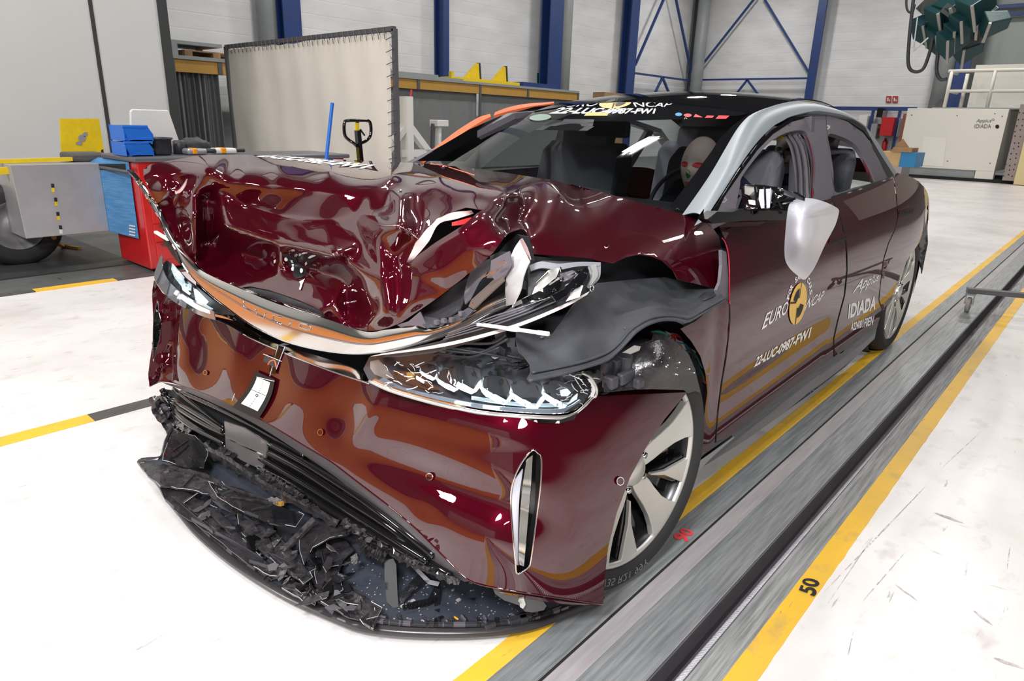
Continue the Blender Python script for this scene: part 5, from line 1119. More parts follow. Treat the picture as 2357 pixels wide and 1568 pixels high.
# ---------------------------------------------------------------- wheels
def wheel(hx, hy, hz, R_, toe, name, lab, ang0, rimr):
    g = bpy.data.objects.new(name, None); COL.objects.link(g); g.location = (hx, hy, hz); g.rotation_euler = (0, 0, toe); g.parent = car; g.matrix_parent_inverse = car.matrix_world.inverted(); bpy.context.view_layer.update()
    g['label'] = lab
    def bl(mb, nm, mt, smooth=True, bev=0):   # built round the hub, outer face towards -Y
        me_o = mb.build(nm, mt, None, smooth, bev); me_o.parent = g; return me_o
    t = MB(); wd = .245
    t.lathe([(rimr, .01), (rimr+.012, -.004), (rimr+.03, -.006), (R_-.03, -.004), (R_-.012, .008), (R_-.003, .03), (R_, .055), (R_, wd-.05), (R_-.004, wd-.03), (R_-.03, wd), (rimr+.01, wd-.01), (rimr, wd-.03)], (0, 0, 0), 'y', 96)
    ty = bl(t, 'tyre', M['rubber'])
    for k in range(4):
        gr = MB(); rr_ = []; yk = .06+k*.04; gr.lathe([(R_+.0006, yk), (R_+.0006, yk+.006)], (0, 0, 0), 'y', 96); o = gr.build('tread_groove', M['slot'], None, False); o.parent = ty
    b = MB(); b.lathe([(rimr+.004, .012), (rimr-.004, .006), (rimr-.012, .012), (rimr-.016, .035), (rimr-.03, .07), (rimr-.03, .2)], (0, 0, 0), 'y', 96); bl(b, 'rim_barrel', mat('dark rim barrel', (.03, .03, .033), .25, .5))
    b = MB(); b.lathe([(rimr+.003, .010), (rimr-.002, .002), (rimr-.011, .004), (rimr-.014, .012)], (0, 0, 0), 'y', 96); bl(b, 'rim_edge', M['silver'])
    d = MB(); d.lathe([(0, .11), (.17, .11), (.175, .115), (.175, .13), (0, .13)], (0, 0, 0), 'y', 60); bl(d, 'brake_disc', mat('brake disc', (.20, .20, .21), .35, .7))
    d = MB(); a = math.radians(ang0+150); d.prism([(math.cos(a+q)*r, .07, math.sin(a+q)*r) for q, r in ((-.35, .10), (.35, .10), (.42, .2), (0, .215), (-.42, .2))], (0, .06, 0)); bl(d, 'brake_caliper', M['plastic'], False, .004)
    for k in range(5):
        a0 = math.radians(ang0+72*k)
        def pol(r, da, y): return (math.cos(a0+da)*r, y, math.sin(a0+da)*r)
        # broad spoke: narrow at the hub, flaring to the rim, silver machined face on a black body
        prof = [(.045, -.5, .5), (.07, -.40, .40), (.10, -.30, .33), (.14, -.215, .24), (.19, -.185, .20), (.235, -.20, .22), (rimr-.006, -.235, .25)]
        f = MB(); L = [pol(r, a, .012+.02*(1-r/rimr)) for r, a, b_ in prof]; R2 = [pol(r, b_, .012+.02*(1-r/rimr)) for r, a, b_ in prof]
        L = [(x, y-.012, z) for x, y, z in L]; R2 = [(x, y-.012, z) for x, y, z in R2]; nn = len(L)
        vs = L+R2+[(x*.99, y+.022, z*.99) for x, y, z in L]+[(x*.99, y+.022, z*.99) for x, y, z in R2]; fs = []
        for i in range(nn-1): fs += [(i, i+1, nn+i+1, nn+i), (2*nn+i, 3*nn+i, 3*nn+i+1, 2*nn+i+1), (i, 2*nn+i, 2*nn+i+1, i+1), (nn+i, nn+i+1, 3*nn+i+1, 3*nn+i)]
        fs += [(0, nn, 3*nn, 2*nn), (nn-1, 3*nn-1, 4*nn-1, 2*nn-1)]; f.add(vs, fs); bl(f, 'spoke', M['silver'], False, .002)
        # black pocket and slim secondary blade between two broad spokes
        am = math.radians(36)
        s = MB(); s.prism([pol(r, am+da, .045) for r, da in ((.09, -.25), (.09, .25), (rimr-.016, .34), (rimr-.016, -.33))], (0, .018, 0)); bl(s, 'spoke_web', M['black'], False, .002)
        s = MB(); s.prism([pol(r, am+da, .02) for r, da in ((.10, -.17), (.10, -.07), (rimr-.012, .17), (rimr-.012, -.18))], (0, .02, 0)); bl(s, 'spoke_rib', M['black'], False, .003)
        s = MB(); s.prism([pol(r, am+da, .006) for r, da in ((.088, -.16), (.088, -.10), (.16, -.01), (rimr-.01, .13), (rimr-.01, -.15), (.16, -.10))], (0, .012, 0)); bl(s, 'spoke_blade', M['silver'], False, .0015)
        s = MB(); s.cyl(pol(.055, .3, .004), pol(.055, .3, .03), .009, 12); bl(s, 'wheel_bolt', M['bright'])
    h = MB(); h.lathe([(0, -.004), (.036, -.003), (.042, .004), (.046, .02), (.05, .04)], (0, 0, 0), 'y', 40); cap = bl(h, 'hub_cap', M['silver'])
    return g, cap
W_F, capf = wheel(1.459, .810, .357, .355, -.10, 'front_wheel', 'near front wheel, silver blades over black', 18, .279)
W_F.rotation_euler = (-.044, 0, -.10)
W_R, capr = wheel(4.44, .840, .36, .36, 0, 'rear_wheel', 'near rear wheel', 20, .285)
for hx, nm in ((1.50, 'front_wheel'), (4.44, 'rear_wheel')):
    g = bpy.data.objects.new(nm, None); COL.objects.link(g); g.parent = car; g.matrix_parent_inverse = car.matrix_world.inverted()
    t = MB(); t.lathe([(.0, .02), (.27, .03), (.275, .0), (.33, 0), (.35, .03), (.355, .08), (.355, .2), (.33, .245), (.27, .24), (0, .24)], (hx, 2.45, .355), 'y', 64); o = t.build('tyre', M['rubber'], None, True); o.parent = g; g['label'] = 'far wheel'
# lettering pressed on the tyre
bpy.context.view_layer.update()
vf = textmesh('245/35 R21 99Y', .0)
vs = []
for x, y in vf[0]:
    a = math.radians(-125+48*x); r = .300+.022*y; vs.append((math.cos(a)*r, -.0075, math.sin(a)*r))
me = bpy.data.meshes.new('tyre_lettering'); me.from_pydata(vs, [], vf[1]); o = link('tyre_lettering', me, mat('tyre lettering', (.16, .16, .17), .5), None, False); o.parent = [c for c in W_F.children if c.name.startswith('tyre')][0]
# ---------------------------------------------------------------- bumper skin
top = [(356, 646), (373, 674), (412, 700), (459, 725), (491, 735), (523, 748), (555, 767), (600, 788), (640, 805), (680, 822), (760, 852), (850, 882), (905, 905), (1000, 932), (1100, 955), (1200, 963), (1290, 967), (1325, 957), (1352, 935), (1372, 912), (1450, 909), (1582, 903)]
right = [(1530, 965), (1490, 1025), (1450, 1100), (1420, 1180), (1400, 1260), (1392, 1330), (1388, 1392)]
bot = [(1290, 1377), (1150, 1355), (1082, 1337), (1030, 1290), (960, 1220), (905, 1173), (860, 1138), (800, 1092), (760, 1062), (700, 1026), (650, 995), (600, 966), (560, 947), (520, 928), (480, 910), (430, 892), (400, 882), (372, 878), (345, 890)]
left = [(341, 862), (345, 830), (350, 800), (353, 760), (352, 720), (350, 680)]
ripples = gauss([(470, 790, 30, 80, 5, .05), (540, 800, 26, 75, 8, -.035), (620, 880, 34, 60, 10, .04), (420, 780, 22, 60, 0, -.02), (700, 900, 50, 60, 10, -.02), (790, 950, 60, 60, 20, .03), (850, 950, 26, 70, 25, -.025), (1020, 965, 200, 34, 12, -.014), (1010, 1105, 190, 40, 20, .03), (1060, 1235, 210, 60, 24, -.018), (980, 1180, 40, 24, 30, .006), (1130, 1230, 36, 50, 10, -.005), (395, 850, 30, 22, 0, -.02)])
def F_bump(p):
    z = p[..., 2]; zz = np.clip(z-.25, 0, 1); x = p[..., 0]-.10*(z-.38)-.30*zz**2; w = np.where(p[..., 1] > YC, 1.07, 1.05-.34*zz**2-.03*(z-.12))
    return (ab(3-x)/2.03)**9.5+(ab(p[..., 1]-YC)/w)**9-1
bfn = onF(F_bump, ripples)
slit = [(1226, 1037), (1238, 1043), (1246, 1056), (1244, 1120), (1234, 1200), (1222, 1290), (1216, 1306), (1200, 1318), (1190, 1320), (1187, 1300), (1178, 1200), (1176, 1140), (1184, 1100), (1204, 1060)]
slitR = [(362, 690), (366, 720), (372, 745), (368, 775), (360, 805), (353, 832), (352, 780), (354, 730)]
bumper = tri('bumper', top+right+bot+left, bfn, M['paint'], car, 8, [slit, slitR], .0025); bumper['label'] = 'torn red front bumper skin'
bt = bvh(bumper)
for rim_, nm, dd in ((slit, 'vent_rim', .002), (slitR, 'vent_rim', .001)):
    mm = MB(); mm.tube([tuple(p) for p in depthof(bfn, -.001)(np.array(dens(smoothpoly(rim_), 8)))], dd, 6, closed=True); mm.build(nm, M['chrome'], bumper, smooth=True)
# vent: deep black channel with a bright blade
tri('vent_channel', slit, depthof(bfn, .035), M['black'], bumper, 10, thick=.004)
ribbon('vent_wall', slit[7:14], [(u+3, v) for u, v in slit[7:14]], bfn, depthof(bfn, .035), M['chrome'], bumper, 20)
ribbon('vent_wall', slit[0:8], slit[0:8], bfn, depthof(bfn, .035), M['black'], bumper, 20)
ribbon('vent_blade', [(1212, 1058), (1203, 1120), (1196, 1200), (1194, 1300)], [(1226, 1048), (1222, 1120), (1215, 1200), (1206, 1304)], depthof(bfn, .012), depthof(bfn, .006), M['chrome'], bumper, 24, .004)
ribbon('vent_blade', [(1186, 1106), (1178, 1150), (1180, 1220), (1189, 1300)], [(1204, 1080), (1196, 1140), (1193, 1220), (1194, 1302)], depthof(bfn, .003), depthof(bfn, .02), M['mirror'], bumper, 24, .003)
tri('vent_channel', slitR, depthof(bfn, .02), M['black'], bumper, 8)
# parking sensors, target card with tape
for (u, v, a, b) in ((740, 995, 6, 7), (991, 1097, 8, 8), (1425, 1107, 8, 9), (475, 858, 4.5, 5)):
    q = [(u-a, v+b), (u+a, v+b), (u+a, v-b), (u-a, v-b)]; decal('parking_sensor', disk(.5, .5, .5, .5), q, bt, M['paint'], bumper, .004); decal('sensor_ring', disk(.5, .5, .55, .55, inner=.82), q, bt, M['bright'], bumper, .0045)
cardq = [(540, 936), (600, 965), (638, 874), (592, 853)]
curved = lambda x, y: (x+.10*math.sin(y*math.pi), y)
vs = []; fs = []
for i in range(9):
    for j in range(5): vs.append((j/4+.12*math.sin(i/8*math.pi)-.0, i/8))
for i in range(8):
    for j in range(4): fs.append((i*5+j, i*5+j+1, (i+1)*5+j+1, (i+1)*5+j))
card = decal('target_card', (vs, fs), cardq, bt, M['blacklet'], bumper, .008)
inner = [(.17+.66*x, .13+.74*y) for x, y in [(a[0]-0*a[1], a[1]) for a in vs]]
decal('target_face', ([(.17+.66*(j/4)+.12*math.sin((.13+.74*i/8)*math.pi), .13+.74*i/8) for i in range(9) for j in range(5)], fs), cardq, bt, M['target'], card, .0095)
for pl in ([(.20, .5), (.88, .5)],):
    decal('target_cross', polyvf([(.30, .495), (.95, .495), (.95, .505), (.30, .505)]), cardq, bt, M['blacklet'], card, .0105)
for k in range(13): y = .15+k*.055; x = .5+.12*math.sin(y*math.pi); decal('target_dot', polyvf([(x-.008, y), (x+.008, y), (x+.008, y+.03), (x-.008, y+.03)]), cardq, bt, M['blacklet'], card, .0105)
decal('target_ring', disk(.61, .42, .06, .03, inner=.6), cardq, bt, M['blacklet'], card, .011)
for a, b in (((542, 922), (548, 905)), ((562, 950), (570, 936)), ((597, 866), (640, 878)), ((585, 958), (590, 964))):
    mm = MB(); p = hit(bt, *a, .012); q = hit(bt, *b, .012)
    if p and q: mm.bar(p, q, .0015); mm.build('tape_mark', M['white'], card)
tape = glass('clear tape', (.8, .8, .82)); ribbon('clear_tape', [(640, 795), (628, 822), (617, 856)], [(655, 800), (642, 828), (634, 862)], depthof(bfn, -.012), depthof(bfn, -.012), tape, bumper, 10)
for a, b in (((640, 796), (621, 866)), ((656, 797), (636, 850)), ((606, 815), (648, 832))):
    p, q = depthof(bfn, -.014)(np.array([a, b], float)); mm = MB(); mm.bar(p, q, .0014); mm.build('wire', M['white'], bumper)
ribbon('chip', [(609, 818), (606, 832)], [(641, 830), (636, 848)], depthof(bfn, -.014), depthof(bfn, -.014), M['plastic'], bumper, 4, .002)
mm = MB(); mm.tube([tuple(p) for p in depthof(bfn, -.017)(cr([(617, 840), (622, 832), (632, 830), (636, 845)], 12))], .0022, 6); mm.build('orange_wire', M['orange'], bumper, smooth=True)
ribbon('tape_strip', [(640, 795), (652, 796)], [(653, 790), (666, 793)], depthof(bfn, -.016), depthof(bfn, -.03), M['trim'], bumper, 4)
# bumper lower returns
ribbon('bumper_return', [(1150, 1362), (1230, 1374), (1290, 1384), (1376, 1393)], [(1152, 1366), (1230, 1381), (1290, 1390), (1376, 1395)], depthof(bfn, .01), depthof(bfn, .016), M['paint'], bumper, 20, .002)
mm = MB(); mm.tube([tuple(p) for p in depthof(bfn, -.0)(arc([(1388, 1392)]+bot, 80))], .0022, 5); mm.build('bumper_edge', M['paint'], bumper, smooth=True)
ribbon('bumper_top_flange', [(1372, 912), (1450, 909), (1520, 906), (1582, 903)], [(1376, 906), (1450, 898), (1520, 895), (1574, 893)], bfn, depthof(bfn, .012), M['paint'], bumper, 24)
mm = MB(); mm.tube([tuple(p) for p in depthof(bfn, .002)(arc([(560, 770), (600, 789), (640, 806), (680, 823), (760, 853), (850, 883)], 30))], .003, 5); mm.build('bumper_trim', M['bright'], bumper, smooth=True)
ribbon('bumper_cover', [(596, 778), (650, 796), (740, 822), (820, 850), (850, 874)], [(600, 789), (640, 806), (700, 829), (780, 859), (850, 883)], depthof(bfn, .02), bfn, M['chrome'], bumper, 30)
# lower bumper inner edge (grey bevel seen above the grille)
ribbon('grille_frame', [(372, 880), (430, 893), (520, 929), (600, 967), (700, 1027), (800, 1093), (905, 1174), (1000, 1262), (1082, 1338)], [(385, 886), (430, 902), (520, 942), (600, 984), (690, 1042), (780, 1104), (880, 1190), (975, 1285), (1070, 1340)], bfn, depthof(bfn, .05), mat('grey bevel', (.17, .155, .165), .35, .2), bumper, 60)
# ---------------------------------------------------------------- chrome blade across the nose
b_up = [(295, 391), (318, 410), (340, 440), (364, 473), (386, 521), (408, 560), (443, 603), (472, 628), (549, 663), (640, 700), (753, 735), (842, 764), (896, 757), (960, 748), (982, 754), (1035, 742), (1087, 714), (1130, 690), (1162, 678)]
b_lo = [(298, 397), (320, 425), (348, 473), (370, 508), (380, 537), (402, 570), (421, 608), (443, 638), (478, 673), (523, 708), (571, 743), (619, 769), (667, 789), (730, 805), (797, 814), (848, 814), (896, 808), (978, 786), (1055, 757), (1119, 722), (1170, 700)]
def F_blade(off):
    def F(p): q = p.copy(); q[..., 0] = p[..., 0]-off; return F_body(q)
    return F
n = 90; U_ = arc(b_up, n); L_2 = arc(b_lo, n)
def FN(p, w=.905, fx=1.985):
    return (ab(3-p[..., 0])/fx)**9+(ab(p[..., 1]-YC)/1.06)**9-1
A_ = PFv(U_, lambda p: FN(p, fx=2.026)); B_ = PFv(L_2, lambda p: FN(p, fx=2.028)); mid = U_*.42+L_2*.58; Cm = PFv(mid, lambda p: FN(p, fx=2.033))
G = np.array([A_*(1-s)+Cm*s+np.array([-.004, 0, 0])*math.sin(s*math.pi) for s in np.linspace(0, 1, 6)]+[Cm*(1-s)+B_*s for s in np.linspace(.04, 1, 6)]+[B_+np.array([.02, 0, -.004])])
blade = sheet('chrome_blade', G, M['chrome'], car, .0015); blade['label'] = 'bent satin chrome blade across the nose'
blt = bvh(blade)
mm = MB(); mm.tube([tuple(p+np.array([-.003, 0, 0])) for p in Cm], .0011, 4); mm.build('blade_crease', M['trim'], blade)
mm = MB(); mm.tube([tuple(p+np.array([0, 0, -.001])) for p in B_], .0022, 5); mm.build('blade_edge', M['bright'], blade)
# the torn flap at its near end
ribbon('blade_flap', [(1165, 705), (1163, 660), (1170, 610), (1182, 575), (1196, 553)], [(1182, 700), (1198, 668), (1204, 640), (1213, 615), (1220, 602)], plane('y', .90), plane('y', .845), M['flap'], blade, 24, .002)['label'] = 'torn silver end flap'
ribbon('blade_flap', [(1196, 553), (1206, 572), (1220, 600)], [(1201, 550), (1212, 570), (1221, 598)], plane('y', .86), plane('y', .85), M['paintin'], blade, 8, .002)
ribbon('blade_flap', [(1182, 700), (1215, 682), (1260, 658)], [(1180, 708), (1217, 692), (1258, 672)], plane('y', .85), plane('y', .85), M['flap'], blade, 12, .002)
# raised lettering on the blade: L U C I D as the photo shows it
LET = {'L': [[(0, 1), (0, 0), (1, 0)]], 'U': [[(0, 1), (0, .2), (.2, 0), (1, 0), (1, 1)]], 'C': [[(1, 1), (0, 1), (0, 0), (1, 0)]], 'I': [[(.5, 0), (.5, 1)]], 'D': [[(0, 0), (0, 1), (.8, 1), (1, .8), (1, .2), (.8, 0), (0, 0)]]}
for ch, q in (('L', [(562, 709), (576, 716), (574, 702), (562, 694)]), ('U', [(588, 724), (608, 732), (611, 722), (590, 712)]), ('C', [(628, 736), (648, 746), (648, 730), (630, 726)]), ('I', [(664, 750), (670, 752), (672, 740), (667, 738)]), ('D', [(690, 752), (714, 762), (717, 750), (693, 744)])):
    H = homog(q)
    for st in LET[ch]:
        mm = MB(); pts = [hit(blt, *H(x, y), .002) for x, y in st]; pts = [p for p in pts if p]
        if len(pts) > 1: mm.tube(pts, .0014, 6); mm.build('raised_letter', M['bright'], blade, smooth=True)
# emblem badge: speckled black bear-like shield left as a plain spotted plate
eq = [(655, 640), (705, 640), (705, 582), (655, 582)]
ev = [(-.1, .95), (.15, .98), (.45, .80), (.75, .55), (1.0, .30), (.98, .12), (.80, .02), (.55, -.03), (.42, .05), (.40, .2), (.45, .35), (.25, .48), (.05, .72)]
_Hq = homog(eq); badge = tri('spotted_sticker', [_Hq(x, y) for x, y in ev], depthof(hoodfn, -.004), M['blacklet'], hood, 5)
for x, y, a, b in ((.05, .80, .07, .08), (.34, .72, .07, .055), (.36, .56, .07, .055), (.38, .30, .065, .09), (.80, .22, .075, .10)): decal('white_spot', disk(x, y, a, b), eq, hood_t, M['white'], badge, .006)
for pts in ([(690, 650), (700, 645), (703, 643), (698, 655), (694, 668), (690, 668), (693, 656)], [(703, 604), (707, 600), (709, 606), (704, 610)], [(632, 600), (637, 597), (636, 605), (633, 607)]):
    xs_ = [p[0] for p in pts]; ys_ = [p[1] for p in pts]; qq = [(min(xs_), max(ys_)), (max(xs_), max(ys_)), (max(xs_), min(ys_)), (min(xs_), min(ys_))]
    decal('chipped_mark', polyvf([((x-min(xs_))/(max(xs_)-min(xs_)), 1-(y-min(ys_))/(max(ys_)-min(ys_))) for x, y in pts]), qq, hood_t, M['white'], hood, .003)
# slot in the hood: dark inside, bright tubes standing in for white highlights
tri('slot_floor', slot, depthof(hoodfn, .02), M['plastic'], hood, 8)
for k, (p, w) in enumerate((([(549, 663), (575, 670), (620, 689), (680, 710), (752, 736)], .0022), ([(560, 668), (600, 680), (650, 700), (700, 716), (745, 731)], .0013))):
    mm = MB(); mm.tube([tuple(q) for q in depthof(hoodfn, -.002)(arc(p, 24))], w, 5); mm.build('slot_highlight', M['bright'], hood)
# ---------------------------------------------------------------- things behind the torn nose: near side cavity
def poly3(name, pts, fn, m, parent, thick=.003, step=10, holes=()): return tri(name, pts, fn, m, parent, step, holes, thick)
front = bpy.data.objects.new('nose_structure', None); COL.objects.link(front); front.parent = car; front.matrix_parent_inverse = car.matrix_world.inverted(); front['label'] = 'torn plastics behind the nose'
poly3('nose_lining', [(880, 770), (960, 745), (1100, 640), (1165, 560), (1190, 540), (1215, 545), (1230, 600), (1180, 660), (1060, 730), (960, 770)], plane('x', 1.22), M['inside'], front)
poly3('nose_lining', [(930, 610), (950, 560), (1000, 505), (1070, 470), (1120, 480), (1080, 540), (1000, 590)], plane('x', 1.25), M['inside'], front)
# dark plastic duct and brackets between hood edge and blade
poly3('duct', [(968, 715), (1000, 695), (1050, 655), (1075, 640), (1068, 680), (1060, 712), (1030, 730), (990, 738), (975, 728)], depth_rbf([(968, 715, 1.02), (1075, 640, 1.05), (1060, 712, 1.0), (990, 738, .99), (1020, 690, 1.06), (1040, 715, .99)]), M['plastic'], front)
poly3('bracket', [(1075, 645), (1085, 620), (1110, 600), (1130, 595), (1128, 615), (1100, 650), (1080, 690), (1070, 700), (1068, 680)], depth_rbf([(1075, 645, 1.04), (1130, 595, 1.06), (1080, 690, 1.0), (1100, 640, 1.02)]), M['trim'], front)
poly3('bracket', [(1128, 590), (1150, 579), (1175, 580), (1180, 590), (1170, 610), (1150, 620), (1135, 640), (1120, 640), (1128, 615)], depth_rbf([(1128, 590, 1.05), (1175, 580, 1.08), (1150, 620, 1.03), (1120, 640, 1.02)]), mat('mid grey plastic', (.10, .10, .115), .35), front)
poly3('bracket', [(1085, 690), (1140, 640), (1158, 635), (1160, 645), (1110, 692), (1090, 712), (1078, 706)], depth_rbf([(1085, 690, 1.0), (1158, 635, 1.0), (1110, 692, .98)]), mat('brown grey plastic', (.12, .09, .08), .4), front)
poly3('bracket', [(966, 745), (974, 728), (1010, 733), (1050, 725), (1078, 708), (1090, 714), (1070, 735), (1030, 748), (985, 754)], depth_rbf([(966, 745, .98), (1050, 725, .98), (1090, 714, .97), (985, 754, .965), (1030, 740, .985)]), mat('dark grey plastic', (.055, .055, .065), .3), front)
poly3('bracket', [(912, 748), (940, 740), (966, 718), (983, 754), (960, 758), (930, 757)], plane('x', .975), M['trim'], front)
poly3('clear_shard', [(1130, 600), (1172, 578), (1178, 610), (1160, 640), (1140, 648), (1128, 630)], plane('x', 1.0), M['trim'], front)
for (u, v) in ((1005, 742), (1022, 738), (1040, 736), (1062, 722)):
    mm = MB(); p = P(u, v, x=.97); mm.box(p-.005, p+.005); mm.build('clip', M['trim'], front, bevel=.001)
for a, b, x, w in (((1110, 640), (1140, 622), .97, .002), ((1140, 610), (1160, 600), .975, .002), ((1128, 636), (1165, 605), .975, .0015), ((1085, 695), (1093, 708), .96, .0015)):
    mm = MB(); mm.bar(P(*a, x=x), P(*b, x=x), w); mm.build('bright_edge', M['bright'], front)
# ---------------------------------------------------------------- upper lamp bracket (fog of chrome and black ribs) near side
ub = bpy.data.objects.new('lamp_bracket', None); COL.objects.link(ub); ub.parent = car; ub.matrix_parent_inverse = car.matrix_world.inverted(); ub['label'] = 'broken chrome lamp bracket under the fender'
ubf = depth_rbf([(1180, 700, 'y', .86), (1380, 605, 'y', .80), (1375, 660, 'y', .79), (1220, 610, 'y', .87), (1100, 760, 'y', .93), (900, 805, 'y', 1.22), (1000, 780, 'y', 1.05), (1300, 690, 'y', .8)], 'tp')
poly3('bracket_body', [(1215, 610), (1250, 600), (1300, 602), (1383, 604), (1383, 612), (1372, 655), (1352, 660), (1350, 676), (1300, 700), (1200, 745), (1100, 785), (1000, 812), (920, 822), (880, 822), (900, 810), (1000, 790), (1120, 745), (1180, 705), (1215, 680)], depthof(ubf, .014), M['plastic'], ub, .02)
def strip_on(name, a, b, fn, m, parent, n=24, thick=.003): return ribbon(name, a, b, fn, fn, m, parent, n, thick)
strip_on('grey_seal', [(1218, 612), (1245, 602), (1285, 607), (1330, 603), (1360, 603), (1383, 604)], [(1222, 624), (1248, 617), (1285, 621), (1325, 614), (1356, 612), (1380, 613)], depthof(ubf, -.006), mat('soft grey seal', (.24, .24, .27), .4), ub)
strip_on('grey_seal', [(1354, 612), (1360, 640), (1352, 660)], [(1383, 604), (1380, 640), (1356, 664)], depthof(ubf, -.004), bpy.data.materials['soft grey seal'], ub, 12)
strip_on('grey_seal', [(1360, 612), (1366, 632), (1357, 655)], [(1372, 608), (1376, 634), (1360, 658)], depthof(ubf, -.012), M['silver'], ub, 12)
strip_on('lower_strip', [(1358, 670), (1300, 700), (1200, 742), (1100, 772), (1000, 795), (880, 814)], [(1352, 678), (1300, 708), (1200, 750), (1100, 780), (1000, 802), (852, 821)], depthof(ubf, -.004), mat('pale strip', (.58, .53, .52), .35), ub, 50)
for k, (du, dv) in enumerate(((0, 0), (5, -9), (9, -17), (12, -24))):
    strip_on('rib', [(1290-k*14, 688+dv), (1200+du, 724+dv), (1120+du, 752+dv), (1020+du, 780+dv*.6)], [(1290-k*14, 691+dv), (1200+du, 727+dv), (1120+du, 755+dv), (1020+du, 783+dv*.6)], depthof(ubf, -.006-k*.002), M['trim'] if k % 2 else M['frame'], ub, 30, .004)
rnd = random.Random(5)
cr_poly = [[(1235, 650), (1262, 622), (1290, 616), (1280, 640), (1250, 672), (1222, 686)], [(1200, 690), (1245, 668), (1290, 630), (1296, 642), (1290, 662), (1240, 690), (1205, 702)], [(1325, 640), (1345, 616), (1356, 622), (1350, 640), (1335, 660), (1318, 668)], [(1303, 694), (1330, 656), (1342, 658), (1334, 684)], [(1270, 680), (1300, 665), (1320, 640), (1326, 650), (1305, 680), (1280, 694)], [(1290, 630), (1318, 622), (1330, 628), (1312, 642), (1296, 650)]]
for k, pl in enumerate(cr_poly):
    zj = [rnd.uniform(-.03, .0) for _ in pl]
    def fj(uv, zj=zj, pl=pl):
        p = depthof(ubf, -.008)(uv); uv = np.array(uv); w = 1/(np.linalg.norm(uv[:, None]-np.array(pl, float)[None], axis=2)+6)**2; d = (w@np.array(zj))/w.sum(1); r = p-CAM; return p+r/np.linalg.norm(r, axis=1)[:, None]*d[:, None]
    poly3('reflector_shard', pl, fj, [M['silver'], M['bright'], M['black'], M['target'], M['black'], M['trim']][k], ub, .002, 8)
for a, b in (((1215, 690), (1270, 650)), ((1228, 660), (1262, 628)), ((1240, 672), (1288, 640)), ((1300, 660), (1330, 630)), ((1310, 680), (1345, 640)), ((1285, 640), (1340, 622)), ((1322, 625), (1340, 650)), ((1250, 690), (1310, 660)), ((1205, 705), (1270, 682)), ((1290, 615), (1296, 645))):
    p, q = depthof(ubf, -.02)(np.array([a, b], float)); mm = MB(); mm.bar(p, q, .0028, .0015); mm.build('chrome_rib', M['bright'], ub)
poly3('switch_block', [(1325, 625), (1345, 618), (1350, 626), (1332, 634)], depthof(ubf, -.022), M['bright'], ub, .004, 6); poly3('switch_face', [(1329, 626), (1344, 621), (1347, 626), (1333, 631)], depthof(ubf, -.026), M['black'], ub, .002, 6)
mm = MB(); p = depthof(ubf, -.012)(np.array([[1362, 664]]))[0]; mm.tube([tuple(p+np.array([.006*math.cos(a), 0, .006*math.sin(a)])) for a in np.linspace(0, 6.28, 14)[:-1]], .0015, 6, closed=True); mm.build('ring_clip', M['bright'], ub, smooth=True)
# white stick poking out
p, q = P(1098, 746, y=.93), P(1263, 769, y=.74); mm = MB(); mm.bar(p, q, .008, .006); mm.bar(p+(q-p)*.45, p+(q-p)*.6, .010, .008); mm.bar(p+(q-p)*.85, q, .006, .008); st_ = mm.build('snapped_strut', mat('white strut', (.82, .81, .82), .4), ub, bevel=.001)
# ---------------------------------------------------------------- wheel liner hanging out
lin = [(1190, 755), (1270, 770), (1330, 690), (1362, 672), (1372, 652), (1440, 645), (1500, 640), (1530, 638), (1560, 645), (1652, 668), (1672, 690), (1630, 716), (1590, 740), (1572, 745), (1555, 738), (1530, 737), (1505, 742), (1482, 752), (1460, 768), (1440, 790), (1415, 815), (1395, 830), (1350, 845), (1290, 862), (1255, 870), (1218, 878), (1214, 870), (1222, 855), (1220, 838), (1208, 822), (1196, 812), (1190, 790)]
linf = depth_rbf([(1190, 755, 'y', .86), (1270, 770, 'y', .84), (1330, 690, 'y', .86), (1372, 652, 'y', .92), (1440, 645, 'y', .97), (1530, 638, 'y', .97), (1652, 668, 'y', .84), (1672, 690, 'y', .80), (1590, 740, 'y', .79), (1555, 738, 'y', .79), (1505, 742, 'y', .775), (1460, 768, 'y', .765), (1415, 815, 'y', .77), (1350, 845, 'y', .77), (1218, 878, 'y', .80), (1196, 812, 'y', .85),
                  (1400, 700, 'y', .90), (1480, 690, 'y', .91), (1330, 790, 'y', .80), (1260, 830, 'y', .82), (1420, 760, 'y', .815), (1550, 700, 'y', .87), (1600, 690, 'y', .86), (1300, 740, 'y', .85), (1500, 715, 'y', .83)], 'mq', 20)
liner = tri('wheel_liner', lin, linf, M['liner'], car, 8, thick=.003); liner['label'] = 'black wheel arch liner hanging over the wheel'
for pts, dd in (([(1572, 745), (1555, 738), (1530, 737), (1505, 742), (1482, 752), (1460, 768), (1440, 790), (1415, 815), (1395, 830), (1350, 845), (1290, 862), (1218, 877)], -.004), ([(1575, 733), (1555, 729), (1530, 728), (1500, 733), (1476, 744), (1450, 762), (1425, 790), (1398, 812), (1350, 830), (1290, 845), (1225, 858)], -.004), ([(1672, 684), (1630, 708), (1590, 731), (1575, 733)], -.006)):
    mm = MB(); mm.tube([tuple(p) for p in depthof(linf, dd)(arc(pts, 50))], .0035, 6); mm.build('liner_rib', M['liner'], liner, smooth=True)
mm = MB(); p = depthof(linf, -.01)(np.array([[1612, 685], [1628, 672], [1652, 672], [1645, 682], [1622, 692]], float)); mm.prism([tuple(q) for q in p], (0, .012, -.004)); mm.build('liner_clip', M['plastic'], liner, bevel=.002)
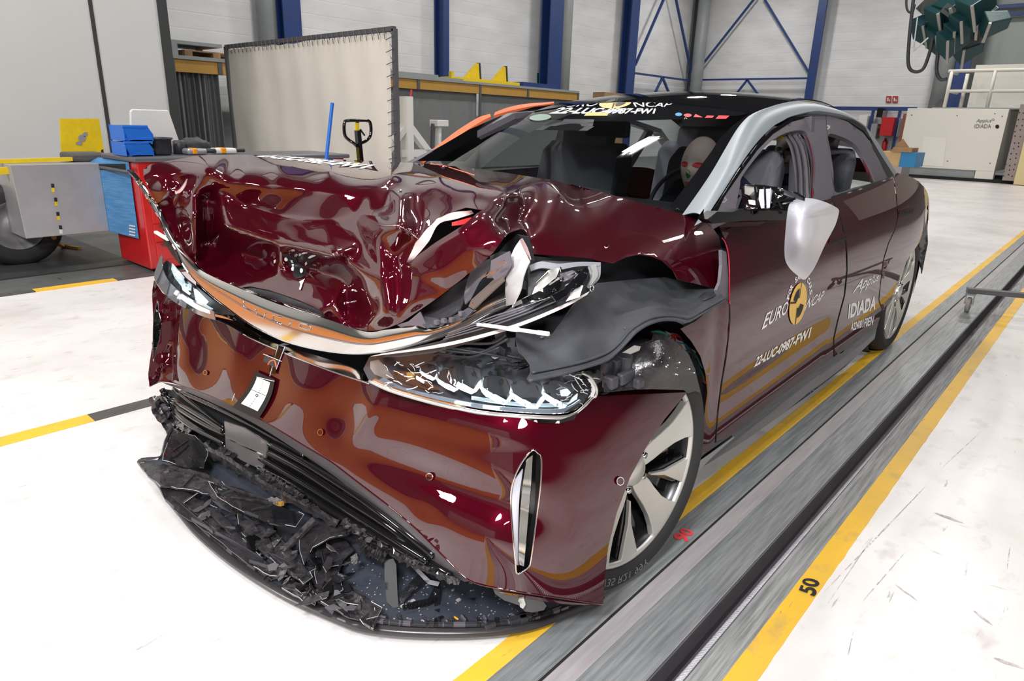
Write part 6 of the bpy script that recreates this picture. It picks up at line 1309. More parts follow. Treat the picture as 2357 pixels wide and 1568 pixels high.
for u, v in ((1248, 776), (1438, 756)): 
    mm = MB(); p = depthof(linf, -.004)(np.array([[u, v]], float))[0]; mm.ball(p, (.007, .004, .003) if u < 1300 else .002, 10, 6); mm.build('liner_stud', M['trim'], liner, smooth=True)
# dark cavity of the arch
poly3('arch_cavity', [(1230, 590), (1411, 607), (1440, 592), (1471, 586), (1500, 590), (1525, 600), (1549, 622), (1560, 645), (1500, 650), (1440, 655), (1372, 665), (1300, 700), (1200, 640)], plane('y', 1.02), M['inside'], car, .004, 20)
# second, rubbery liner piece below, with wires behind it
l2 = [(1505, 765), (1530, 770), (1560, 790), (1585, 815), (1600, 850), (1608, 885), (1612, 905), (1600, 900), (1585, 905), (1575, 898), (1500, 896), (1450, 898), (1392, 902), (1392, 870), (1385, 845), (1402, 832), (1425, 812), (1450, 800), (1480, 790), (1500, 782)]
l2f = depth_rbf([(1505, 765, 'y', 0.805), (1585, 815, 'y', 0.785), (1612, 905, 'y', 0.770), (1500, 896, 'y', 0.745), (1392, 902, 'y', 0.775), (1402, 832, 'y', 0.825), (1520, 830, 'y', 0.735), (1550, 860, 'y', 0.730), (1460, 850, 'y', 0.775)], 'mq', 25)
lin2 = tri('liner_shell', l2, l2f, M['dusty'], car, 8, thick=.003); lin2['label'] = 'smooth dark liner piece above the wheel'
mm = MB()
for (u, v, w, h, d) in ((1420, 842, .05, .04, .03), (1440, 868, .06, .03, .02), (1405, 880, .03, .03, .03), (1470, 882, .03, .025, .02), (1395, 850, .03, .05, .02)):
    c0 = depthof(l2f, -.006)(np.array([[u, v]], float))[0]; mm.box((c0[0]-w/2, c0[1]-d/2, c0[2]-h/2), (c0[0]+w/2, c0[1]+d/2, c0[2]+h/2))
mm.build('liner_boss', M['plastic'], lin2, bevel=.006, seg=3)
mm = MB(); c0 = l2f(np.array([[1428, 838]], float))[0]; mm.cyl(c0+np.array([0, -.01, -.02]), c0+np.array([0, -.01, .025]), .02, 20); mm.build('liner_post', M['plastic'], lin2, bevel=.003)
poly3('steel_shim', [(1432, 812), (1460, 795), (1475, 798), (1472, 806), (1440, 820), (1430, 820)], depthof(l2f, -.006), mat('pale steel', (.55, .52, .5), .4), lin2, .002, 8)
rnd = random.Random(11)
for k in range(26):
    u, v = rnd.gauss(1535, 40), rnd.gauss(835, 24); q = hit(bvh(lin2), u, v, .002)
    if q is None: continue
    mm = MB(); mm.ball(q, rnd.uniform(.0008, .0022), 6, 4); mm.build('white_speck', M['white'], lin2)
wires = [((.7, .02, .02), 0), ((.02, .5, .3), 1), ((.8, .35, .02), 2), ((.75, .75, .8), 3), ((.02, .3, .7), 4), ((.05, .05, .06), 5)]
wm = [mat('wire colour', c, .4) for c, _ in wires]
base = [(1500, 768), (1520, 772), (1545, 785), (1565, 800), (1585, 820), (1600, 850), (1608, 880)]
for k in range(16):
    pts = [(u+rnd.uniform(-3, 16), v+rnd.uniform(-10, 8)) for u, v in base[rnd.randint(0, 2):rnd.randint(5, 7)]]
    if len(pts) < 3: continue
    mm = MB(); mm.tube([tuple(p) for p in plane('y', .9+rnd.uniform(-.02, .02))(cr(pts, 24))], .003 if k % 3 else .006, 6); mm.build('wiring_loom', wm[k % 6], car, smooth=True)
for k in range(7):
    p = P(1512+k*7, 770+rnd.uniform(-2, 6), y=.88); mm = MB(); mm.bar(p, p+np.array([.004, 0, -.03]), .005); mm.build('red_wire', wm[0], car)
poly3('arch_back', [(1480, 750), (1555, 740), (1572, 748), (1600, 790), (1625, 860), (1630, 960), (1600, 1070), (1612, 960), (1606, 900), (1590, 820), (1560, 780), (1500, 765)], plane('y', .94), M['inside'], car, .003, 14)
tri('door_jamb_lip', [(1590, 800), (1607, 840), (1618, 880), (1620, 915), (1612, 990), (1606, 1040), (1600, 1068), (1606, 980), (1608, 900), (1600, 850)], plane('y', .86), M['liner'], car, 8, thick=.004)
# ---------------------------------------------------------------- headlamps
def F_lamp(off):
    def F(p): q = p.copy(); q[..., 0] = p[..., 0]-off; q[..., 1] = p[..., 1]-off; return F_body(q)
    return F
hl = bpy.data.objects.new('headlamp', None); COL.objects.link(hl); hl.parent = car; hl.matrix_parent_inverse = car.matrix_world.inverted(); hl['label'] = 'lit near headlamp with cracked clear cover'
lampo = [(850, 822), (900, 812), (960, 805), (1020, 806), (1080, 800), (1130, 806), (1180, 812), (1215, 840), (1220, 870), (1290, 862), (1345, 855), (1362, 870), (1371, 890), (1372, 912), (1352, 935), (1325, 957), (1290, 966), (1200, 962), (1100, 953), (1000, 930), (905, 903), (850, 878), (836, 850)]
_lf0 = onF(F_lamp(.018))
def lfn(uv):
    p = _lf0(uv); uv = np.array(uv, float); r = p-CAM; return p-r/np.linalg.norm(r, axis=1)[:, None]*(.075*np.clip((uv[:, 0]-1120)/220, 0, 1))[:, None]
poly3('lamp_housing', lampo, depthof(lfn, .07), mat('smoked lamp bowl', (.10, .11, .13), .25, .4), hl, .003, 12)
# chrome lower surround
strip_on('lamp_surround', [(862, 872), (905, 893), (1000, 920), (1100, 940), (1200, 950), (1280, 953), (1320, 946), (1345, 928), (1360, 905)], [(850, 880), (905, 905), (1000, 932), (1100, 955), (1200, 964), (1290, 967), (1327, 957), (1352, 935), (1372, 910)], depthof(lfn, -.008), M['chrome'], hl, 60)
strip_on('light_guide', [(880, 870), (930, 893), (1000, 910), (1100, 930), (1200, 940), (1280, 942), (1310, 936), (1335, 920)], [(870, 876), (930, 902), (1000, 921), (1100, 941), (1200, 951), (1280, 953), (1320, 946), (1345, 928)], depthof(lfn, .01), mat('silvery light guide', (.42, .46, .52), .2, .6, emis=((.75, .85, 1), .12)), hl, 60)
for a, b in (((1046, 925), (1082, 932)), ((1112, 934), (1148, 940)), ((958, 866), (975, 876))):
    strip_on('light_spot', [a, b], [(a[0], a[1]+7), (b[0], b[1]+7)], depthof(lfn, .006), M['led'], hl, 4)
cell = mat('dark lamp prism', (.045, .05, .06), .12, .4); glow = mat('pale lamp facet', (.7, .8, .85), .15, .5, emis=((.75, .9, 1), .8))
def lampcell(u, v, s, nm=0):
    """one projector cube: dark hood above, two lit facets meeting in a point below"""
    f = depthof(lfn, .045); f2 = depthof(lfn, .02); S_ = lambda pts: [(u+x*s, v+y*s) for x, y in pts]
    def pr(name, pts, mtl, fn, th=.004): return poly3(name, S_(pts), fn, mtl, hl, th, 8)
    pr('lamp_prism', [(-32, -30), (-8, -40), (22, -34), (34, -6), (26, 10), (-6, 4), (-30, -12)], cell, f2)
    pr('lamp_prism', [(22, -34), (40, -26), (42, -4), (30, 14), (26, 10), (34, -6)], M['trim'], f)
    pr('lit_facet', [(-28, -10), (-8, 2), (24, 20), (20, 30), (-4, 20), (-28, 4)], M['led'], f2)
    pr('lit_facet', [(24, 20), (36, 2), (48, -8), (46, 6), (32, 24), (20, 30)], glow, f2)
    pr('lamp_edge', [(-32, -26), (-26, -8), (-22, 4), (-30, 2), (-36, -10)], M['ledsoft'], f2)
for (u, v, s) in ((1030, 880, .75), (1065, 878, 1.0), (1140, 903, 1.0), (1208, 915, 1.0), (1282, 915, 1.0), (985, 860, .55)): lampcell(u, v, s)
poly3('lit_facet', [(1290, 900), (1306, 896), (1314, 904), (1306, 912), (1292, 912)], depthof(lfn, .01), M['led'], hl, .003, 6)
for (u, v) in ((1068, 838), (1090, 862), (1128, 860), (1152, 880), (1215, 880), (1157, 856), (1270, 872)):
    poly3('black_square', [(u-6, v), (u, v-6), (u+6, v), (u, v+6)], depthof(lfn, .012), M['slot'], hl, .003, 6)
poly3('amber_reflector', [(905, 852), (960, 858), (990, 880), (1008, 898), (980, 896), (930, 880), (908, 868)], depthof(lfn, .05), mat('amber brown insert', (.10, .045, .025), .25), hl, .003, 9)
poly3('amber_reflector', [(935, 858), (950, 856), (952, 870), (938, 872)], depthof(lfn, .045), M['beam'], hl, .003, 9)
poly3('pale_insert', [(852, 832), (870, 828), (890, 850), (905, 870), (888, 872), (862, 862), (852, 848)], depthof(lfn, .03), mat('warm grey insert', (.26, .235, .22), .35), hl, .003, 9)
poly3('paper_tag', [(1127, 816), (1137, 815), (1147, 824), (1139, 827), (1133, 824)], depthof(lfn, .01), M['target'], hl, .002, 6)
# crushed grey foil in the upper part
rnd = random.Random(21); grey = [mat('crushed lamp foil', (.16, .16, .19), .3, .3), M['trim'], M['plastic'], M['dusty']]
for k in range(34):
    u, v = rnd.uniform(1000, 1210), rnd.uniform(806, 862)
    a = rnd.uniform(0, 6.28); L = rnd.uniform(10, 38); w = rnd.uniform(4, 12); pts = [(u+L*math.cos(a), v+L*.4*math.sin(a)), (u-w*math.sin(a), v+w*math.cos(a)*.7), (u-L*math.cos(a), v-L*.4*math.sin(a)), (u+w*math.sin(a), v-w*.7*math.cos(a))]
    dd = [rnd.uniform(-.0, .035) for _ in pts]; p = depthof(lfn, .02)(np.array(pts)); r = p-CAM; p = p+r/np.linalg.norm(r, axis=1)[:, None]*np.array(dd)[:, None]
    mm = MB(); mm.add([tuple(q) for q in p], [(0, 1, 2, 3)]); o = mm.build('crushed_foil', grey[k % 4], hl); sd = o.modifiers.new('t', 'SOLIDIFY'); sd.thickness = .002
for (p1, p2, p3) in (((1010, 805), (1100, 812), (1170, 780)), ((1000, 812), (1080, 822), (1150, 800)), ((1060, 790), (1130, 790), (1165, 772)), ((1030, 800), (1120, 815), (1200, 830))):
    mm = MB(); mm.tube([tuple(p) for p in depthof(lfn, .0)(cr([p1, p2, p3], 16))], .0035, 6); mm.build('black_hose', M['plastic'], hl, smooth=True)
for (u, v, s) in ((1150, 775, 14), (1175, 790, 12), (1185, 808, 10), (1140, 790, 8)):
    poly3('black_bracket', [(u-s, v-s*.8), (u+s, v-s), (u+s*.8, v+s), (u-s*.6, v+s*.7)], depthof(lfn, .01), M['plastic'], hl, .01, 9)
crackm = mat('white crack edge', (.8, .84, .9), .25)
mm = MB(); mm.tube([tuple(p) for p in depthof(lfn, -.012)(arc([(850, 878), (905, 902), (1000, 929), (1100, 951), (1200, 961), (1290, 964), (1327, 955), (1352, 934), (1371, 911), (1372, 893), (1358, 868), (1340, 858)], 80))], .0042, 8); mm.build('lamp_rim', M['silver'], hl, smooth=True)
strip_on('lit_strip', [(1085, 912), (1160, 924), (1240, 930), (1320, 926)], [(1085, 920), (1160, 932), (1240, 938), (1318, 936)], depthof(lfn, .02), M['ledsoft'], hl, 20)  # glowing strip added to make the lamp interior lighter
# clear cover with cracks
poly3('clear_cover', [(856, 826), (900, 818), (1000, 812), (1100, 822), (1200, 850), (1290, 866), (1345, 862), (1366, 890), (1360, 915), (1325, 943), (1280, 952), (1200, 948), (1100, 938), (1000, 918), (905, 890), (862, 868)], depthof(lfn, -.012), M['lens'], hl, .0, 12)
for k in range(46):
    if k < 30: u, v = rnd.uniform(850, 1010), rnd.uniform(832, 905)
    else: u, v = rnd.uniform(1270, 1365), rnd.uniform(860, 930)
    a = rnd.uniform(-.6, 1.1); L = rnd.uniform(6, 26); pts = [(u, v), (u+L*.5*math.cos(a)+rnd.uniform(-3, 3), v+L*.5*math.sin(a)+rnd.uniform(-3, 3)), (u+L*math.cos(a), v+L*math.sin(a))]
    mm = MB(); mm.tube([tuple(p) for p in depthof(lfn, -.014)(cr(pts, 6))], rnd.uniform(.0004, .0014), 4); mm.build('cover_crack', crackm, hl)
strip_on('cover_rim', [(1345, 858), (1362, 872), (1371, 893), (1366, 915)], [(1340, 862), (1355, 876), (1363, 894), (1358, 912)], depthof(lfn, -.014), M['bright'], hl, 14)
for a, b in (((1330, 868), (1352, 892)), ((1322, 870), (1345, 905)), ((1340, 885), (1362, 880)), ((1335, 900), (1362, 896)), ((1310, 862), (1340, 875))):
    p, q = depthof(lfn, .01)(np.array([a, b], float)); mm = MB(); mm.bar(p, q, .002); mm.build('lamp_rib', M['bright'], hl)
poly3('lamp_end_cap', [(1345, 855), (1375, 850), (1392, 860), (1396, 900), (1375, 910), (1370, 890), (1362, 870)], depthof(lfn, .02), M['plastic'], hl, .01, 8)
poly3('torn_mount', [(1205, 962), (1245, 966), (1290, 967), (1310, 960), (1330, 950), (1322, 966), (1290, 975), (1240, 974)], depthof(bfn, -.004), M['bright'], hl, .002, 7)
# far headlamp
hr = bpy.data.objects.new('headlamp', None); COL.objects.link(hr); hr.parent = car; hr.matrix_parent_inverse = car.matrix_world.inverted(); hr['label'] = 'lit far headlamp seen behind the chrome blade'
rfn = onF(F_lamp(.02))
poly3('lamp_housing', [(372, 612), (385, 600), (400, 612), (440, 650), (490, 690), (540, 725), (490, 722), (440, 700), (395, 665), (375, 640)], depthof(rfn, .05), M['inside'], hr, .003, 8)
strip_on('lamp_surround', [(369, 590), (374, 588), (374, 612), (384, 640), (410, 668), (450, 695), (492, 718)], [(360, 615), (355, 632), (358, 648), (380, 678), (412, 702), (455, 724), (495, 737)], depthof(rfn, -.006), mat('grey silver surround', (.42, .42, .44), .2, .8), hr, 40)
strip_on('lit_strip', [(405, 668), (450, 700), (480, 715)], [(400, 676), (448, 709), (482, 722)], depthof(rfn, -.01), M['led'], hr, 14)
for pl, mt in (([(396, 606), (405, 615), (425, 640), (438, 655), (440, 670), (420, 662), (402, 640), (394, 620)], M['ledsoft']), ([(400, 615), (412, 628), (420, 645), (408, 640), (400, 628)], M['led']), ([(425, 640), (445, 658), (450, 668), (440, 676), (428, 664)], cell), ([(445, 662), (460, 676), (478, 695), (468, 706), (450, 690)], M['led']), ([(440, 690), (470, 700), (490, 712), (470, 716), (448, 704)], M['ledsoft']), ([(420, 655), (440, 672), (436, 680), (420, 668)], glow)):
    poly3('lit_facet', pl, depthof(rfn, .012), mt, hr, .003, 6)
for a, b in (((358, 534), (388, 552)), ):
    p, q = P(*a, x=1.0), P(*b, x=1.0); mm = MB(); mm.bar(p, q, .012, .008); mm.build('snapped_strut', bpy.data.materials['white strut'], hr)
strip_on('black_edge', [(372, 545), (385, 570), (400, 592), (420, 615)], [(380, 540), (394, 566), (408, 588), (427, 610)], plane('x', 1.03), M['dusty'], hr, 16)
strip_on('black_edge', [(428, 612), (450, 640), (480, 668), (500, 690)], [(436, 612), (456, 634), (486, 664), (505, 684)], plane('x', 1.03), M['trim'], hr, 16)
strip_on('bumper_seam', [(490, 722), (520, 730), (560, 750), (600, 775)], [(488, 730), (520, 742), (556, 762), (598, 786)], plane('x', 1.04), M['chrome'], hr, 16)
rnd = random.Random(8)
for k in range(14):
    u = rnd.uniform(485, 560); v = 690+(u-485)*.55+rnd.uniform(-8, 14); p = P(u, v, x=1.03); q = p+np.array([rnd.uniform(-.01, .01), rnd.uniform(-.04, .04), rnd.uniform(-.015, .015)])
    mm = MB(); mm.bar(p, q, .006, .002); mm.build('torn_shard', M['plastic'] if k % 2 else M['trim'], hr)
# ---------------------------------------------------------------- grille remains, undertray and splitter lying on the floor
gr = bpy.data.objects.new('grille', None); COL.objects.link(gr); gr.parent = car; gr.matrix_parent_inverse = car.matrix_world.inverted(); gr['label'] = 'broken black lower grille hanging below the bumper'
def X(v): return plane('x', v)
def Fo(o): return depthof(bfn, o)
def ragstrip(name, pts, w, fn, m, parent, seed=1, amp=5, th=.004, n=60, back=.03):
    """torn plastic edge following pts (picture coordinates)"""
    r = random.Random(seed); A = arc(pts, n); T = np.gradient(A, axis=0); T /= np.linalg.norm(T, axis=1)[:, None]; N = np.c_[-T[:, 1], T[:, 0]]
    j0 = np.array([r.choice((0, 0, 1, .3))*amp*r.random() for _ in range(n)]); j1 = np.array([r.choice((0, 1, 1, .5))*amp*r.random() for _ in range(n)])
    P0 = fn(A-N*j0[:, None]); P1 = fn(A+N*(w+j1)[:, None]); mid = fn(A+N*(w*.5)); rr = mid-CAM; mid = mid-rr/np.linalg.norm(rr, axis=1)[:, None]*np.array([r.uniform(0, .012) for _ in range(n)])[:, None]
    rb = P1-CAM; P2 = P1+rb/np.linalg.norm(rb, axis=1)[:, None]*back
    return sheet(name, np.stack([P0, mid, P1, P2]), m, parent, th, smooth=False)
M['gloss'] = mat('glossy broken plastic', (.010, .010, .012), .10, 0, .5, bump=(60, .08))
M['shard'] = mat('torn grey black plastic', (.013, .012, .014), .2, 0, .3, bump=(90, .25), noise=(40, .14, (.06, .054, .058)))
tri('grille_back', [(372, 895), (440, 905), (560, 960), (700, 1040), (860, 1160), (1000, 1280), (1075, 1345), (1000, 1320), (880, 1240), (740, 1150), (620, 1090), (500, 1050), (420, 1010), (375, 960)], Fo(.16), M['inside'], gr, 14, thick=.004)
for k, (pts, w, d) in enumerate((([(372, 896), (400, 930), (470, 975), (520, 1000)], 9, .03), ([(400, 895), (450, 935), (515, 985)], 6, .05), ([(380, 905), (420, 960), (500, 1015), (520, 1030)], 8, .02), ([(615, 1040), (700, 1085), (800, 1150), (900, 1215), (990, 1290)], 10, .04), ([(630, 1055), (720, 1105), (830, 1180), (960, 1265)], 7, .06), ([(600, 1080), (680, 1120), (790, 1190), (900, 1250), (1040, 1330)], 12, .03),
                           ([(700, 1042), (790, 1100), (880, 1170), (960, 1245)], 5, .08), ([(620, 1022), (720, 1078), (850, 1163), (1000, 1280)], 7, .015), ([(600, 1055), (700, 1114), (830, 1194), (985, 1292)], 8, .01), ([(375, 908), (440, 945), (515, 992)], 7, .01), ([(376, 925), (430, 975), (515, 1022)], 7, .005), ([(420, 905), (520, 950), (640, 1015), (700, 1050)], 5, .06))):
    mm = MB(); mm.tube([tuple(p) for p in Fo(d)(arc(pts, 40))], w*.0013, 10); mm.build('grille_bar', M['black'], gr, smooth=True)
tri('radar_panel', [(516, 970), (560, 985), (614, 1019), (612, 1050), (603, 1082), (560, 1062), (520, 1038)], Fo(.012), mat('grey brown radar panel', (.13, .12, .12), .22, .1), gr, 8, thick=.006)
ribbon('radar_seam', [(520, 1006), (560, 1026), (606, 1046)], [(520, 1009), (560, 1029), (606, 1049)], Fo(.010), Fo(.010), M['chrome'], gr, 10)
for sd, pts, w, d in ((1, [(358, 910), (372, 945), (400, 985), (450, 1015), (520, 1050), (580, 1090), (650, 1130), (720, 1165), (780, 1200)], 16, -.01), (2, [(790, 1195), (830, 1220), (880, 1255), (950, 1290), (1020, 1320), (1060, 1335)], 13, -.0), (3, [(370, 920), (395, 960), (440, 990)], 10, .0), (4, [(600, 1085), (640, 1105), (700, 1140)], 12, -.015), (5, [(830, 1235), (850, 1260), (890, 1275)], 16, -.02)):
    ragstrip('torn_grille_edge', pts, w, Fo(d), M['shard'], gr, sd, 9)
rnd = random.Random(31)
for k in range(40):
    t = rnd.random(); A = cr([(365, 920), (420, 985), (520, 1040), (640, 1115), (780, 1200), (900, 1270), (1040, 1330)], 60)[int(t*59)]; s = rnd.uniform(4, 11); n = rnd.randint(4, 6)
    pts = [(A[0]+s*math.cos(a+rnd.uniform(-.4, .4)), A[1]+s*.7*math.sin(a+rnd.uniform(-.4, .4))) for a in np.linspace(0, 6.28, n, endpoint=False)]
    p = Fo(-.012)(np.array(pts)); r = p-CAM; p = p+r/np.linalg.norm(r, axis=1)[:, None]*np.array([rnd.uniform(-.01, .015) for _ in pts])[:, None]
    mm = MB(); mm.add([tuple(q) for q in p], [tuple(range(n))]); o = mm.build('broken_tab', [M['shard'], M['trim'], M['gloss'], M['dusty']][k % 4], gr); sd_ = o.modifiers.new('t', 'SOLIDIFY'); sd_.thickness = .003
ribbon('copper_fin', [(740, 1108), (755, 1116), (775, 1130)], [(736, 1120), (750, 1128), (770, 1140)], Fo(.05), Fo(.05), mat('copper tone', (.30, .16, .09), .4, .5), gr, 6, .003)
for (u, v, w, h) in ((628, 1155, 14, 7), (640, 1160, 8, 6)):
    poly3('connector', [(u-w, v-h), (u+w, v-h*.6), (u+w*.9, v+h), (u-w*.8, v+h*.8)], Fo(-.03), mat('grey connector', (.22, .20, .21), .4) if w == 14 else M['beam'], gr, .01, 5)
# undertray: thin curved tray on the floor in front of and under the nose
tray_out = [(1388, 1392), (1330, 1412), (1270, 1435), (1215, 1452), (1150, 1462), (1060, 1467), (960, 1466), (880, 1460), (815, 1448), (740, 1418), (660, 1382), (580, 1335), (510, 1285), (450, 1232), (410, 1185), (378, 1145), (365, 1120), (340, 1090), (318, 1068), (345, 1066), (370, 1060), (380, 1020), (400, 990), (440, 985)]
tray_in = [(520, 1040), (700, 1160), (900, 1290), (1100, 1370), (1200, 1385), (1300, 1390)]
def traypt(u, v, z): return P(u, v, z=z)
tray = thing('undertray', 'slate grey curved undertray torn off and lying on the floor under the bumper', 'undertray', (.9, 1.6, 0))
G = []
out = arc(tray_out, 90); c0 = np.array([[1.55, y] for y in np.linspace(.98, 2.55, 90)])
o3 = np.array([P(u, v, z=.012+.015*math.sin(k/89*3.1)) for k, (u, v) in enumerate(out)])
for s in np.linspace(0, 1, 24):
    row = []
    for k in range(90):
        a = o3[k]; b = np.array([1.42+.25*(k/89), .95+1.6*(k/89), .13]); q = a*(1-s)+b*s; q[2] = a[2]+.008+(.12-a[2])*s**2.2; row.append(q)
    G.append(row)
tr_o = sheet('tray_floor', np.array(G), M['under'], tray, .003); tray_t = bvh(tr_o)
# upturned rim along the front and the torn ribs on it
G = np.stack([o3+np.array([-.003, -.001, .0]), o3+np.array([-.004, -.001, .010]), o3+np.array([.003, .001, .016]), o3+np.array([.016, .006, .014])]); G[:, :, 2] = np.maximum(G[:, :, 2], .003)
sheet('tray_lip', G, mat('brown grey lip', (.045, .04, .043), .25, .1), tray, .002)
rnd = random.Random(77)
for k in range(4, 74):
    if rnd.random() < .25: continue
    p = o3[k]+np.array([.02, .01, .020]); d = (o3[k+1]-o3[k]); d /= np.linalg.norm(d); n_ = np.array([-d[1], d[0], 0]); n_ *= (1 if n_[0] > 0 else -1); L = rnd.uniform(.012, .035)
    mm = MB(); mm.bar(p-d*L, p+d*L, .012, .008); mm.bar(p+n_*.012-d*L, p+n_*(.012+rnd.uniform(.0, .02))-d*L*.6, .005, .01); mm.build('tray_rib', [M['shard'], M['plastic'], M['dusty'], M['trim']][k % 4], tray, bevel=.001)
for (u, v, w, d_) in ((1172, 1432, .055, .02), (1196, 1428, .02, .02), (1115, 1446, .03, .012)):
    p = P(u, v, z=.04); q = P(u+w*900, v-w*250, z=.04); mm = MB(); mm.bar(p, q, d_, .016); o = mm.build('tray_block', M['plastic'], tray, bevel=.003); 
# ---- the near mounting pod hanging under the bumper corner
pod = [(1133, 1352), (1180, 1366), (1250, 1384), (1258, 1395), (1252, 1405), (1225, 1410), (1208, 1408), (1195, 1394), (1160, 1382), (1140, 1368)]
poly3('mounting_pod', pod, Fo(.02), mat('smoky plastic', (.075, .07, .075), .25), car, .02, 7)
poly3('mounting_pod', [(1196, 1380), (1206, 1378), (1210, 1392), (1204, 1402), (1197, 1398)], Fo(.006), M['silver'], car, .006, 5)
# ---------------------------------------------------------------- broken pieces lying on the tray: every larger one a thing
kinds = [('dull black torn plate', 'shard'), ('glossy black splinter', 'gloss'), ('scuffed black fragment', 'dusty'), ('dark moulded fragment', 'plastic')]
glintm = mat('painted edge highlight', (.42, .40, .42), .3)  # pale colour for highlights painted along fragment and splinter edges
def fragment(name, label, pts, z0, m, th=.004, ribs=0, seed=0, group=None, zt=.0, cat='fragment', smoothz=.03):
    """torn plate; pts in the picture read on a low plane z0, its points lifted a little each"""
    r = random.Random(seed); zs = [z0+r.uniform(0, smoothz)+zt*i/len(pts) for i in range(len(pts))]
    def fn(uv):
        uv = np.array(uv, float); w = 1/(np.linalg.norm(uv[:, None]-np.array(pts, float)[None], axis=2)+5)**2; z = (w@np.array(zs))/w.sum(1); return np.array([P(u, v, z=zz) for (u, v), zz in zip(uv, z)])
    big = []
    for i in range(len(pts)):
        a = np.array(pts[i], float); b = np.array(pts[(i+1) % len(pts)], float); k = max(1, int(np.linalg.norm(b-a)/12))
        for j in range(k): q = a+(b-a)*j/k; big.append(tuple(q+np.array([r.uniform(-1.6, 1.6), r.uniform(-1.6, 1.6)])))
    o = tri(name, big, fn, m, None, 9, (), th, 1.5)
    for k in range(min(4, len(pts)//2)):
        i0 = r.randrange(len(big)); seg = [big[(i0+j) % len(big)] for j in range(r.randint(3, 7))]
        mm = MB(); mm.tube([tuple(q+np.array([0, 0, .002])) for q in fn(seg)], r.uniform(.0006, .0013), 4); mm.build('bright_edge', glintm, o)
    for f in o.data.polygons: f.use_smooth = False
    if ribs:
        for k in range(ribs):
            i = r.randrange(len(pts)); j = (i+r.randint(1, max(1, len(pts)-1))) % len(pts); a = fn([pts[i]])[0]; b = fn([pts[j]])[0]; s0, s1 = r.uniform(.05, .3), r.uniform(.6, .95)
            mm = MB(); mm.bar(a+(b-a)*s0+np.array([0, 0, .004]), a+(b-a)*s1+np.array([0, 0, .006]), .003, r.uniform(.004, .012)); mm.build('rib', M['plastic' if k % 2 else 'shard'], o)
    tag(o, label, cat, group); return o
frag = [
 ('torn_bumper_plate', 'long torn black plate pointing left over the tray\'s far tip', [(318, 1068), (345, 1066), (400, 1072), (460, 1085), (510, 1110), (545, 1150), (555, 1185), (530, 1175), (480, 1140), (420, 1125), (370, 1120), (340, 1095)], .09, 'shard', 5),
 ('torn_bumper_plate', 'upright dark plate standing in shade at the tray\'s far end', [(385, 1020), (400, 990), (450, 1005), (480, 1040), (470, 1075), (420, 1075), (375, 1060)], .10, 'gloss', 2),
 ('torn_bumper_plate', 'wide scuffed plate with cracks lying along the tray\'s left rim', [(365, 1120), (430, 1135), (500, 1170), (560, 1240), (600, 1285), (665, 1325), (672, 1330), (620, 1325), (560, 1290), (480, 1225), (410, 1180), (378, 1150)], .06, 'dusty', 8),
 ('torn_bumper_plate', 'broken plate with white crack lines in the tray\'s middle', [(545, 1180), (600, 1195), (650, 1250), (690, 1290), (720, 1330), (700, 1345), (640, 1300), (590, 1260), (550, 1220)], .07, 'shard', 6),
 ('torn_bumper_plate', 'crumpled dark plate with torn edge left of the clear tray floor', [(730, 1230), (770, 1220), (815, 1265), (790, 1290), (780, 1320), (790, 1360), (760, 1375), (735, 1370), (725, 1320), (728, 1270)], .07, 'dusty', 5),
 ('torn_bumper_plate', 'shredded dark plate lying low along the front rim', [(770, 1340), (830, 1370), (880, 1400), (870, 1420), (830, 1430), (790, 1415), (740, 1385), (720, 1360)], .05, 'shard', 5),
 ('torn_bumper_plate', 'leaf shaped dark shard at the right end of the shredded heap', [(845, 1415), (862, 1400), (868, 1430), (858, 1450), (838, 1440), (828, 1425)], .05, 'dusty', 2),
 ('torn_bumper_plate', 'large dark panel bent under the hanging grille', [(480, 1110), (560, 1125), (640, 1165), (700, 1185), (680, 1215), (620, 1205), (560, 1180), (500, 1145)], .12, 'gloss', 5),
 ('torn_bumper_plate', 'flat scuffed panel leaning under the grille, right of the middle', [(690, 1230), (740, 1200), (790, 1195), (830, 1215), (800, 1230), (760, 1240), (720, 1260), (700, 1300), (690, 1270)], .10, 'dusty', 4),
 ('torn_bumper_plate', 'narrow curled strip along the tray rim, near its middle', [(660, 1330), (720, 1355), (730, 1375), (725, 1395), (700, 1385), (650, 1355)], .05, 'shard', 3)]
for i, (nm, lab, pts, z0, mt, rb) in enumerate(frag): fragment(nm, lab, pts, z0, M[mt], .004, rb, i+3, 'torn bumper plates on the undertray')
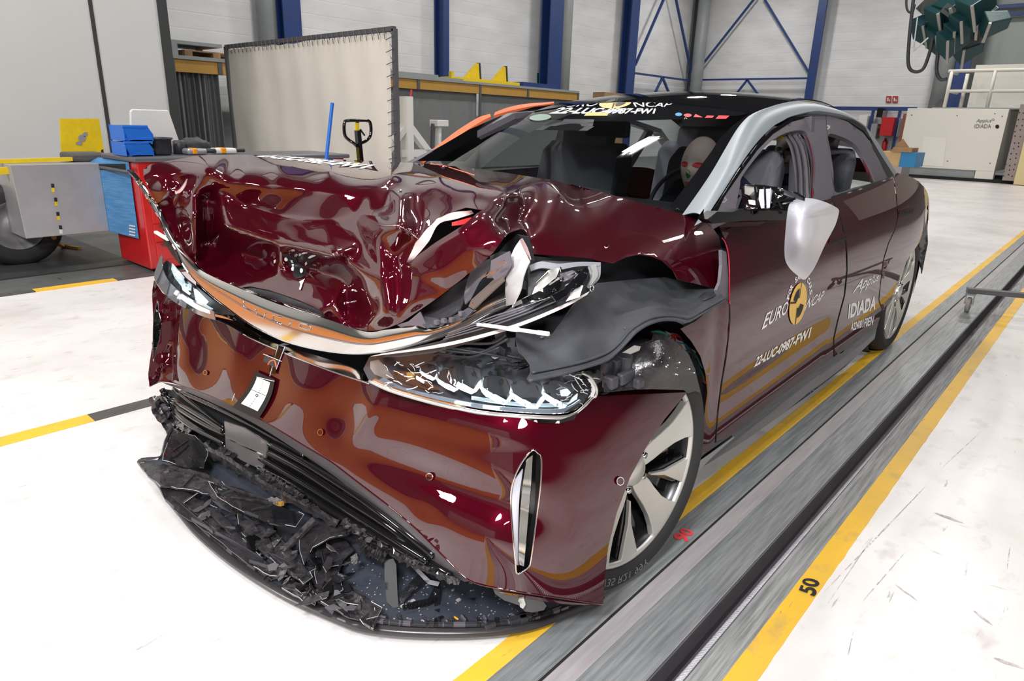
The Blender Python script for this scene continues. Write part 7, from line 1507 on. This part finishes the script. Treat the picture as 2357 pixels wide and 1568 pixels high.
# the two clearly shaped brackets
def bracketthing(name, label, bars, m, w):
    t = thing(name, label, 'bracket', tuple(bars[0][0]))
    for a, b, ww, hh in bars: mm = MB(); mm.bar(a, b, ww, hh); mm.build('arm', m, t, bevel=.002)
    return t
Z = lambda u, v, z: P(u, v, z=z)
bracketthing('bent_bracket', 'grey angled strut bent to a V, left of the middle of the tray', [(Z(725, 1196, .15), Z(652, 1268, .09), .022, .012), (Z(652, 1268, .09), Z(700, 1318, .05), .022, .012), (Z(652, 1262, .1), Z(668, 1250, .06), .02, .01)], M['shard'], .02)
t = thing('folded_bracket', 'glossy black folded bracket standing on the bare tray floor', 'bracket', (1.0, 1.15, .05))
for pts, dz, mt in (([(885, 1290), (905, 1286), (912, 1300), (915, 1370), (918, 1398), (905, 1400), (890, 1385), (885, 1330)], .09, 'rubber'), ([(915, 1372), (940, 1345), (965, 1320), (975, 1330), (950, 1360), (925, 1392)], .07, 'gloss'), ([(936, 1282), (990, 1335), (1012, 1340), (1008, 1350), (985, 1345), (935, 1292)], .10, 'trim'), ([(1000, 1340), (1013, 1345), (1012, 1390), (1000, 1395), (998, 1360)], .06, 'gloss'), ([(920, 1400), (950, 1385), (985, 1378), (1000, 1352), (1012, 1352), (1010, 1380), (985, 1395), (930, 1408)], .04, 'gloss')):
    tri('bracket_plate', pts, (lambda dz: lambda uv: np.array([P(u, v, z=max(.03, dz*(1400-v)/110+.035)) for u, v in uv]))(dz), M[mt], t, 7, thick=.005)
for k in range(9):
    p = Z(930+k*9, 1402-k*2.2, .045); mm = MB(); mm.bar(p, p+np.array([.0, .0, .012]), .004, .008); mm.build('bracket_tooth', M['gloss'], t)
M['seat'] = None
# smaller splinters: each its own object, scattered over tray and heap
rnd = random.Random(99); heap = [(430, 1130), (480, 1120), (560, 1180), (640, 1220), (720, 1240), (800, 1260), (830, 1300), (800, 1340), (820, 1400), (760, 1400), (680, 1360), (600, 1310), (520, 1250), (450, 1190), (400, 1150)]
where = ['left end of the heap', 'left part of the heap', 'middle of the heap', 'right part of the heap', 'right end of the heap']
cnt = 0
for k in range(400):
    u, v = rnd.uniform(390, 850), rnd.uniform(1110, 1440)
    if not inpoly(u, v, heap): continue
    z = rnd.uniform(.035, .11); s = rnd.uniform(5, 14) if cnt < 110 else rnd.uniform(3, 6); a0 = rnd.uniform(0, 6.28); el = rnd.uniform(1.2, 4.5); n = rnd.randint(4, 6)
    c = P(u, v, z=z); L = s*.0011; ax = np.array([math.cos(a0), math.sin(a0), rnd.uniform(-.6, .6)]); ax /= np.linalg.norm(ax); bx = np.cross(ax, [rnd.uniform(-.5, .5), rnd.uniform(-.5, .5), 1]); bx /= np.linalg.norm(bx); nx = np.cross(ax, bx)
    ring = [c+ax*L*el*math.cos(q)*rnd.uniform(.6, 1.1)+bx*L*math.sin(q)*rnd.uniform(.6, 1.3) for q in np.linspace(0, 6.28, n, endpoint=False)]
    for q in ring: q[2] = max(.02, q[2])
    mm = MB(); mm.prism([tuple(q) for q in ring], tuple(nx*.0016)); o = mm.build('plastic_splinter', [M['gloss'], M['shard'], M['black'], M['dusty'], M['gloss'], M['frame']][cnt % 6])
    sz = 'tiny' if s < 6 else ('small' if s < 11 else 'larger'); q = min(4, int((u-390)/92)); el_ = 'long thin' if el > 3 else 'stubby'
    if cnt % 3 == 0: mm = MB(); mm.tube([tuple(q+nx*.002) for q in ring[:3]], .0006, 4); mm.build('bright_edge', glintm, o)
    tag(o, '%s %s %s splinter in the %s on the undertray' % (sz, el_, ['glossy black', 'grey black', 'matt black', 'scuffed black', 'glossy black', 'grey'][cnt % 6], where[q]), 'splinter', '%s %s %s splinters, %s' % (sz, el_, ['glossy', 'grey black', 'matt', 'scuffed', 'glossy', 'grey'][cnt % 6], where[q])); cnt += 1
    if cnt > 215: break
# fine crumbs and dust on the tray (nobody could count them)
mm = MB(); rnd = random.Random(4)
for k in range(420):
    u, v = rnd.uniform(780, 1300), rnd.uniform(1270, 1455); h_ = hit(tray_t, u, v, .0015)
    if h_ is None or v < 1270+(u-780)*.1: continue
    s = rnd.uniform(.0006, .0022) if rnd.random() < .93 else rnd.uniform(.003, .006); mm.box((h_[0]-s, h_[1]-s, h_[2]), (h_[0]+s, h_[1]+s*.7, h_[2]+s*.7))
tag(mm.build('plastic_crumbs', mat('pale crumbs', (.35, .32, .32), .5)), 'fine pale and dark crumbs scattered over the bare undertray floor', 'crumbs', kind='stuff')
for i, (pts, lab) in enumerate((([(972, 1440), (1018, 1421), (1022, 1424), (1000, 1436), (990, 1440)], 'black pointed splinter near the front rim of the bare tray'), ([(1080, 1382), (1095, 1380), (1092, 1386)], 'tiny black chip on the bare tray, near the bumper'), ([(1000, 1408), (1013, 1405), (1010, 1412)], 'tiny black chip right of the folded bracket'))):
    hs_ = [hit(tray_t, u, v, .004) for u, v in pts]
    if all(hs_): m = MB(); m.prism([tuple(q) for q in hs_], (0, 0, .002)); tag(m.build('black_chip', M['gloss']), lab, 'splinter')
for i, (u, v, lab) in enumerate(((980, 1432, 'white rounded chip near the front rim of the bare tray'), (1050, 1426, 'small orange brown chip near the front rim of the bare tray'))):
    p = hit(tray_t, u, v, .004)
    if p: m = MB(); m.ball(tuple(p), (.008, .006, .003) if i == 0 else (.003, .009, .002), 8, 5); tag(m.build('pale_chip', M['whitep'] if i == 0 else M['beam2']), lab, 'chip')
# ---------------------------------------------------------------- cabin
m = MB(); G = np.array([[(x, y, np.interp(x, [2.0, 2.3, 2.6, 2.75], [.96, .975, .93, .80])) for y in np.linspace(1.05, 2.49, 20)] for x in np.linspace(2.0, 2.75, 12)]); sheet('dashboard', G, M['inside'], car, .01)
m = MB(); m.lathe([(.17, -.012), (.185, 0), (.17, .012), (.165, 0), (.17, -.012)], (0, 0, 0), 'y', 40); sw = m.build('steering_wheel', M['plastic'], None, True); sw.rotation_euler = (0.35, 0, math.radians(90)); sw.location = (2.72, 1.40, .92); sw.parent = car; sw.matrix_parent_inverse = car.matrix_world.inverted()
def seat(x, y, label):
    g = bpy.data.objects.new('seat', None); COL.objects.link(g); g.parent = car; g.matrix_parent_inverse = car.matrix_world.inverted(); g['label'] = label
    def cushion(nm, prof, w, mt):
        mm = MB(); n = len(prof); rows = []
        for s, k in ((-1, .86), (-.93, 1), (.93, 1), (1, .86)):
            cx = sum(p[0] for p in prof)/n; cz = sum(p[1] for p in prof)/n; rows.append([(x+cx+(p[0]-cx)*k, y+s*w, cz+(p[1]-cz)*k) for p in prof])
        vs = [q for r in rows for q in r]; fs = [tuple(range(n))[::-1], tuple(3*n+i for i in range(n))]
        for r in range(3): fs += [(r*n+i, r*n+(i+1) % n, (r+1)*n+(i+1) % n, (r+1)*n+i) for i in range(n)]
        mm.add(vs, fs); mm.build(nm, mt, g, bevel=.02, seg=3)
    cushion('seat_cushion', [(-.25, .45), (.25, .40), (.27, .55), (-.25, .60)], .25, M['fabric'])
    cushion('seat_backrest', [(.18, .50), (.32, .50), (.44, 1.10), (.38, 1.17), (.30, 1.12)], .26, M['fabric'])
    cushion('headrest', [(.34, 1.14), (.41, 1.14), (.44, 1.22), (.40, 1.26), (.35, 1.24)], .15, mat('pale headrest', (.20, .19, .23), .7) if 'pale headrest' not in bpy.data.materials else bpy.data.materials['pale headrest'])
    mm = MB(); mm.box((x-.25, y-.2, .2), (x+.3, y+.2, .45)); mm.build('seat_base', M['inside'], g)
seat(2.66, 1.38, 'driver seat'); seat(2.66, 2.16, 'passenger seat'); seat(3.85, 1.42, 'rear seat'); seat(3.85, 2.12, 'rear seat')
m = MB(); 
for k in (0, 1):
    a = P(1895+k*0, 268, y=1.14); m = MB(); m.bar((3.22, 1.13 if k == 0 else 2*YC-1.13, 1.30), (3.02, .93 if k == 0 else 2*YC-.93, .2), .09, .04); m.build('b_pillar', M['trim'], car)
# dummies: body one continuous skin, dressed
def dummy(label, seatx, seaty, headc, skincol, shirt, paint_face, cap=None):
    t = thing('crash_dummy', label, 'dummy', (seatx, seaty, .6))
    me = bpy.data.meshes.new('body'); hx, hy, hz = headc
    J = [(seatx+.12, seaty, .66, .15, .13), (seatx+.16, seaty, .80, .14, .12), (seatx+.20, seaty, .95, .17, .12), (seatx+.22, seaty, 1.03, .12, .09), (hx+.01, hy, hz-.13, .055, .055), (hx, hy, hz-.09, .06, .06),
         (seatx+.2, seaty-.17, 1.0, .06, .06), (seatx+.02, seaty-.22, .82, .045, .045), (seatx-.18, seaty-.14, .86, .035, .035), (seatx+.2, seaty+.17, 1.0, .06, .06), (seatx+.02, seaty+.22, .82, .045, .045), (seatx-.18, seaty+.14, .86, .035, .035),
         (seatx-.12, seaty-.12, .66, .085, .085), (seatx-.35, seaty-.12, .68, .06, .06), (seatx-.42, seaty-.12, .40, .045, .045), (seatx-.12, seaty+.12, .66, .085, .085), (seatx-.35, seaty+.12, .68, .06, .06), (seatx-.42, seaty+.12, .40, .045, .045)]
    E_ = [(0, 1), (1, 2), (2, 3), (3, 4), (4, 5), (3, 6), (6, 7), (7, 8), (3, 9), (9, 10), (10, 11), (0, 12), (12, 13), (13, 14), (0, 15), (15, 16), (16, 17)]
    me.from_pydata([j[:3] for j in J], E_, []); o = bpy.data.objects.new('body', me); COL.objects.link(o); sk = o.modifiers.new('skin', 'SKIN'); 
    for i, v in enumerate(me.skin_vertices[0].data): v.radius = J[i][3:]
    me.skin_vertices[0].data[0].use_root = True
    o.modifiers.new('sub', 'SUBSURF').levels = 2; o.modifiers['sub'].render_levels = 2; me.materials.append(shirt); o.parent = t; o.matrix_parent_inverse = t.matrix_world.inverted()
    mm = MB(); n, mrow = 32, 24; vs = []; fs = []
    for j in range(mrow+1):
        th = math.pi*j/mrow
        for k in range(n):
            ph = 2*math.pi*k/n; X_ = math.sin(th)*math.cos(ph); Y_ = math.sin(th)*math.sin(ph); Z_ = math.cos(th)
            r = .098; x = X_*r*1.0; y = Y_*r*.80; z = Z_*r*1.28
            if Z_ < 0: y *= 1-.25*(-Z_); x = x*(1-.10*(-Z_))-(.012*(-Z_) if X_ < 0 else 0)
            f = max(0, -X_)                                     # face looks towards -X
            x -= f**6*.0+.022*math.exp(-(Y_/.16)**2-((Z_+.12)/.16)**2)*f+.006*math.exp(-(Y_/.4)**2-((Z_+.5)/.08)**2)*f+.008*math.exp(-(Y_/.3)**2-((Z_+.78)/.12)**2)*f
            x += .012*f*(math.exp(-((Y_-.38)/.2)**2-((Z_-.08)/.13)**2)+math.exp(-((Y_+.38)/.2)**2-((Z_-.08)/.13)**2)); vs.append((hx+x, hy+y, hz+z))
    for j in range(mrow):
        for k in range(n): fs.append((j*n+k, (j+1)*n+k, (j+1)*n+(k+1) % n, j*n+(k+1) % n))
    mm.add(vs, fs); hd = mm.build('head', skincol, t, smooth=True); tr = bvh(hd)
    def face(name, cx, cz, w, h, mt):
        V = []; Fs = []
        for a in range(13):
            q = 2*math.pi*a/12
            y, z = (cx+w*math.cos(q), cz+h*math.sin(q)) if a else (cx, cz)
            loc, nn, i, _ = tr.ray_cast(Vector((hx-.4, hy+y, hz+z)), Vector((1, 0, 0)))
            V.append(tuple((loc if loc else Vector((hx-.08, hy+y, hz+z)))+Vector((-.002, 0, 0))))
        V.append(V[1]); m2 = bpy.data.meshes.new(name); m2.from_pydata(V, [], [(0, i, i+1 if i < 12 else 1) for i in range(1, 13)]); link(name, m2, mt, hd, False)
    for s in (-1, 1):
        face('eye_patch', s*.032, .012, .022, .011, paint_face[0]); mm = MB(); mm.ball((hx+.01, hy+s*.078, hz-.005), (.02, .008, .03), 10, 7); mm.build('ear', skincol, hd, smooth=True)
    face('nose_patch', 0, -.025, .010, .018, paint_face[1]); face('mouth', 0, -.062, .022, .005, M['redlet'])
    if cap: mm = MB(); mm.ball((hx+.015, hy, hz+.06), (.10, .085, .08), 18, 10); mm.build('cap', cap, hd, smooth=True)
    return t
pinks = mat('dummy skin pink', (.68, .50, .46), .5); pale = mat('dummy skin pale', (.55, .54, .50), .5); navy = mat('navy shirt', (.012, .015, .05), .8); greyS = mat('grey dummy suit', (.2, .19, .24), .7)
hp = P(1600, 385, y=1.36); dummy('driver dummy with pinkish head and red painted eye patches behind the windscreen', 2.80, 1.38, (hp[0]+.05, 1.36, hp[2]), pinks, navy, (M['redlet'], mat('green patch', (.05, .3, .06), .5)))
dummy('rear dummy in navy shirt with pale head and yellow cap, behind the driver', 3.85, 1.42, (3.93, 1.42, 1.14), pale, navy, (M['blacklet'], M['black']), M['ylw'])
# interior mirror and cameras on the screen
wt = bvh(ws); rt_ = bvh(roof)
def onscreen(u, v, off=.002):
    return hit(wt, u, v, off) or hit(rt_, u, v, off)
def sdecal(name, vf, quad, m, off=.002, parent=None):
    vs, fs = vf; H = homog(quad); out = []; miss = set()
    for x, y in vs:
        p = onscreen(*H(x, y), off)
        if not p: miss.add(len(out))
        out.append(tuple(p) if p else (out[-1] if out else (2.8, 1.8, 1.4)))
    fs = [f for f in fs if not miss.intersection(f)]; me = bpy.data.meshes.new(name); me.from_pydata(out, [], fs); me.update(); return link(name, me, m, parent or roof, False)
def circ_text(txt, cx, cy, r, a0, a1, h, bold=.02):
    """letters on an arc in the unit square"""
    vfs = []; n = len(txt)
    for i, ch in enumerate(txt):
        if ch == ' ': continue
        vs, fs = textmesh(ch, bold); a = math.radians(a0+(a1-a0)*(i+.5)/n); w = h*.75 if ch not in 'I' else h*.2
        vfs.append(([(cx+(r+(y)*h)*math.cos(a)+(x-.5)*w*math.sin(a), cy+(r+y*h)*math.sin(a)-(x-.5)*w*math.cos(a)) for x, y in vs], fs))
    return merge(*vfs)
def ncap(quad, put, par, nm='sticker'):
    """round two part emblem with a notch, arc lettering above"""
    def ringpart(a0, a1):
        return disk(.5, .5, .5, .5, 20, a0, a1)
    vs, fs = disk(.5, .5, .5, .5, 36); put('emblem_disc', (vs, fs), quad, M['yellowlet'], .003)
    put('emblem_mark', disk(.5, .5, .34, .36, 12, 100, 170, .35), quad, M['blacklet'], .0045); put('emblem_mark', disk(.5, .5, .34, .36, 12, 280, 350, .35), quad, M['blacklet'], .0045)
    put('emblem_mark', polyvf([(.5, 1), (.53, 1), (.53, .62), (.5, .62)]), quad, M['blacklet'], .0045); put('emblem_mark', polyvf([(.0, .49), (.35, .49), (.35, .53), (.0, .53)]), quad, M['blacklet'], .0045)
    put('emblem_mark', polyvf([(.45, .38), (.48, .0), (.51, .0), (.51, .38)]), quad, M['blacklet'], .0045)
put = lambda n_, vf, q, m_, off: sdecal(n_, vf, q, m_, off)
sdecal('lettering', textmesh('EURO', .01, .1), [(1281, 248), (1370, 245), (1382, 234), (1300, 236)], M['white'])
sdecal('lettering', textmesh('NCAP', .01, .1), [(1462, 247), (1540, 247), (1550, 236), (1452, 234)], M['white'])
ncap([(1366, 252), (1455, 250), (1452, 226), (1392, 228)], put, roof)
sdecal('lettering', circ_text('FOR SAFER CARS', .5, .30, .62, 150, 30, .16), [(1360, 250), (1470, 249), (1470, 226), (1395, 228)], M['white'])
sdecal('lettering', textmesh('22-LUC-0987-FW1', .04), [(1262, 263), (1506, 263), (1510, 251), (1290, 248)], M['white'])
sdecal('yellow_tape', polyvf([(0, 0), (1, 0), (1, 1), (0, 1)]), [(1344, 268), (1398, 268), (1401, 261), (1353, 260)], M['yellowlet'], .003)
for u, v, w, mt in ((1562, 265, 8, 'bluelet'), (1583, 267, 9, 'redlet')): sdecal('round_sticker', disk(.5, .5, .5, .5, 16), [(u-w, v+4), (u+w, v+4), (u+w, v-4), (u-w, v-4)], M[mt], .003)
sdecal('red_sticker', polyvf([(0, 0), (1, 0), (.25, 1)]), [(1596, 271), (1618, 272), (1618, 264), (1596, 264)], M['redlet'], .003)
for u0 in (1622, 1647): sdecal('red_sticker', polyvf([(0, 0), (.85, 0), (1, 1), (.15, 1)]), [(u0, 273+(u0 > 1630)*2), (u0+(28 if u0 > 1630 else 20), 273+(u0 > 1630)*2), (u0+(32 if u0 > 1630 else 22), 268), (u0+2, 267)], M['redlet'], .003)
for q in ([(1232, 300), (1352, 302), (1368, 292), (1252, 290)], [(1256, 291), (1364, 292), (1366, 284), (1290, 282)], [(1290, 284), (1366, 283), (1368, 276), (1300, 275)]): 
    sdecal('clear_label', polyvf([(0, 0), (1, 0), (1, 1), (0, 1)]), q, mat('hazy film', (.10, .10, .11), .2) if q[0][0] == 1232 else bpy.data.materials['hazy film'], .002)
sdecal('sensor_pad', disk(.5, .5, .5, .5, 20), [(1216, 281), (1268, 279), (1270, 264), (1222, 266)], mat('white green pad', (.42, .55, .48), .2), .005)
sdecal('green_tab', polyvf([(0, 0), (1, 0), (1, 1), (0, 1)]), [(1216, 271), (1226, 272), (1218, 266), (1206, 266)], mat('green tab', (.02, .4, .25), .4), .006)
mm = MB(); p = onscreen(1395, 300, -.09); 
mp = P(1398, 300, x=2.62); mm.box((mp[0]-.02, mp[1]-.11, mp[2]-.03), (mp[0]+.02, mp[1]+.11, mp[2]+.04)); mm.build('rear_view_mirror', M['plastic'], car, bevel=.012)
# ---------------------------------------------------------------- outside mirror: bare mechanism and hanging silver cover
mir = bpy.data.objects.new('door_mirror', None); COL.objects.link(mir); mir.parent = car; mir.matrix_parent_inverse = car.matrix_world.inverted(); mir['label'] = 'opened door mirror with its silver cover hanging down'
ms = plane('y', .74)
tri('mirror_base', [(1628, 505), (1650, 488), (1688, 488), (1700, 482), (1812, 484), (1814, 500), (1806, 507), (1720, 508), (1640, 515)], plane('y', .82), mat('mirror base black', (.004, .004, .005), .3, 0, 0, .12), mir, 8, thick=.03)
mech = depth_rbf([(1705, 430, 'y', .80), (1850, 460, 'y', .62), (1712, 480, 'y', .78), (1830, 490, 'y', .64), (1760, 430, 'y', .72), (1760, 480, 'y', .70)], 'tp')
tri('mirror_shell', [(1706, 432), (1716, 424), (1760, 426), (1800, 434), (1835, 448), (1852, 462), (1850, 480), (1815, 486), (1716, 484), (1708, 460)], depthof(mech, .04), M['black'], mir, 8, thick=.02)
for (pts, mt) in (([(1714, 428), (1734, 425), (1736, 440), (1724, 450), (1714, 446)], 'silver'), ([(1748, 436), (1774, 434), (1772, 478), (1752, 480), (1746, 458)], 'mirror'), ([(1722, 460), (1732, 462), (1733, 472), (1724, 470)], 'target'), ([(1782, 450), (1800, 446), (1806, 462), (1792, 474), (1782, 468)], 'black'), ([(1806, 440), (1830, 450), (1826, 456), (1804, 448)], 'trim')):
    tri('mirror_mechanism', pts, mech, M[mt], mir, 5, thick=.012)
for a, b in (((1716, 426), (1790, 432)), ((1790, 432), (1848, 458)), ((1716, 484), (1812, 482)), ((1738, 428), (1742, 480)), ((1780, 440), (1800, 480)), ((1776, 466), (1830, 456)), ((1760, 430), (1762, 480)), ((1800, 470), (1825, 462))):
    p, q = depthof(mech, -.012)(np.array([a, b], float)); mm = MB(); mm.bar(p, q, .004); mm.build('mirror_rib', M['bright'] if a[0] % 4 else M['black'], mir)
cov = smoothpoly([(1814, 480), (1820, 466), (1838, 457), (1862, 456), (1890, 462), (1915, 472), (1930, 482), (1930, 494), (1922, 520), (1900, 562), (1878, 610), (1864, 632), (1851, 644), (1838, 636), (1818, 618), (1807, 596), (1806, 560), (1810, 510)])
cvf = depth_rbf([(1814, 480, 'y', .64), (1862, 456, 'y', .66), (1930, 488, 'y', .67), (1922, 520, 'y', .66), (1878, 610, 'y', .66), (1851, 644, 'y', .66), (1807, 596, 'y', .65), (1806, 540, 'y', .64), (1850, 475, 'y', .60), (1860, 520, 'y', .575), (1850, 570, 'y', .585), (1890, 490, 'y', .605), (1835, 540, 'y', .585), (1890, 540, 'y', .61)], 'mq', 40)
mc = tri('mirror_cover', cov, cvf, M['mirror'], mir, 6, thick=.003); mc['label'] = 'silver mirror cover hanging down'
# ---------------------------------------------------------------- lettering on doors and hood
for q, t_, sh in (([(1752, 760), (1812, 720), (1815, 692), (1762, 722)], 'EURO', .15), ([(1850, 716), (1892, 690), (1898, 668), (1860, 688)], 'NCAP', .15)):
    decal('lettering', textmesh(t_, .012, sh), q, dtree, M['white'], door_f, .0013)
dput = lambda n_, vf, q, m_, off: decal(n_, vf, q, dtree, m_, door_f, off)
ncap([(1808, 749), (1848, 745), (1860, 650), (1824, 652)], dput, door_f)
decal('lettering', circ_text('FOR SAFER CARS', .5, .5, .62, 175, 12, .17, .03), [(1812, 742), (1852, 738), (1862, 650), (1826, 652)], dtree, M['white'], door_f, .0013)
decal('lettering', textmesh('22-LUC-0987-FW1', .035), [(1734, 846), (1862, 778), (1868, 752), (1742, 822)], dtree, M['white'], door_f, .0013)
decal('lettering', textmesh('Applus', .015, .25), [(1957, 686), (2020, 652), (2024, 628), (1972, 646)], rtree, M['white'], door_r, .0013)
decal('lettering', disk(.5, .5, .5, .5, 24, inner=.78), [(2028, 640), (2043, 634), (2046, 614), (2031, 618)], rtree, M['white'], door_r, .0013)
decal('lettering', merge(polyvf([(.44, .2), (.56, .2), (.56, .8), (.44, .8)]), polyvf([(.2, .44), (.8, .44), (.8, .56), (.2, .56)])), [(2028, 640), (2043, 634), (2046, 614), (2031, 618)], rtree, M['white'], door_r, .0013)
decal('lettering', textmesh('IDIADA', .04), [(1951, 734), (2014, 712), (2018, 680), (1954, 700)], rtree, M['white'], door_r, .0013)
decal('lettering', textmesh('A224001F0EN', .03), [(1957, 762), (2008, 748), (2012, 726), (1959, 744)], rtree, M['white'], door_r, .0013)
decal('lettering', textmesh('22-LUC-0987-FW1', .05, .3), [(588, 361), (842, 391), (864, 380), (618, 355)], hood_t, M['white'], hood, .0012)
